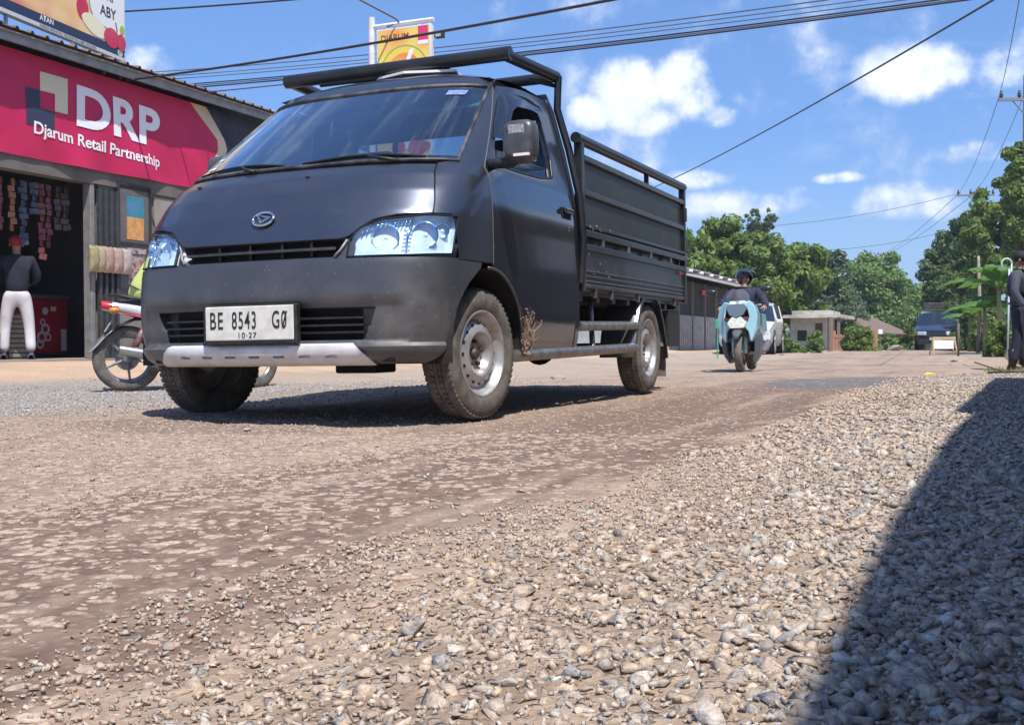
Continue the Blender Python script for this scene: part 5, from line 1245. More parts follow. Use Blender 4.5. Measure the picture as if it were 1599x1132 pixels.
# lamp on its arm
b = MB(); b.tube([(.50, 0, zt(46)), (.48, -.1, zt(41)), (.10, -1.0, zt(20)), (-.02, -1.25, zt(16))], .014, 8); b.tube([(.5, 0, zt(44)), (.30, -.05, zt(50))], .01, 6); la = b.build('lamp_arm', pm('arm_brown', (.14, .11, .09), rough=.6), PS, True)
b = MB(); c = Vector((-.12, -1.3, zt(15.5))); b.box(c+Vector((0, 0, .05)), (.20, .14, .03)); b.box(c+Vector((0, 0, -.05)), (.19, .13, .03)); b.box(c+Vector((.09, 0, 0)), (.02, .13, .10)); b.build('lamp_head', pm('lamp_grey', (.12, .12, .13), rough=.5), la, bevel=.008)
b = MB(); b.box((1.17, .02, zt(70)), (.14, .10, .10)); fl = b.build('floodlight', pm('flood_black', (.02, .025, .02), rough=.5), PS, bevel=.01); b = MB(); b.box((1.17, -.034, zt(70)-.01), (.09, .006, .06)); b.build('flood_glass', pm('flood_lens', (.40, .44, .40), rough=.2), fl)
# building on the camera's side of the road that shades the shoulder
OP = road_thing('roadside_house', 'house with deep porch roof behind the camera whose shade falls on the gravel', 'house', 3.7, -2, 0)
HWL = pm('house_wall', (.16, .14, .12), (.12, .11, .10), 2, .9, bump=.1)
def ob(nm, mat, *q, bevel=0):
    b = MB(); 
    for k in q: b.bx(*k)
    return b.build(nm, mat, OP, bevel=bevel)
b = MB(); b.prism([(.12, -7, 2.98), (4.2, -7, 3.8), (4.2, 7.4, 3.8), (.42, 7.4, 2.98), (.29, 4.2, 2.98), (.17, 1.6, 2.98), (.25, 1.5, 2.98), (.18, .3, 2.98), (.13, -1.6, 2.98)], (0, 0, .10)); b.build('porch_roof', ROOFM, OP)
ob('wall', HWL, (1.8, 1.95, -6.8, 7.2, 0, 3.3)); ob('plinth', CONC, (.9, 1.8, -6.8, 7.2, 0, .16))
for y in (-6.5, -3.1, .35, 3.8, 7.1): ob('porch_post', pm('post_dark', (.08, .06, .05), rough=.7), (.62, .74, y-.06, y+.06, .0, 2.98))
for y in (-4.8, -1.2, 2.2): ob('window', GLS2, (1.78, 1.80, y-.6, y+.6, 1.0, 2.2)); ob('window_frame', WHITE, (1.76, 1.795, y-.66, y-.60, .95, 2.25), (1.76, 1.795, y+.6, y+.66, .95, 2.25), (1.76, 1.795, y-.6, y+.6, 2.2, 2.25), (1.76, 1.795, y-.6, y+.6, .95, 1.0))
ob('door', pm('door_brown', (.10, .06, .04), rough=.6), (1.77, 1.80, 4.6, 5.5, .16, 2.2))
b = MB(); b.bx(-.01, .01, -.9, .9, -.35, .35); t = road_thing('plain_signboard', 'pale signboard hung on the dark workshop front beyond the right edge', 'signboard', 5.1, 12.2, 1.95); b.build('board', WHITE, t); b = MB(); b.tube([(0, -.8, .35), (0, -.8, .55)], .01, 5); b.build('hook', SEAM, t)

WK = road_thing('roadside_workshop', 'dark low workshop beyond the right edge of the picture opposite the shop', 'workshop', 5.2, 12, 0)
for nm, mt_, q in (('wall', HWL, (0, .12, -4.4, 4.2, -.1, 2.9)), ('door', pm('door_brown', (0, 0, 0)), (-.02, 0, -1.6, -.4, 0, 2.1)), ('shutter', pm('shutter_slate', (0, 0, 0)), (-.02, 0, .4, 3.2, .1, 2.3)), ('side_wall', HWL, (.12, 5, -4.4, -4.28, -.1, 2.9)), ('side_wall', HWL, (.12, 5, 4.08, 4.2, -.1, 2.9))):
    b = MB(); b.bx(*q); b.build(nm, mt_, WK)
b = MB(); b.prism([(-.6, -4.8, 2.75), (5.2, -4.8, 3.7), (5.2, 4.4, 3.7), (-.6, 4.4, 2.75)], (0, 0, .08)); b.build('roof', ROOFM, WK)
# ------------------------------------------------------------------ vehicles
def two_wheel(parent, c, axis, R_, wid, tyre_w, name='wheel', spokes=5, rimcol=None):
    """a motorcycle wheel: empty with tyre, rim, brake disc"""
    w_ = bpy.data.objects.new(name, None); C.objects.link(w_); w_.parent = parent; w_.location = c
    a = Vector(axis); b = MB(); hw = tyre_w/2
    b.lathe([(R_-.085, -hw*.7), (R_-.055, -hw), (R_-.025, -hw*.9), (R_-.006, -hw*.5), (R_, 0), (R_-.006, hw*.5), (R_-.025, hw*.9), (R_-.055, hw), (R_-.085, hw*.7)], axis=a, n=48); b.build('tyre', RUB, w_, 60)
    b = MB(); b.lathe([(R_-.075, -hw*.7), (R_-.095, -hw*.5), (R_-.105, 0), (R_-.095, hw*.5), (R_-.075, hw*.7)], axis=a, n=40); b.lathe([(.035, -hw), (.045, -hw*.4), (.045, hw*.4), (.035, hw)], axis=a, n=20); b.lathe([(.0, -hw), (.035, -hw)], axis=a, n=20); b.lathe([(.0, hw), (.035, hw)], axis=a, n=20)
    u, q = basis(a)
    for k in range(spokes):
        t = 2*math.pi*k/spokes+.2; d = u*math.cos(t)+q*math.sin(t); e = u*math.cos(t+.12)+q*math.sin(t+.12); b.tube([d*.03, d*(R_-.1)], [.016, .010], 6)
    b.build('rim', rimcol or pm('alloy_dark', (.16, .16, .17), (.3, .3, .3), 14, .4, .6), w_, 40)
    b = MB(); b.lathe([(.10, hw+.004), (.045, hw+.004)], axis=a, n=24); b.build('brake_disc', STEEL, w_)
    return w_
# --- parked underbone motorcycle, seen from its left rear, pointing to the right
D0 = 9.3; mx = at(199, D0).x; mz = float(gz(mx, D0))
MO = thing('motorcycle', 'white and red underbone motorcycle with curved rear fender standing beside the pickup', 'motorcycle', (mx, D0, mz), R(20))
two_wheel(MO, (0, 0, .282), (0, 1, 0), .282, .1, .085); fw_ = two_wheel(MO, (1.08, 0, .282), (0, 1, 0), .282, .1, .075); fw_.rotation_euler = (0, 0, R(42))
def mo(nm, mat, sm=40, bevel=0, par=None, **k): return None
MW = pm('moto_white', (.62, .62, .63), (.5, .5, .5), 7, .3, coat=.4); MR = pm('moto_red', (.42, .02, .05), rough=.25, coat=.5); MG = pm('moto_grey', (.10, .10, .11), (.16, .15, .14), 12, .5)
b = MB(); b.tube([(.03, 0, .30), (.38, .0, .34), (.62, 0, .42), (.80, 0, .62), (1.02, 0, .80)], [.02, .03, .04, .035, .03], 10); b.tube([(.0, .075, .30), (.42, .075, .36)], .022, 8); b.tube([(0, -.075, .30), (.42, -.075, .36)], .022, 8); b.build('frame', MG, MO, True)
for s_ in (-1, 1): b = MB(); b.tube([(.02, s_*.085, .31), (.20, s_*.09, .66)], .020, 10); b.tube([(.05, s_*.087, .36), (.16, s_*.09, .58)], .030, 10); b.build('shock_absorber', pm('shock_red', (.35, .05, .05), (.3, .3, .3), 30, .4, .5), MO, True)
b = MB(); b.ball((.50, 0, .40), (.17, .12, .12), 14, 10); b.tube([(.55, 0, .42), (.78, 0, .38)], .075, 12); b.build('engine', MG, MO, True)
b = MB(); b.tube([(-.06, -.14, .36), (.10, -.14, .33), (.40, -.135, .245), (.70, -.10, .24)], [.040, .046, .036, .018], 14); b.build('exhaust', pm('exhaust_silver', (.46, .45, .43), (.34, .32, .30), 9, .3, .8), MO, 40)
b = MB(); b.tube([(-.065, -.14, .362), (-.055, -.14, .360)], .030, 12); b.build('exhaust_tip', SEAM, MO)
# rear fender flap
def ribbon(path, w_, thick=.012):
    b = MB(); rows = []
    for k, (x, z) in enumerate(path):
        ww = w_[k] if isinstance(w_, (list, tuple)) else w_
        rows.append([(x, -ww, z-.018), (x, -ww*.6, z), (x, ww*.6, z), (x, ww, z-.018)])
    b.grid(rows); return b
ribbon([(.36, .60), (.22, .64), (.06, .63), (-.08, .565), (-.16, .49)], [.07, .08, .085, .08, .07]).build('rear_fender', BLACK, MO, True, solid=.008)
ribbon([(-.10, .555), (-.17, .49), (-.235, .415), (-.29, .355), (-.315, .345)], [.070, .078, .080, .06, .02]).build('fender_flap', pm('flap_grey', (.30, .30, .30), (.22, .22, .22), 9, .5), MO, True, solid=.006)
b = MB(); b.box((-.15, 0, .555), (.012, .20, .115), Matrix.Rotation(R(32), 3, 'Y')); pl_ = b.build('number_plate', pm('plate_dull', (.40, .41, .41), (.30, .31, .31), 30, .5), MO, bevel=.006)
# tail cowling: loft of sections along x
def loft(secs, nm, mat, par, n=18, **k):
    """secs: (x, y0, zc, half width, half height)"""
    b = MB(); rows = [[(x, yc+hw*math.copysign(abs(math.cos(t))**.75, math.cos(t)), zc+hh*math.copysign(abs(math.sin(t))**.75, math.sin(t))) for t in [2*math.pi*i/n for i in range(n)]] for x, yc, zc, hw, hh in secs]
    b.grid(rows, True); b.add(rows[0], [tuple(range(n))]); b.add(rows[-1], [tuple(range(n))]); return b.build(nm, mat, par, k.get('sm', 50))
tc_ = loft([(-.20, 0, .735, .04, .012), (-.14, 0, .728, .085, .035), (0, 0, .705, .105, .055), (.22, 0, .665, .125, .075), (.45, 0, .625, .135, .075), (.60, 0, .60, .12, .05)], 'tail_cowling', MW, MO)
loft([(-.215, 0, .742, .03, .010), (-.20, 0, .735, .075, .038), (-.12, 0, .722, .092, .042), (-.06, 0, .71, .098, .030)], 'tail_light', pm('tail_red', (.50, .02, .03), rough=.15, coat=.8), MO)
loft([(-.02, 0, .660, .110, .010), (.20, 0, .618, .130, .018), (.45, 0, .575, .142, .022), (.62, 0, .55, .12, .02)], 'red_stripe', MR, tc_)
loft([(-.08, 0, .762, .05, .012), (.06, 0, .760, .10, .030), (.25, 0, .725, .125, .045), (.45, 0, .705, .125, .050), (.66, 0, .72, .09, .05)], 'seat', pm('seat_black', (.02, .02, .022), rough=.6), MO)
b = MB(); b.tube([(.15, -.12, .77), (-.05, -.10, .815), (-.14, 0, .82), (-.05, .10, .815), (.15, .12, .77)], .012, 8); b.build('grab_rail', BLACK, MO, True)
for s_ in (-1, 1): b = MB(); b.ball((-.10, s_*.14, .69), (.045, .025, .025), 10, 8); b.build('indicator', pm('amber', (.55, .22, .03), rough=.2), MO, True)
loft([(.70, 0, .62, .07, .05), (.86, 0, .62, .14, .20), (1.00, 0, .70, .17, .26), (1.10, 0, .82, .12, .20), (1.16, 0, .90, .06, .10)], 'leg_shield', MR, MO)
b = MB(); b.tube([(1.02, -.33, 1.02), (1.04, -.15, 1.0), (1.05, 0, .98), (1.04, .15, 1.0), (1.02, .33, 1.02)], .014, 8); b.build('handlebar', BLACK, MO, True)
for s_ in (-1, 1):
    b = MB(); b.tube([(1.04, s_*.2, 1.02), (1.05, s_*.26, 1.14)], .006, 6); mr_ = b.build('mirror_stalk', BLACK, MO); b = MB(); b.ball((1.05, s_*.27, 1.17), (.015, .06, .04), 12, 8); b.build('mirror', BLACK, mr_, True)
    b = MB(); b.tube([(1.04, s_*.07, .80), (1.08, s_*.07, .282)], .020, 8); b.build('fork', STEEL, MO)
loft([(1.06, 0, .98, .05, .05), (1.12, 0, .97, .11, .09), (1.18, 0, .95, .10, .08), (1.22, 0, .94, .05, .04)], 'headlight', CLEAR if False else pm('lamp_white', (.6, .62, .65), rough=.1), MO)
loft([(.90, 0, .52, .05, .02), (.98, 0, .585, .06, .02), (1.10, 0, .605, .06, .02), (1.22, 0, .55, .05, .02)], 'front_fender', MR, MO)
b = MB(); b.tube([(.45, .06, .30), (.40, .10, .0)], .012, 8); b.tube([(.48, -.18, .28), (.48, .18, .28)], .012, 8); b.build('side_stand', BLACK, MO)
# its rider
YG = pm('jacket_lime', (.58, .66, .20), (.50, .56, .18), 7, .8, bump=.15, bscale=20)
ya = Vector((1, 0, 0))
Jr = dict(pel=(0, .32, .80), neck=(0, .52, 1.19), head=(0, .60, 1.285), shL=(-.19, .50, 1.12), shR=(.19, .50, 1.12), elL=(-.27, .66, .95), elR=(.27, .66, .95), wrL=(-.27, .88, 1.0), wrR=(.27, .88, 1.0),
          hipL=(-.10, .36, .77), hipR=(.10, .36, .77), knL=(-.20, .78, .72), knR=(.20, .78, .72), anL=(-.20, .62, .32), anR=(.20, .62, .32), curlL=(0, .3, -1), curlR=(0, .3, -1))
pr = person('rider in a lime yellow jacket and grey cap sitting on the underbone motorcycle', MO.location+Vector((-.22, 0, 0)), MO.rotation_euler.z-math.pi/2, Jr, YG, pm('dark_jeans', (.02, .025, .04), rough=.9), BLACK, pm('cap_grey', (.12, .11, .13), rough=.8), hairkind='cap')
sh_ = [c for c in pr[0].children if c.name.startswith('shirt')][0]
b = MB(); b.lathe([(.045, 0), (.018, 0)], (.04, .305, 1.08), Vector((.15, -.9, .2)), 14); b.build('jacket_print', pm('print_orange', (.70, .30, .05), rough=.7), sh_)
# --- maxi scooter coming down the road with its rider
D1 = 15.8; sx_ = at(1157, D1).x; sz_ = float(gz(sx_, D1, False))
SCO = thing('scooter', 'light blue maxi scooter riding towards the camera behind the pickup', 'scooter', (sx_, D1, float(gz(sx_, D1))), -YAW+R(4)); SCO.rotation_euler = (0, R(-3), -YAW+R(4))
LB = pm('scooter_blue', (.30, .52, .60), (.26, .46, .54), 3, .28, coat=.5); SG = pm('scooter_grey', (.07, .085, .10), rough=.4); SBK = pm('scooter_black', (.015, .017, .02), rough=.3, coat=.3)
two_wheel(SCO, (0, .02, .27), (1, 0, 0), .27, .1, .12); two_wheel(SCO, (0, 1.36, .27), (1, 0, 0), .27, .1, .13)
def yl(secs, nm, mat, par=SCO, n=20, pw=.75):
    """loft along y: (y, xc, zc, hw, hh)"""
    b = MB(); rows = [[(xc+hw*math.copysign(abs(math.cos(t))**pw, math.cos(t)), y, zc+hh*math.copysign(abs(math.sin(t))**pw, math.sin(t))) for t in [2*math.pi*i/n for i in range(n)]] for y, xc, zc, hw, hh in secs]
    b.grid(rows, True); b.add(rows[0], [tuple(range(n))]); b.add(rows[-1], [tuple(range(n))]); return b.build(nm, mat, par, 50)
def shell(nm, mat, outl, y0, y1, par=SCO, bev=.015):
    """panel with outline in x,z, front face at y0(x,z), extruded back to y1"""
    b = MB(); n = len(outl); b.add([(x, y0(x, z), z) for x, z in outl]+[(x, y1, z) for x, z in outl], [tuple(range(n)), tuple(range(2*n-1, n-1, -1))]+[(j, j+n, (j+1) % n+n, (j+1) % n) for j in range(n)]); return b.build(nm, mat, par, 30, bevel=bev)
yf = lambda x, z: -.20+.55*abs(x)+.35*max(0, z-.75)+.25*max(0, .62-z)
yl([(-.02, 0, .70, .10, .10), (.08, 0, .70, .22, .26), (.25, 0, .68, .27, .34), (.42, 0, .62, .26, .36), (.55, 0, .45, .22, .22), (.9, 0, .40, .20, .16), (1.2, 0, .45, .16, .14)], 'inner_body', SBK)
for s_ in (-1, 1):
    shell('front_panel', LB, [(s_*x, z) for x, z in ((.08, 1.0), (.18, 1.03), (.255, .94), (.285, .80), (.27, .64), (.225, .50), (.19, .43), (.165, .45), (.15, .58), (.11, .64), (.175, .80), (.15, .90))], yf, .34, bev=.028)
    shell('lower_panel', SG, [(s_*x, z) for x, z in ((.20, .48), (.265, .58), (.29, .45), (.255, .24), (.175, .12), (.155, .16), (.19, .30))], lambda x, z: .06+.6*abs(x), .62, bev=.025)
    b = MB(); b.tube([(s_*.085, .10, .62), (s_*.085, .02, .27)], .026, 10); b.build('fork', LB, SCO, True)
    shell('side_panel', LB, [(s_*x, z) for x, z in ((.235, .62), (.245, .80), (.25, .70))] if False else [(s_*.20, .55), (s_*.26, .60), (s_*.25, .86), (s_*.19, .84)], lambda x, z: .42, 1.45)
    shell('running_light', pm('light_red', (.12, .03, .04), rough=.15), [(s_*x, z) for x, z in ((.07, .775), (.18, .80), (.165, .75), (.08, .735))], lambda x, z: yf(x, z)-.012, .1, bev=.004)
    b = MB(); b.tube([(s_*.10, .28, .98), (s_*.30, .32, 1.00), (s_*.37, .36, .99)], .018, 8); hb_ = b.build('handlebar', SBK, SCO, True)
    b = MB(); b.tube([(s_*.25, .30, 1.02), (s_*.36, .22, 1.17)], .007, 6); ms_ = b.build('mirror_stalk', SBK, SCO); b = MB(); b.ball((s_*.40, .20, 1.19), (.085, .03, .045), 14, 8); b.build('mirror', SBK, ms_, True)
shell('headlight', pm('scooter_lamp', (.55, .72, .70), (.20, .25, .26), 25, .12, .6, emis=(1, 1, .92, .45)), [(-.09, .64), (.09, .64), (.135, .72), (.06, .80), (0, .77), (-.06, .80), (-.135, .72)], lambda x, z: yf(x, z)-.03, .1, bev=.01)
shell('nose_cover', pm('smoke_lens', (.10, .13, .15), rough=.12, coat=.6), [(-.10, .82), (0, .79), (.10, .82), (.155, .93), (.10, .985), (-.10, .985), (-.155, .93)], lambda x, z: yf(x, z)-.015, .1, bev=.012)
b = MB(); b.grid([[(x*w_, yf(x*w_, .95)+.15+.30*(z-.96), z) for x in [-1+2*i/10 for i in range(11)]] for z, w_ in ((.96, .14), (1.03, .17), (1.12, .165), (1.19, .11), (1.205, .07))]); b.build('windscreen', glass('scooter_screen', (.75, .82, .86), 1.2, .3), SCO, True)
b = MB(); b.box((0, .05, .995), (.23, .012, .085), Matrix.Rotation(R(-20), 3, 'X')); b.build('front_plate', pm('plate_pale', (.62, .68, .66), (.5, .56, .54), 40, .4), SCO, bevel=.006)
yl([(-.30, 0, .50, .03, .02), (-.20, 0, .565, .07, .03), (.0, 0, .60, .075, .035), (.16, 0, .56, .07, .03)], 'front_fender', SG)
yl([(.55, 0, .70, .08, .04), (.70, 0, .76, .13, .05), (1.0, 0, .78, .15, .06), (1.35, 0, .86, .13, .05), (1.62, 0, .88, .07, .03)], 'seat', SBK); yl([(1.3, 0, .70, .13, .08), (1.7, 0, .80, .06, .04)], 'tail', LB)
b = MB(); b.tube([(.20, 1.0, .28), (.23, 1.3, .32), (.24, 1.65, .42)], [.03, .055, .05], 12); b.build('exhaust', MG, SCO, 40)
Js = dict(pel=(0, 0, 0), neck=(.01, 0, .50), head=(.015, -.02, .615), shL=(-.20, 0, .42), shR=(.20, 0, .42), elL=(-.34, .16, .22), elR=(.34, .16, .22), wrL=(-.33, .36, .17), wrR=(.33, .36, .17), hipL=(-.10, .03, -.03), hipR=(.10, .03, -.03),
          knL=(-.17, .42, -.02), knR=(.17, .42, -.02), anL=(-.18, .36, -.43), anR=(.18, .36, -.43), curlL=(0, .3, -1), curlR=(0, .3, -1), face=(-.75, .65, 0))
NB = pm('navy_shirt', (.018, .02, .045), (.03, .03, .06), 9, .85, bump=.15, bscale=20)
off = SCO.matrix_basis @ Vector((0, .86, .80)); RD = person('scooter rider in a navy shirt and glossy black helmet looking aside', off, SCO.rotation_euler.z+math.pi, Js, NB, pm('black_trousers', (.015, .015, .02), rough=.9), BLACK, None, hairkind='none', sleeve='long', scale=.96)
_, j_, hd_, hv_, fd_, sxx = RD
b = MB(); rows = []
# open face helmet: sphere with a front opening
for i in range(15):
    ph = math.pi*(i/14)*.80; r = []
    for k in range(33):
        a_ = 2*math.pi*k/32; lo = 1.0
        fr_ = math.cos(a_)                                             # 1 facing front
        phm = math.pi*(.80-.42*max(0, fr_)**.6*(1 if fr_ > .1 else 0)); p_ = phm*(i/14)
        d = hv_*math.cos(p_)+(fd_*math.cos(a_)+sxx*math.sin(a_))*math.sin(p_); r.append(hd_+hv_*.03+d*.138-fd_*.005)
    rows.append(r)
b.grid(rows); hl_ = b.build('helmet', pm('helmet_black', (.010, .012, .016), rough=.06, coat=1), RD[0], True, solid=.018)
b = MB(); b.grid([[hd_+hv_*(.115+.045*q)+(fd_*math.cos(a_)+sxx*math.sin(a_))*(.135+.045*(1-q)) for a_ in [-1.1+2.2*i/12 for i in range(13)]] for q in (0, .5, 1)]); b.build('visor', pm('visor_dark', (.03, .04, .05), rough=.08, coat=.6), hl_, True)

# --- cars
def car(label, name, loc, rz, L_, Wd_, H_, paintm, st, suv=True, lamp=True, cat='car', group=None):
    """front at local y=0 facing -y. st: stations (y, belt z, roof z, width factor)"""
    t = thing(name, label, cat, loc, rz, group); hw = Wd_/2
    def ring(y, zb, zr, wf, z0=.24):
        w_ = hw*wf; wr = w_*(1-.20*min(1, (zr-zb)/.45))
        return [(-w_*.92, y, z0), (-w_, y, z0+.12), (-w_*1.0, y, (z0+zb)/2+.05), (-w_*.965, y, zb), (-wr, y, zr-.02 if zr > zb+.05 else zb+.012), (-wr*.75, y, zr+.02), (0, y, zr+.04), (wr*.75, y, zr+.02), (wr, y, zr-.02 if zr > zb+.05 else zb+.012), (w_*.965, y, zb), (w_, y, (z0+zb)/2+.05), (w_, y, z0+.12), (w_*.92, y, z0)]
    rings = [ring(*s) for s in st]; body = MB(); gl_ = MB()
    cab = [s[2] > s[1]+.25 for s in st]
    for i in range(len(st)-1):
        for k in range(12):
            quad = [rings[i][k], rings[i][k+1], rings[i+1][k+1], rings[i+1][k]]
            side_g = k in (3, 8) and cab[i] and cab[i+1]
            scr = (cab[i] != cab[i+1]) and k in (4, 5, 6, 7)
            (gl_ if side_g or scr else body).add(quad, [(0, 1, 2, 3)])
    for e in (0, -1): body.add(rings[e], [tuple(range(13))])
    bo = body.build('body', paintm, t, 35); gl_.build('windows', pm('car_glass', (.012, .016, .022), rough=.05, coat=1), t, 30)
    for i in range(1, len(st)-1):
        if cab[i] and st[i][4:] == (): pass
    # pillars
    ci = [i for i in range(len(st)) if cab[i]]
    for i in ci:
        for sg in (0, 1):
            a_, c_ = (rings[i][3], rings[i][4]) if not sg else (rings[i][9], rings[i][8]); b = MB(); b.tube([a_, c_], .028, 6); b.build('window_pillar', paintm if i in (ci[0], ci[-1]) else BLACK, t)
    Rw = .34 if suv else .30
    for y in (.80, L_-.80):
        for s_ in (-1, 1):
            w0_ = bpy.data.objects.new('wheel', None); C.objects.link(w0_); w0_.parent = t; w0_.location = (s_*(hw-.09), y, Rw)
            b = MB(); b.lathe([(Rw-.12, -.10), (Rw-.03, -.11), (Rw, -.07), (Rw, .07), (Rw-.03, .11), (Rw-.12, .10)], n=28); b.build('tyre', RUB, w0_, 50)
            b = MB(); b.lathe([(Rw-.115, s_*.10), (Rw-.14, s_*.06), (.06, s_*.075), (0, s_*.085)], n=28)
            for k in range(5): a_ = 2*math.pi*k/5; b.tube([(s_*.085, 0, 0), (s_*.10, (Rw-.12)*math.cos(a_), (Rw-.12)*math.sin(a_))], .022, 6)
            b.build('rim', SILVER, w0_, 50)
            b = MB(); b.lathe([(Rw+.07, 0), (Rw+.03, .01), (Rw+.03, -.15), (0, -.15)], (s_*(hw+.004), y, Rw), (s_, 0, 0), 28, a0=0, a1=2*math.pi); b.build('wheel_arch', SEAM, t)
            
    for s_ in (-1, 1):
        b = MB(); b.box((s_*(hw*.66), -.005, .66), (.34, .12, .15), Matrix.Rotation(R(s_*22), 3, 'Z')); b.build('headlight', pm('car_lamp', (.62, .66, .68), (.45, .5, .52), 20, .12, coat=.6), t, bevel=.03, seg=3)
        b = MB(); b.box((s_*(hw+.09), 1.35, 1.0), (.20, .10, .13)); b.build('mirror', paintm, t, bevel=.03); b = MB(); b.box((s_*(hw*.8), L_, .85), (.2, .06, .25)); b.build('tail_light', pm('tail_red', (0, 0, 0)), t, bevel=.02)
        for y in (1.9, 2.9): b = MB(); b.box((s_*(hw*.99), y, .85), (.03, .14, .03)); b.build('door_handle', SILVER, t)
    b = MB(); b.bx(-.42, .42, -.045, .03, .52, .66); b.build('grille', BLACK, t, bevel=.01); b = MB(); b.bx(-.6, .6, -.04, .03, .28, .42); b.build('lower_grille', BLACK, t, bevel=.01)
    b = MB(); b.bx(-.23, .23, -.065, -.045, .40, .51); b.build('number_plate', pm('plate_white', (0, 0, 0)), t)
    return t
MPV = [(-.03, .60, .60, .80), (.05, .74, .745, .93), (.55, .90, .91, .99), (.95, .97, .98, 1), (1.75, 1.04, 1.50, 1), (2.4, 1.04, 1.60, 1), (3.1, 1.03, 1.60, 1), (3.7, 1.03, 1.56, .99), (4.02, 1.0, 1.02, .96), (4.10, .7, .72, .90)]
Dc = 43; cz0 = zat(546, Dc, 1462); car('dark blue people carrier parked facing the camera far down the road on the right', 'parked_car', (at(1462, Dc).x, Dc, float(gz(at(1459, Dc).x, Dc))), R(-22.5), 4.1, 1.58, 1.5, paint('car_navy', (.008, .010, .02), amt=.3, rough=.15, coat=.8), MPV, False)
Dw = 32.5; car('white car parked behind the scooter with its side turned to the road', 'parked_car', (at(1163, Dw).x, Dw, float(gz(at(1160, Dw).x, Dw))), R(-19), 4.2, 1.62, 1.65, paint('car_white', (.62, .62, .60), amt=.25, rough=.25, metal=0, coat=.5), MPV, True)
# green truck standing behind the dark car
Dg = 54; gx = at(1466, Dg).x; GT = thing('green_truck', 'green sided cargo truck standing behind the dark parked car', 'truck', (gx, Dg, float(gz(gx, Dg))), R(-22)); GRN = pm('truck_green', (.10, .20, .03), (.07, .13, .02), 4, .6)
b = MB(); b.bx(-.92, .92, .0, 1.5, .55, 1.75); b.build('cab', GRN, GT, bevel=.08); b = MB(); b.bx(-.8, .8, -.02, .03, 1.15, 1.65); b.build('windscreen', pm('car_glass', (0, 0, 0)), GT, bevel=.01)
for s_ in (-1, 1): b = MB(); b.bx(s_*1.0, s_*1.04, 1.7, 4.9, .95, 2.25); b.build('side_board', GRN, GT)
b = MB(); b.bx(-1.0, 1.0, 1.6, 1.66, .95, 2.25); b.build('headboard', GRN, GT); b = MB(); b.bx(-.98, .98, 1.68, 4.9, .85, .95); b.build('bed_floor', BLACK, GT); b = MB(); b.bx(-.75, .45, 1.7, 2.9, 2.0, 2.62); b.build('load', pm('load_dark', (.03, .03, .035), (.08, .07, .06), 6, .8), GT, bevel=.05)
for y in (.6, 4.0):
    for s_ in (-1, 1): b = MB(); b.lathe([(0, -.11), (.38, -.11), (.40, 0), (.38, .11), (.15, .11), (.12, .06), (0, .06)], (s_*.82, y, .40), (s_, 0, 0), 24); b.build('wheel', RUB, GT, 50)

# security man at the right edge
J2 = dict(STAND); J2.update(knL=(-.11, .03, .48), knR=(.11, .0, .48), anL=(-.12, .04, .088), anR=(.12, -.06, .088), elL=(-.26, -.06, 1.10), elR=(.26, -.02, 1.10), wrL=(-.25, .06, .86), wrR=(.25, .12, .88))
Dp = 15.9; px_ = at(1592, Dp).x
UG = pm('uniform_grey', (.075, .085, .12), (.055, .062, .095), 8, .85, bump=.2, bscale=22)
PR = person('uniformed man in navy vest and cap standing at the right edge by the gravel', (px_, Dp, float(gz(px_, Dp))), R(-125), J2, UG, pm('uniform_navy', (.025, .03, .05), (.02, .022, .04), 8, .85, bump=.2, bscale=22), pm('boot_black', (.012, .012, .013), rough=.4), pm('cap_black', (.012, .012, .018), rough=.8), hairkind='cap', scale=1.03)
t, j_, hd_, hv_, fd_, sxx = PR
V_ = Vector
skin('vest', [((0, 0, 1.00), (.215, .18)), ((0, 0, 1.16), (.22, .18)), ((0, 0, 1.32), (.225, .175)), ((0, -.005, 1.42), (.15, .11))], [(0, 1), (1, 2), (2, 3)], pm('vest_navy', (.010, .012, .022), (.02, .022, .035), 20, .8), t, 0, 2)
b = MB(); b.bx(-.09, .09, .150, .165, 1.28, 1.31); b.build('vest_patch', pm('patch_orange', (.5, .16, .04), rough=.7), t); b = MB(); b.ball((-.25, -.02, 1.24), (.012, .03, .035), 8, 6); b.build('sleeve_badge', pm('badge_yellow', (.5, .4, .1), rough=.7), t)
for S in 'LR':
    an_ = j_['an'+S]; b = MB(); b.tube([an_+V_((0, .0, -.06)), an_+V_((0, -.005, .08)), an_+V_((0, 0, .22))], [.058, .056, .066], 12); b.build('boot_shaft', pm('boot_black', (0, 0, 0)), t, True)
b = MB(); b.tube([(.168*math.cos(q), .138*math.sin(q), .95) for q in [2*math.pi*i/24 for i in range(25)]], .018, 6, False); b.build('belt', pm('boot_black', (0, 0, 0)), t)

# white board on trestle in front of the dark car
Db = 30; bx_ = at(1474, Db).x; t = thing('trestle_sign', 'low white board on wooden legs standing in front of the dark car', 'sign board', (bx_, Db, float(gz(bx_, Db))), R(4)); WD = pm('pale_wood', (.50, .38, .22), (.42, .31, .18), 12, .8)
b = MB(); b.bx(-.28, .28, -.015, .015, .17, .42); b.build('board', WHITE, t); b = MB(); b.bx(-.33, .33, -.03, .03, .43, .50); b.build('top_rail', WD, t)
for s_ in (-1, 1): b = MB(); b.tube([(s_*.30, 0, .47), (s_*.34, -.12, 0)], .022, 6); b.tube([(s_*.30, 0, .47), (s_*.33, .14, 0)], .022, 6); b.build('leg', WD, t)
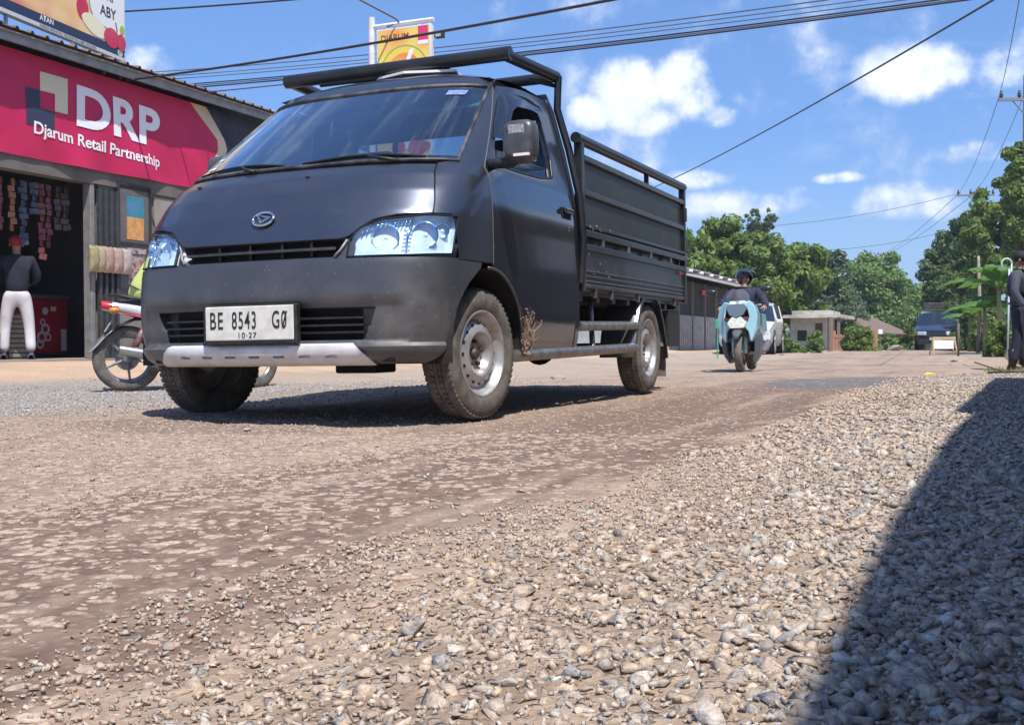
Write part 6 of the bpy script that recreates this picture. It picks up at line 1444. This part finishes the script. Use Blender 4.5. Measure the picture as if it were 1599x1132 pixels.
# ------------------------------------------------------------------ vegetation
BARK = pm('bark', (.16, .13, .10), (.09, .075, .06), 9, .9, bump=.3, bscale=14)
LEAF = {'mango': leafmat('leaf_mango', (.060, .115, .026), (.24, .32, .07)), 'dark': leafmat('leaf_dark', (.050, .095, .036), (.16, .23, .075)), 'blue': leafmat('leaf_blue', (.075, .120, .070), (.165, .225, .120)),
        'light': leafmat('leaf_light', (.085, .155, .042), (.25, .35, .11)), 'yellow': leafmat('leaf_yellow', (.10, .12, .02), (.28, .26, .05)), 'banana': leafmat('leaf_banana', (.06, .15, .03), (.16, .30, .08), .45)}
def leaves(cen, rad, n, size, rs_, droop=.0, aspect=.45, squash=.85):
    """n leaf quads spread through blobs; returns verts, faces"""
    k = rs_.randint(0, len(cen), n); c = cen[k]; r = rad[k]
    d = rs_.normal(size=(n, 3)); d /= np.linalg.norm(d, axis=1)[:, None]; rr_ = rs_.uniform(.35, 1.05, n)**.7
    p = c+d*(r*rr_)[:, None]*np.array([1, 1, squash])
    nrm = d*.9+rs_.normal(size=(n, 3))*.55+np.array([0, 0, .35]); nrm /= np.linalg.norm(nrm, axis=1)[:, None]
    t = np.cross(nrm, rs_.normal(size=(n, 3))); t /= np.linalg.norm(t, axis=1)[:, None]; t[:, 2] -= droop; b = np.cross(nrm, t)
    s = size*rs_.uniform(.6, 1.35, n)[:, None]
    V = np.stack([p-t*s, p+b*s*aspect, p+t*s, p-b*s*aspect], 1).reshape(-1, 3); return V, np.arange(4*n).reshape(-1, 4)
def crown_blobs(cx, cy, zc, rx, rz, n, rs_, br):
    out = []; rad = []
    lob = rs_.uniform(-.22, .22, (6, 3))
    while len(out) < n:
        d = rs_.normal(size=3); d /= np.linalg.norm(d); 
        q = rs_.uniform(.15, 1)**.45; w_ = 1+lob[int((math.atan2(d[1], d[0])/(2*math.pi)+.5)*5.999)][0]+rs_.uniform(-.12, .12)
        out.append((cx+d[0]*rx*q*w_, cy+d[1]*rx*q*w_, zc+d[2]*rz*q*w_)); rad.append(br*rs_.uniform(.55, 1.25))
    return np.array(out), np.array(rad)
def tree(u, D, vtop, vbot, wpx, kind, seed, label, n=9000, blobs=70, leaf=.16, name='tree', group='trees along the road', trunkr=.14, lean=0, loose=1.0):
    """wpx: crown width in photo columns; vtop/vbot rows of the crown's top and underside"""
    rs_ = np.random.RandomState(seed); x = at(u, D).x; z0 = float(gz(x, D)); zt_ = zat(vtop, D, u)-z0; zb_ = max(zat(vbot, D, u)-z0, .3) if name != 'bush' else -.45*zt_; rx = wpx/2*D/1700; rz = (zt_-zb_)/2; zc = (zt_+zb_)/2
    t = thing(name, label, 'tree', (x, D, z0), 0, group); br = min(rx, rz)*.30*loose
    cen, rad = crown_blobs(lean, 0, zc, max(rx-br*.7, .3), max(rz-br*.6, .3), blobs, rs_, br)
    V, F = leaves(cen, rad, int(n*1.7), leaf*.78, rs_, .25 if kind in ('mango', 'dark') else .1); cr_ = np_mesh('crown', V, F, LEAF[kind]); cr_.parent = t
    b = MB(); top = zc; P = [(0, 0, -.3), (.05, .02, zb_*.5), (lean*.5+.05, 0, zb_), (lean, 0, top)]; b.tube(P, [trunkr*1.3, trunkr, trunkr*.8, trunkr*.4], 8)
    for k in range(9):
        c = cen[rs_.randint(len(cen))]; f = rs_.uniform(.55, .95); q = Vector((lean*f, 0, zb_*.8+(top-zb_*.8)*f*.8)); e = Vector(c); m_ = q.lerp(e, .5)+Vector((0, 0, -.1)); b.tube([q, m_, e], [trunkr*.45, trunkr*.28, trunkr*.12], 5)
    b.build('trunk', BARK, t, True); return t
T = [
 (1082, 44, 350, 500, 110, 'mango', 'broad mango tree rising directly behind the pickup tail', 9000, .15),
 (1128, 47, 337, 500, 110, 'mango', 'tall dense mango tree behind the roadside stall', 13000, .15),
 (1185, 46, 352, 520, 130, 'mango', 'widest mango tree with yellowish young leaves above the scooter rider', 15000, .15),
 (1243, 48, 362, 515, 105, 'mango', 'mango tree at the right end of the row behind the stall', 12000, .15),
 (1296, 62, 380, 535, 84, 'blue', 'greyish green tree between the mango row and the tall bushy tree', 6000, .18),
 (1357, 74, 380, 545, 120, 'light', 'tall bushy light green tree in the middle distance', 13000, .20),
 (1408, 80, 424, 548, 112, 'light', 'lower bushy tree at the right foot of the tall light green one', 9000, .20),
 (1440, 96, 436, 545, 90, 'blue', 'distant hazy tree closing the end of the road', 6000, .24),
 (1322, 66, 455, 548, 80, 'blue', 'small grey green tree in front of the tall light green tree', 4000, .16),
 (1478, 58, 358, 520, 92, 'dark', 'dark round tree left of the utility pole', 8000, .16),
 (1520, 50, 314, 510, 96, 'dark', 'dark leafy tree behind the utility pole on the right', 10000, .15),
 (1556, 44, 285, 490, 90, 'mango', 'green tree right of the utility pole behind the banana plants', 9000, .14),
 (1600, 38, 205, 440, 90, 'mango', 'tallest tree rising past the right edge of the picture', 14000, .13),
 (1640, 46, 250, 520, 120, 'dark', 'dark tree outside to the right behind the standing man', 8000, .16),
 (1465, 70, 440, 540, 60, 'dark', 'low dark tree behind the parked dark car', 5000, .18),
 (1515, 55, 440, 545, 90, 'dark', 'low shady tree behind the white trestle board', 7000, .15),
]
for k, (u, D, vt, vb, wp, kd, lab, n, lf) in enumerate(T): tree(u, D, vt, vb, wp, kd, 50+k, lab, n, 85, lf)
# yellow shoots on the mango tree
rs_ = np.random.RandomState(5)
tr_ = tree(1186, 55, 323, 372, 60, 'blue', 91, 'thin wispy tree top showing above the mango trees', 1500, 60, .10, loose=.55)
tree(1205, 36, 462, 540, 46, 'yellow', 92, 'yellow green bush beside the scooter rider', 2600, 40, .10, name='bush', group=None)
def bush(u, D, vt, wpx, kind, seed, label, n=2500, leaf=.07): return tree(u, D, vt, 560, wpx, kind, seed, label, n, 40, leaf, name='bush', group='bushes by the roadside', trunkr=.03)
bush(1238, 36, 524, 40, 'light', 101, 'low clipped green bush right of the white car'); bush(1272, 35, 508, 34, 'light', 102, 'taller green shrub in front of the white house wall'); bush(1340, 40, 505, 60, 'mango', 103, 'leafy shrub right of the orange fence', 3500); bush(1378, 44, 517, 60, 'light', 104, 'sunny bush at the far bend of the road', 3500)
bush(1300, 50, 485, 60, 'dark', 105, 'dark bush behind the orange fence', 3000, .10); bush(1500, 40, 505, 50, 'dark', 106, 'dark undergrowth behind the white board', 3500, .08); bush(1548, 36, 478, 80, 'mango', 107, 'undergrowth at the foot of the banana plants', 4000, .08); bush(1596, 33, 480, 70, 'dark', 108, 'undergrowth behind the standing man', 3500, .08); bush(1566, 27, 488, 64, 'mango', 110, 'low leafy undergrowth in front of the banana stems', 3500, .06); bush(1422, 50, 505, 40, 'mango', 109, 'bush left of the dark parked car', 3000, .09)
# far wood that closes the horizon
rs_ = np.random.RandomState(8); cen = []; rad = []
for a_ in np.linspace(-75, 75, 260):
    if True:
        Dd = rs_.uniform(120, 150); x = Dd*math.tan(R(a_))*.8; h = rs_.uniform(5.5, 8) if abs(x) > 3 else 5
        for q in range(3): cen.append((x, Dd+rs_.uniform(-6, 6), -5+h*rs_.uniform(.3, 1.0))); rad.append(rs_.uniform(2.0, 3.2))
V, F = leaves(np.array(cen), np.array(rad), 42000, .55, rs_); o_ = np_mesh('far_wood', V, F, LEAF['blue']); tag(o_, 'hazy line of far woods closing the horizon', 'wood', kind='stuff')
# banana plants
def banana(u, D, seed, label, h=2.3, nl=13):
    r_ = random.Random(seed); p = at(u, D); p = gp(p.x, p.y); t = thing('banana_plant', label, 'banana plant', p, 0, 'banana plants on the right'); b = MB(); b.tube([(0, 0, -.1), (.03, 0, h*.4), (.0, .02, h*.68)], [.085, .07, .045], 10); b.build('stem', pm('banana_stem', (.28, .26, .13), (.22, .17, .09), 6, .7), t, True)
    for k in range(nl):
        a_ = 2*math.pi*k/nl+r_.uniform(-.3, .3); L_ = r_.uniform(.50, .72)*h; el = r_.uniform(.5, 1.35); d = Vector((math.cos(a_), math.sin(a_), 0)); sd_ = Vector((-math.sin(a_), math.cos(a_), 0)); rows = []; w0 = r_.uniform(.20, .28); mid = []
        for i in range(15):
            q = i/14; c = Vector((0, 0, h*.66))+d*(L_*q*math.cos(el)*(1+.2*q))+Vector((0, 0, L_*(q*math.sin(el)-q*q*r_.uniform(.55, .6)*1.15))); w_ = w0*(0.06 if q < .15 else math.sin(min(1, (q-.1)/.9)*math.pi)**.6+.01)
            jag = .82+.25*r_.random(); rows.append([c-sd_*w_*jag+Vector((0, 0, -.10*w_/w0*jag)), c-sd_*w_*.5+Vector((0, 0, .0)), c+Vector((0, 0, -.02)), c+sd_*w_*.5, c+sd_*w_*jag+Vector((0, 0, -.10*w_/w0*jag))]); mid.append(c+Vector((0, 0, -.025)))
        bb_ = MB(); bb_.grid(rows); lf = bb_.build('leaf', LEAF['banana'], t, True)
    return t
banana(1560, 30, 1, 'banana plant with broad torn leaves left of the standing man', 2.7); banana(1538, 33, 2, 'smaller banana plant with drooping leaves further left', 2.0, 12); banana(1582, 32, 3, 'banana plant partly behind the standing man', 2.9, 12); banana(1515, 37, 4, 'low banana plant near the utility pole', 1.7, 7)
# bare pale trunks among the bananas
for k, (u, D, vt, lab) in enumerate([(1528, 34, 400, 'pale straight trunk standing among the banana plants')]):
    p = at(u, D); p = gp(p.x, p.y); b = MB(); b.tube([p+Vector((0, 0, -.1)), p+Vector((.05, 0, 1.3)), Vector((p.x, p.y, zat(vt, D, u)))], [.07, .06, .04], 8); tag(b.build('bare_tree', pm('pale_bark', (.34, .30, .24), (.22, .19, .15), 8, .9, bump=.3), None, True), lab, 'trunk')
# grass
def blades(name, n, region, h, rs_, mat, label):
    P = region(n); k = len(P); a_ = rs_.uniform(0, 2*np.pi, k); hh = h*rs_.uniform(.4, 1.3, k); w_ = .012+.006*hh; dx, dy = np.cos(a_), np.sin(a_); lx = rs_.normal(0, .35, k)*hh; ly = rs_.normal(0, .35, k)*hh
    V = np.stack([np.stack([P[:, 0]-dx*w_, P[:, 1]-dy*w_, P[:, 2]], 1), np.stack([P[:, 0]+dx*w_, P[:, 1]+dy*w_, P[:, 2]], 1), np.stack([P[:, 0]+lx, P[:, 1]+ly, P[:, 2]+hh], 1)], 1).reshape(-1, 3)
    o_ = np_mesh(name, V, np.arange(3*k).reshape(-1, 3), mat); tag(o_, label, 'grass', kind='stuff')
def reg(x0, x1, y0, y1, dens=None):
    def f(n):
        a_ = rs_.uniform(x0, x1, n); b_ = rs_.uniform(y0, y1, n); X = T0.x+a_*CY+b_*SY; Y = T0.y-a_*SY+b_*CY; m_ = vn(X, Y, .9, 5)+vn(X, Y, 3, 6)*.4 > .62; X, Y = X[m_], Y[m_]; return np.stack([X, Y, gz(X, Y)-.01], 1)
    return f
blades('dry_grass', 22000, reg(3.4, 9, 13, 34), .16, rs_, leafmat('grass_dry', (.16, .15, .05), (.40, .32, .16)), 'dry yellow green grass on the right verge behind the standing man')
blades('verge_grass', 16000, reg(-5.9, -4.0, 40, 62), .20, rs_, LEAF['light'], 'green grass along the left roadside beyond the stall')
blades('weed_patch', 700, reg(2.9, 4.2, 9.8, 13), .07, rs_, LEAF['light'], 'sparse green weeds at the edge of the shaded gravel')
# earth bank on the right
b = MB(); rows = []
for i in range(40):
    y = 12.5+i*.6; r = []
    for k in range(9):
        q = k/8; x = 4.0+q*3.0+.3*math.sin(y*1.7); p = W(x, y); z = float(gz(p.x, p.y)); r.append((p.x, p.y, z-.03+(.30*math.sin(q*math.pi)**.8)*(.6+.4*math.sin(y*2.3+k))*(min(1, i/4))*min(1, (39-i)/5)))
    rows.append(r)
b.grid(rows); tag(b.build('earth_bank', pm('bank_earth', (.42, .30, .19), (.30, .22, .14), 2.5, .95, bump=.6, bscale=12), None, True), kind='structure')
# ------------------------------------------------------------------ poles and wires
PC = pm('pole_concrete', (.30, .29, .27), (.22, .21, .20), 4, .85); INS = pm('insulator', (.05, .045, .05), rough=.3, coat=.5)
def pole(u, D, vtop, varm, halfw, label, r=.13, xo=0):
    p = at(u, D); p = gp(p.x, p.y); t = thing('utility_pole', label, 'utility pole', p, -YAW*.25); zz = lambda v: zat(v, D, u)-p.z
    b = MB(); b.tube([(0, 0, -.3), (0, 0, zz(vtop))], [r, r*.72], 12); b.build('post', PC, t, 40)
    b = MB(); b.box((xo, -.12, zz(varm)), (halfw*2, .08, .10)); ca = b.build('crossarm', pm('arm_steel', (.20, .20, .21), rough=.5), t)
    for x in (xo-halfw+.08, xo-halfw*.02-.25, xo+halfw-.08):
        b = MB(); b.lathe([(.0, 0), (.03, 0), (.07, .06), (.075, .10), (.045, .12), (.065, .16), (.04, .20), (.045, .25), (0, .27)], (x, -.12, zz(varm)+.05), (0, 0, 1), 12); b.build('insulator', INS, ca, 50)
    for s_ in (-1, 1): b = MB(); b.tube([(xo*.3+s_*halfw*.55, -.1, zz(varm)), (0, -.08, zz(varm)-.6)], .02, 6); b.build('arm_brace', pm('arm_steel', (0, 0, 0)), t)
    return t
pole(1601, 38, 120, 158, .95, 'near utility pole with crossarm and insulators at the right edge of the sky'); pole(1528, 60, 300, 306, 1.0, 'second utility pole with crossarm above the trees on the right', .17, -.2); pole(1383, 125, 395, 398, .9, 'farthest small utility pole top above the end of the road', .16)
def P_(u, v, D): return Vector(((u-800)/1700*D, D, zat(v, D, u)))
def wire(a_, c_, r, label, sag=.0, mat=None, group='overhead wires', n=24):
    a_, c_ = Vector(a_), Vector(c_); b = MB(); b.tube([a_.lerp(c_, i/n)-Vector((0, 0, sag*4*(i/n)*(1-i/n))) for i in range(n+1)], r, 6); return tag(b.build('wire', mat or pm('cable_black', (.025, .025, .03), rough=.5), None, True), label, 'wire', group)
def wline(u0, v0, D_0, u1, v1, D_1, r, label, sag=.1, e=.25, mat=None):
    """through two sighted points, carried on beyond both"""
    a_, c_ = P_(u0, v0, D_0), P_(u1, v1, D_1); d = c_-a_; wire(a_-d*e, c_+d*e, r, label, sag, mat)
BC = pm('cable_blue', (.10, .12, .17), rough=.5)
wline(200, 122, 15.5, 930, 0, 11, .016, 'thickest black cable passing in front of the hanging sign', .10, .25); 
for k, (v0, v1, u1, lab, r) in enumerate([(105, 1, 1190, 'uppermost thin blue cable of the bundle above the shop', .012), (113, 0, 1255, 'second thin cable from the top of the bundle', .010), (118, -2, 1330, 'third thin cable of the bundle above the shop', .010), (128, 4, 1340, 'black cable just under the thick one', .014), (134, 2, 1400, 'lowest twin cable leaving at the top of the sky', .016), (131, 1, 1385, 'upper twin cable leaving at the top of the sky', .012)]): wline(225, v0, 26, u1, v1, 18, r, lab, .28, .3, BC if r < .013 else None)
wline(185, 18, 16, 470, -2, 15, .013, 'cable crossing the sky right of the billboard', .05, .6); wline(275, 146, 17, 450, 129, 16, .010, 'low thin cable running from the shop roof to the rack bar', .05, .9, pm('cable_purple', (.13, .08, .10), rough=.6))
wline(1045, 275, 34, 1520, 1, 14, .014, 'twisted black cable sweeping up across the sky on the right', .25, .35)
pole_a, pole_b = 38, 60
wire(P_(1560, 150, 37.9), P_(1500, 298, 59.9), .011, 'left wire between the two utility poles', .35, BC); wire(P_(1597, 152, 37.9), P_(1524, 298, 59.9), .011, 'right wire between the two utility poles', .35, BC)
wire(P_(1560, 148, 37.9), P_(1600, -60, 17), .010, 'wire rising from the near utility pole out of the picture', .2, BC)
for k, (u0, v0, u1, v1, lab) in enumerate([(1500, 300, 1383, 395, 'left thin wire running to the farthest pole'), (1524, 300, 1388, 396, 'right thin wire running to the farthest pole'), (1180, 355, 1500, 302, 'thin wire crossing above the mango trees'), (1270, 392, 1520, 350, 'thin wire above the tall light green tree')]): wire(P_(u0, v0, 60), P_(u1, v1, 124 if k < 2 else 62), .016, lab, .3, BC)
# bent street pipe and blue pole on the right
p = at(1572, 28); p = gp(p.x, p.y); z_ = lambda v: zat(v, 28, 1570)-p.z; t = thing('bent_pipe', 'pale green pipe bent over like a hook behind the standing man', 'pipe', p); b = MB(); r_ = .13; b.tube([(.13, 0, 0), (.13, 0, z_(412))]+[(r_*math.cos(q), 0, z_(412)+r_*math.sin(q)) for q in [math.pi*i/10 for i in range(11)]]+[(-.13, 0, z_(424))], .022, 8); b.build('pipe', pm('pipe_green', (.42, .58, .50), rough=.5), t, True)
p = at(1574, 24); p = gp(p.x, p.y); b = MB(); b.tube([p, Vector((p.x+.03, p.y, zat(420, 24, 1574)))], .022, 8); tag(b.build('blue_pole', pm('pole_blue', (.45, .58, .66), rough=.5), None, True), 'thin pale blue pole standing left of the man in uniform', 'pole')
p = at(1497, 29); p = gp(p.x, p.y); b = MB(); b.tube([p, Vector((p.x, p.y, zat(505, 29, 1497)))], .03, 6); tag(b.build('fence_stake', BARK, None, True), 'rough stake right of the white trestle board', 'stake')
# ------------------------------------------------------------------ far left side: stall, houses, fence
t = thing('roadside_stall', 'low grey roadside stall with pale awning running beside the road behind the pickup tail', 'stall', W(-6.2, 39.5, float(gz(*W(-6.2, 35)[:2]))), -YAW)
SG_ = pm('stall_grey', (.48, .48, .47), (.36, .36, .36), 5, .6); b = MB(); b.bx(-3.5, 0, -11, 0, 0, 1.15); b.build('lower_wall', SG_, t)
b = MB()
for k in range(44): b.bx(.0, .025, -11+k*.25, -11+k*.25+.16, 0, 1.12)
b.build('wall_ribs', SG_, t)
b = MB(); b.bx(-3.4, -.02, -10.9, -.1, 1.15, 2.3); b.build('inside_shade_block', pm('stall_shade', (.03, .03, .03), rough=.8), t)  # solid block; the shade inside the stall is put into its dark colour
for k in range(7): b = MB(); b.bx(-.02, .06, -11+k*1.82, -11+k*1.82+.07, 0, 2.3); b.build('post', pm('stall_post', (.22, .20, .18), rough=.8), t)
b = MB(); b.prism([(-.1, -11.3, 2.50), (1.25, -11.3, 2.24), (1.25, .3, 2.24), (-.1, .3, 2.50)], (0, 0, .03)); b.build('awning', leafmat('awning_cloth', (.60, .60, .62), (.62, .58, .92), .6), t)
b = MB(); b.prism([(.35, -11.6, 2.62), (.35, .5, 2.62), (-4.0, .5, 3.05), (-4.0, -11.6, 3.05)], (0, 0, .05)); b.build('roof', pm('stall_roof', (.26, .23, .20), (.36, .33, .30), 3, .7), t)
for k in range(8): b = MB(); b.tube([(.45, -10.5+k*1.5, 2.57), (-.3, -10.5+k*1.5, 2.62)], .05, 8); b.build('rafter_end', WHITE, t)
b = MB(); b.box((.05, -5.6, 2.0), (.03, .9, .16)); b.build('red_sign', pm('stall_red', (.55, .08, .04), rough=.6), t)
p = at(1121, 27); p = gp(p.x, p.y); b = MB(); b.box(p+Vector((0, 0, zat(506, 27, 1121)-p.z)), (.12, .10, .22)); b.tube([p, p+Vector((0, 0, .6))], .02, 6); tag(b.build('green_jug', pm('jug_green', (.03, .35, .20), rough=.4), None, False, bevel=.02), 'bright green jug on a stake left of the scooter', 'jug')
Dh = 47; p = at(1268, Dh); p = gp(p.x, p.y); t = thing('white_house', 'low white walled house with a flat porch roof behind the shrubs', 'house', p, -YAW); z_ = lambda v: zat(v, Dh, 1268)-p.z
HW = pm('house_white', (.66, .66, .62), (.50, .50, .46), 3, .7); b = MB(); b.bx(-.9, .55, 0, 4, 0, z_(496)); b.build('wall', HW, t); b = MB(); b.bx(-1.2, 1.35, -.9, 4.3, z_(497), z_(492)); b.bx(-.8, .8, -.2, 3.5, z_(491.9), z_(485)); b.build('roof', pm('house_roof', (.58, .56, .50), (.35, .33, .30), 2, .8), t)
for x in (.75, 1.15): b = MB(); b.bx(x, x+.12, -.82, -.70, 0, z_(497)); b.build('porch_post', pm('post_brown', (.20, .15, .12), rough=.8), t)
b = MB(); b.bx(-.6, -.2, -.02, .0, .4, .85); b.build('window', pm('car_glass', (0, 0, 0)), t); b = MB(); b.bx(.15, .45, -.02, .0, 0, 1.15); b.build('door', pm('door_brown', (0, 0, 0)), t)
Dh = 62; p = at(1345, Dh); p = gp(p.x, p.y); t = thing('sloping_roof_house', 'dark house with a long sloping tiled roof behind the orange fence', 'house', p, -YAW-.2); z_ = lambda v: zat(v, Dh, 1345)-p.z
b = MB(); b.bx(-3.8, .0, 0, 6, 0, z_(512)); b.build('wall', pm('house_dun', (.22, .18, .14), rough=.9), t); b = MB(); b.prism([(-4, -.4, z_(484)), (-1.9, -.4, z_(484)), (1.1, -.4, z_(521)), (.6, -.4, z_(523)), (-2.0, -.4, z_(492)), (-4, -.4, z_(492))], (0, 7, 0)); b.build('roof', pm('tile_brown', (.20, .14, .11), (.13, .10, .08), 4, .9), t)
Dh = 41; p = at(1305, Dh); p = gp(p.x, p.y); t = thing('orange_fence', 'short orange brick coloured fence with slats beside the road', 'fence', p, -YAW*1.4); ORG = pm('fence_orange', (.55, .26, .16), (.45, .22, .15), 4, .8)
for k in range(9): b = MB(); b.bx(k*.15, k*.15+.09, 0, .06, 0, .62); b.build('slat', ORG, t)
for x in (-.16, 1.38): b = MB(); b.bx(x, x+.14, -.03, .11, 0, .76); b.build('post', ORG, t)
b = MB(); b.bx(-.02, 1.38, -.012, .0, .50, .56); b.build('rail', ORG, t)
p = at(1297, 40); p = gp(p.x, p.y); b = MB(); b.tube([p, p+Vector((0, 0, 1.25))], .10, 8); tag(b.build('gate_pillar', pm('post_brown', (0, 0, 0)), None, 40), 'dark gate pillar left of the orange fence', 'pillar')
lone_stone(1396, 42, .38, 'big pale boulder by the far end of the road', 31, SM2, (1.1, .8, .8)); lone_stone(1223, 31, .14, 'white stone by the rear wheel of the white car', 32, SM2)
p = at(1375, 42); p = gp(p.x, p.y); t = thing('small_sign', 'tiny white square sign at the far bend', 'sign', p); b = MB(); b.tube([(0, 0, 0), (0, 0, .75)], .02, 6); b.build('post', BARK, t); b = MB(); b.box((0, -.02, .72), (.16, .02, .18)); b.build('plate', WHITE, t)
# litter
p = at(1452, 13.2); p = gp(p.x, p.y); b = MB(); b.prism([p+Vector((-.07, 0, .01)), p+Vector((.02, -.04, .015)), p+Vector((.07, .01, .02)), p+Vector((0, .06, .03))], (0, 0, .012)); tag(b.build('yellow_wrapper', pm('wrap_yellow', (.75, .60, .08), rough=.5), None), 'crumpled yellow wrapper on the gravel', 'litter')
p = at(1590, 12.5); b = MB(); q = [gp(at(u, D).x, D)+Vector((0, 0, .03)) for u, D in ((1545, 13.2), (1570, 12.9), (1590, 12.6), (1625, 12.9))]; b.tube(q, [.012, .022, .026, .03], 7); b.tube([q[1], q[1]+Vector((-.3, .15, .12))], .01, 5); tag(b.build('branch', BARK, None, True), 'fallen branch lying at the feet of the standing man', 'branch')
for k, (u, D) in enumerate([(1410, 12.6), (800, 12.5), (870, 12.6), (1512, 19), (1490, 22)]): lone_stone(u, D, .05 if k == 0 else .12, ['dark lump on the far asphalt patch', 'clod beside the shop forecourt under the side bar', 'pale rubble behind the rear wheel', 'pale rock on the right verge', 'flat rock near the trestle board'][k], 40+k, SM if k == 0 else SM2, (1, .8, .5))
# forecourt rubble seen under the truck

# ------------------------------------------------------------------ air
hm = bpy.data.materials.new('haze_air'); hm.use_nodes = True; g = NT(hm.node_tree); g.n.clear(); pv = g.new('ShaderNodeVolumePrincipled', i={'Color': (.80, .88, 1.0, 1), 'Density': .0009, 'Anisotropy': .3}); out = g.new('ShaderNodeOutputMaterial'); g.l.new(pv.outputs[0], out.inputs['Volume'])
b = MB(); b.bx(-450, 450, -330, 930, -12, 30); o_ = b.build('haze', hm); tag(o_, kind='stuff'); o_['category'] = 'haze'; o_['label'] = 'thin bright haze softening the far trees'
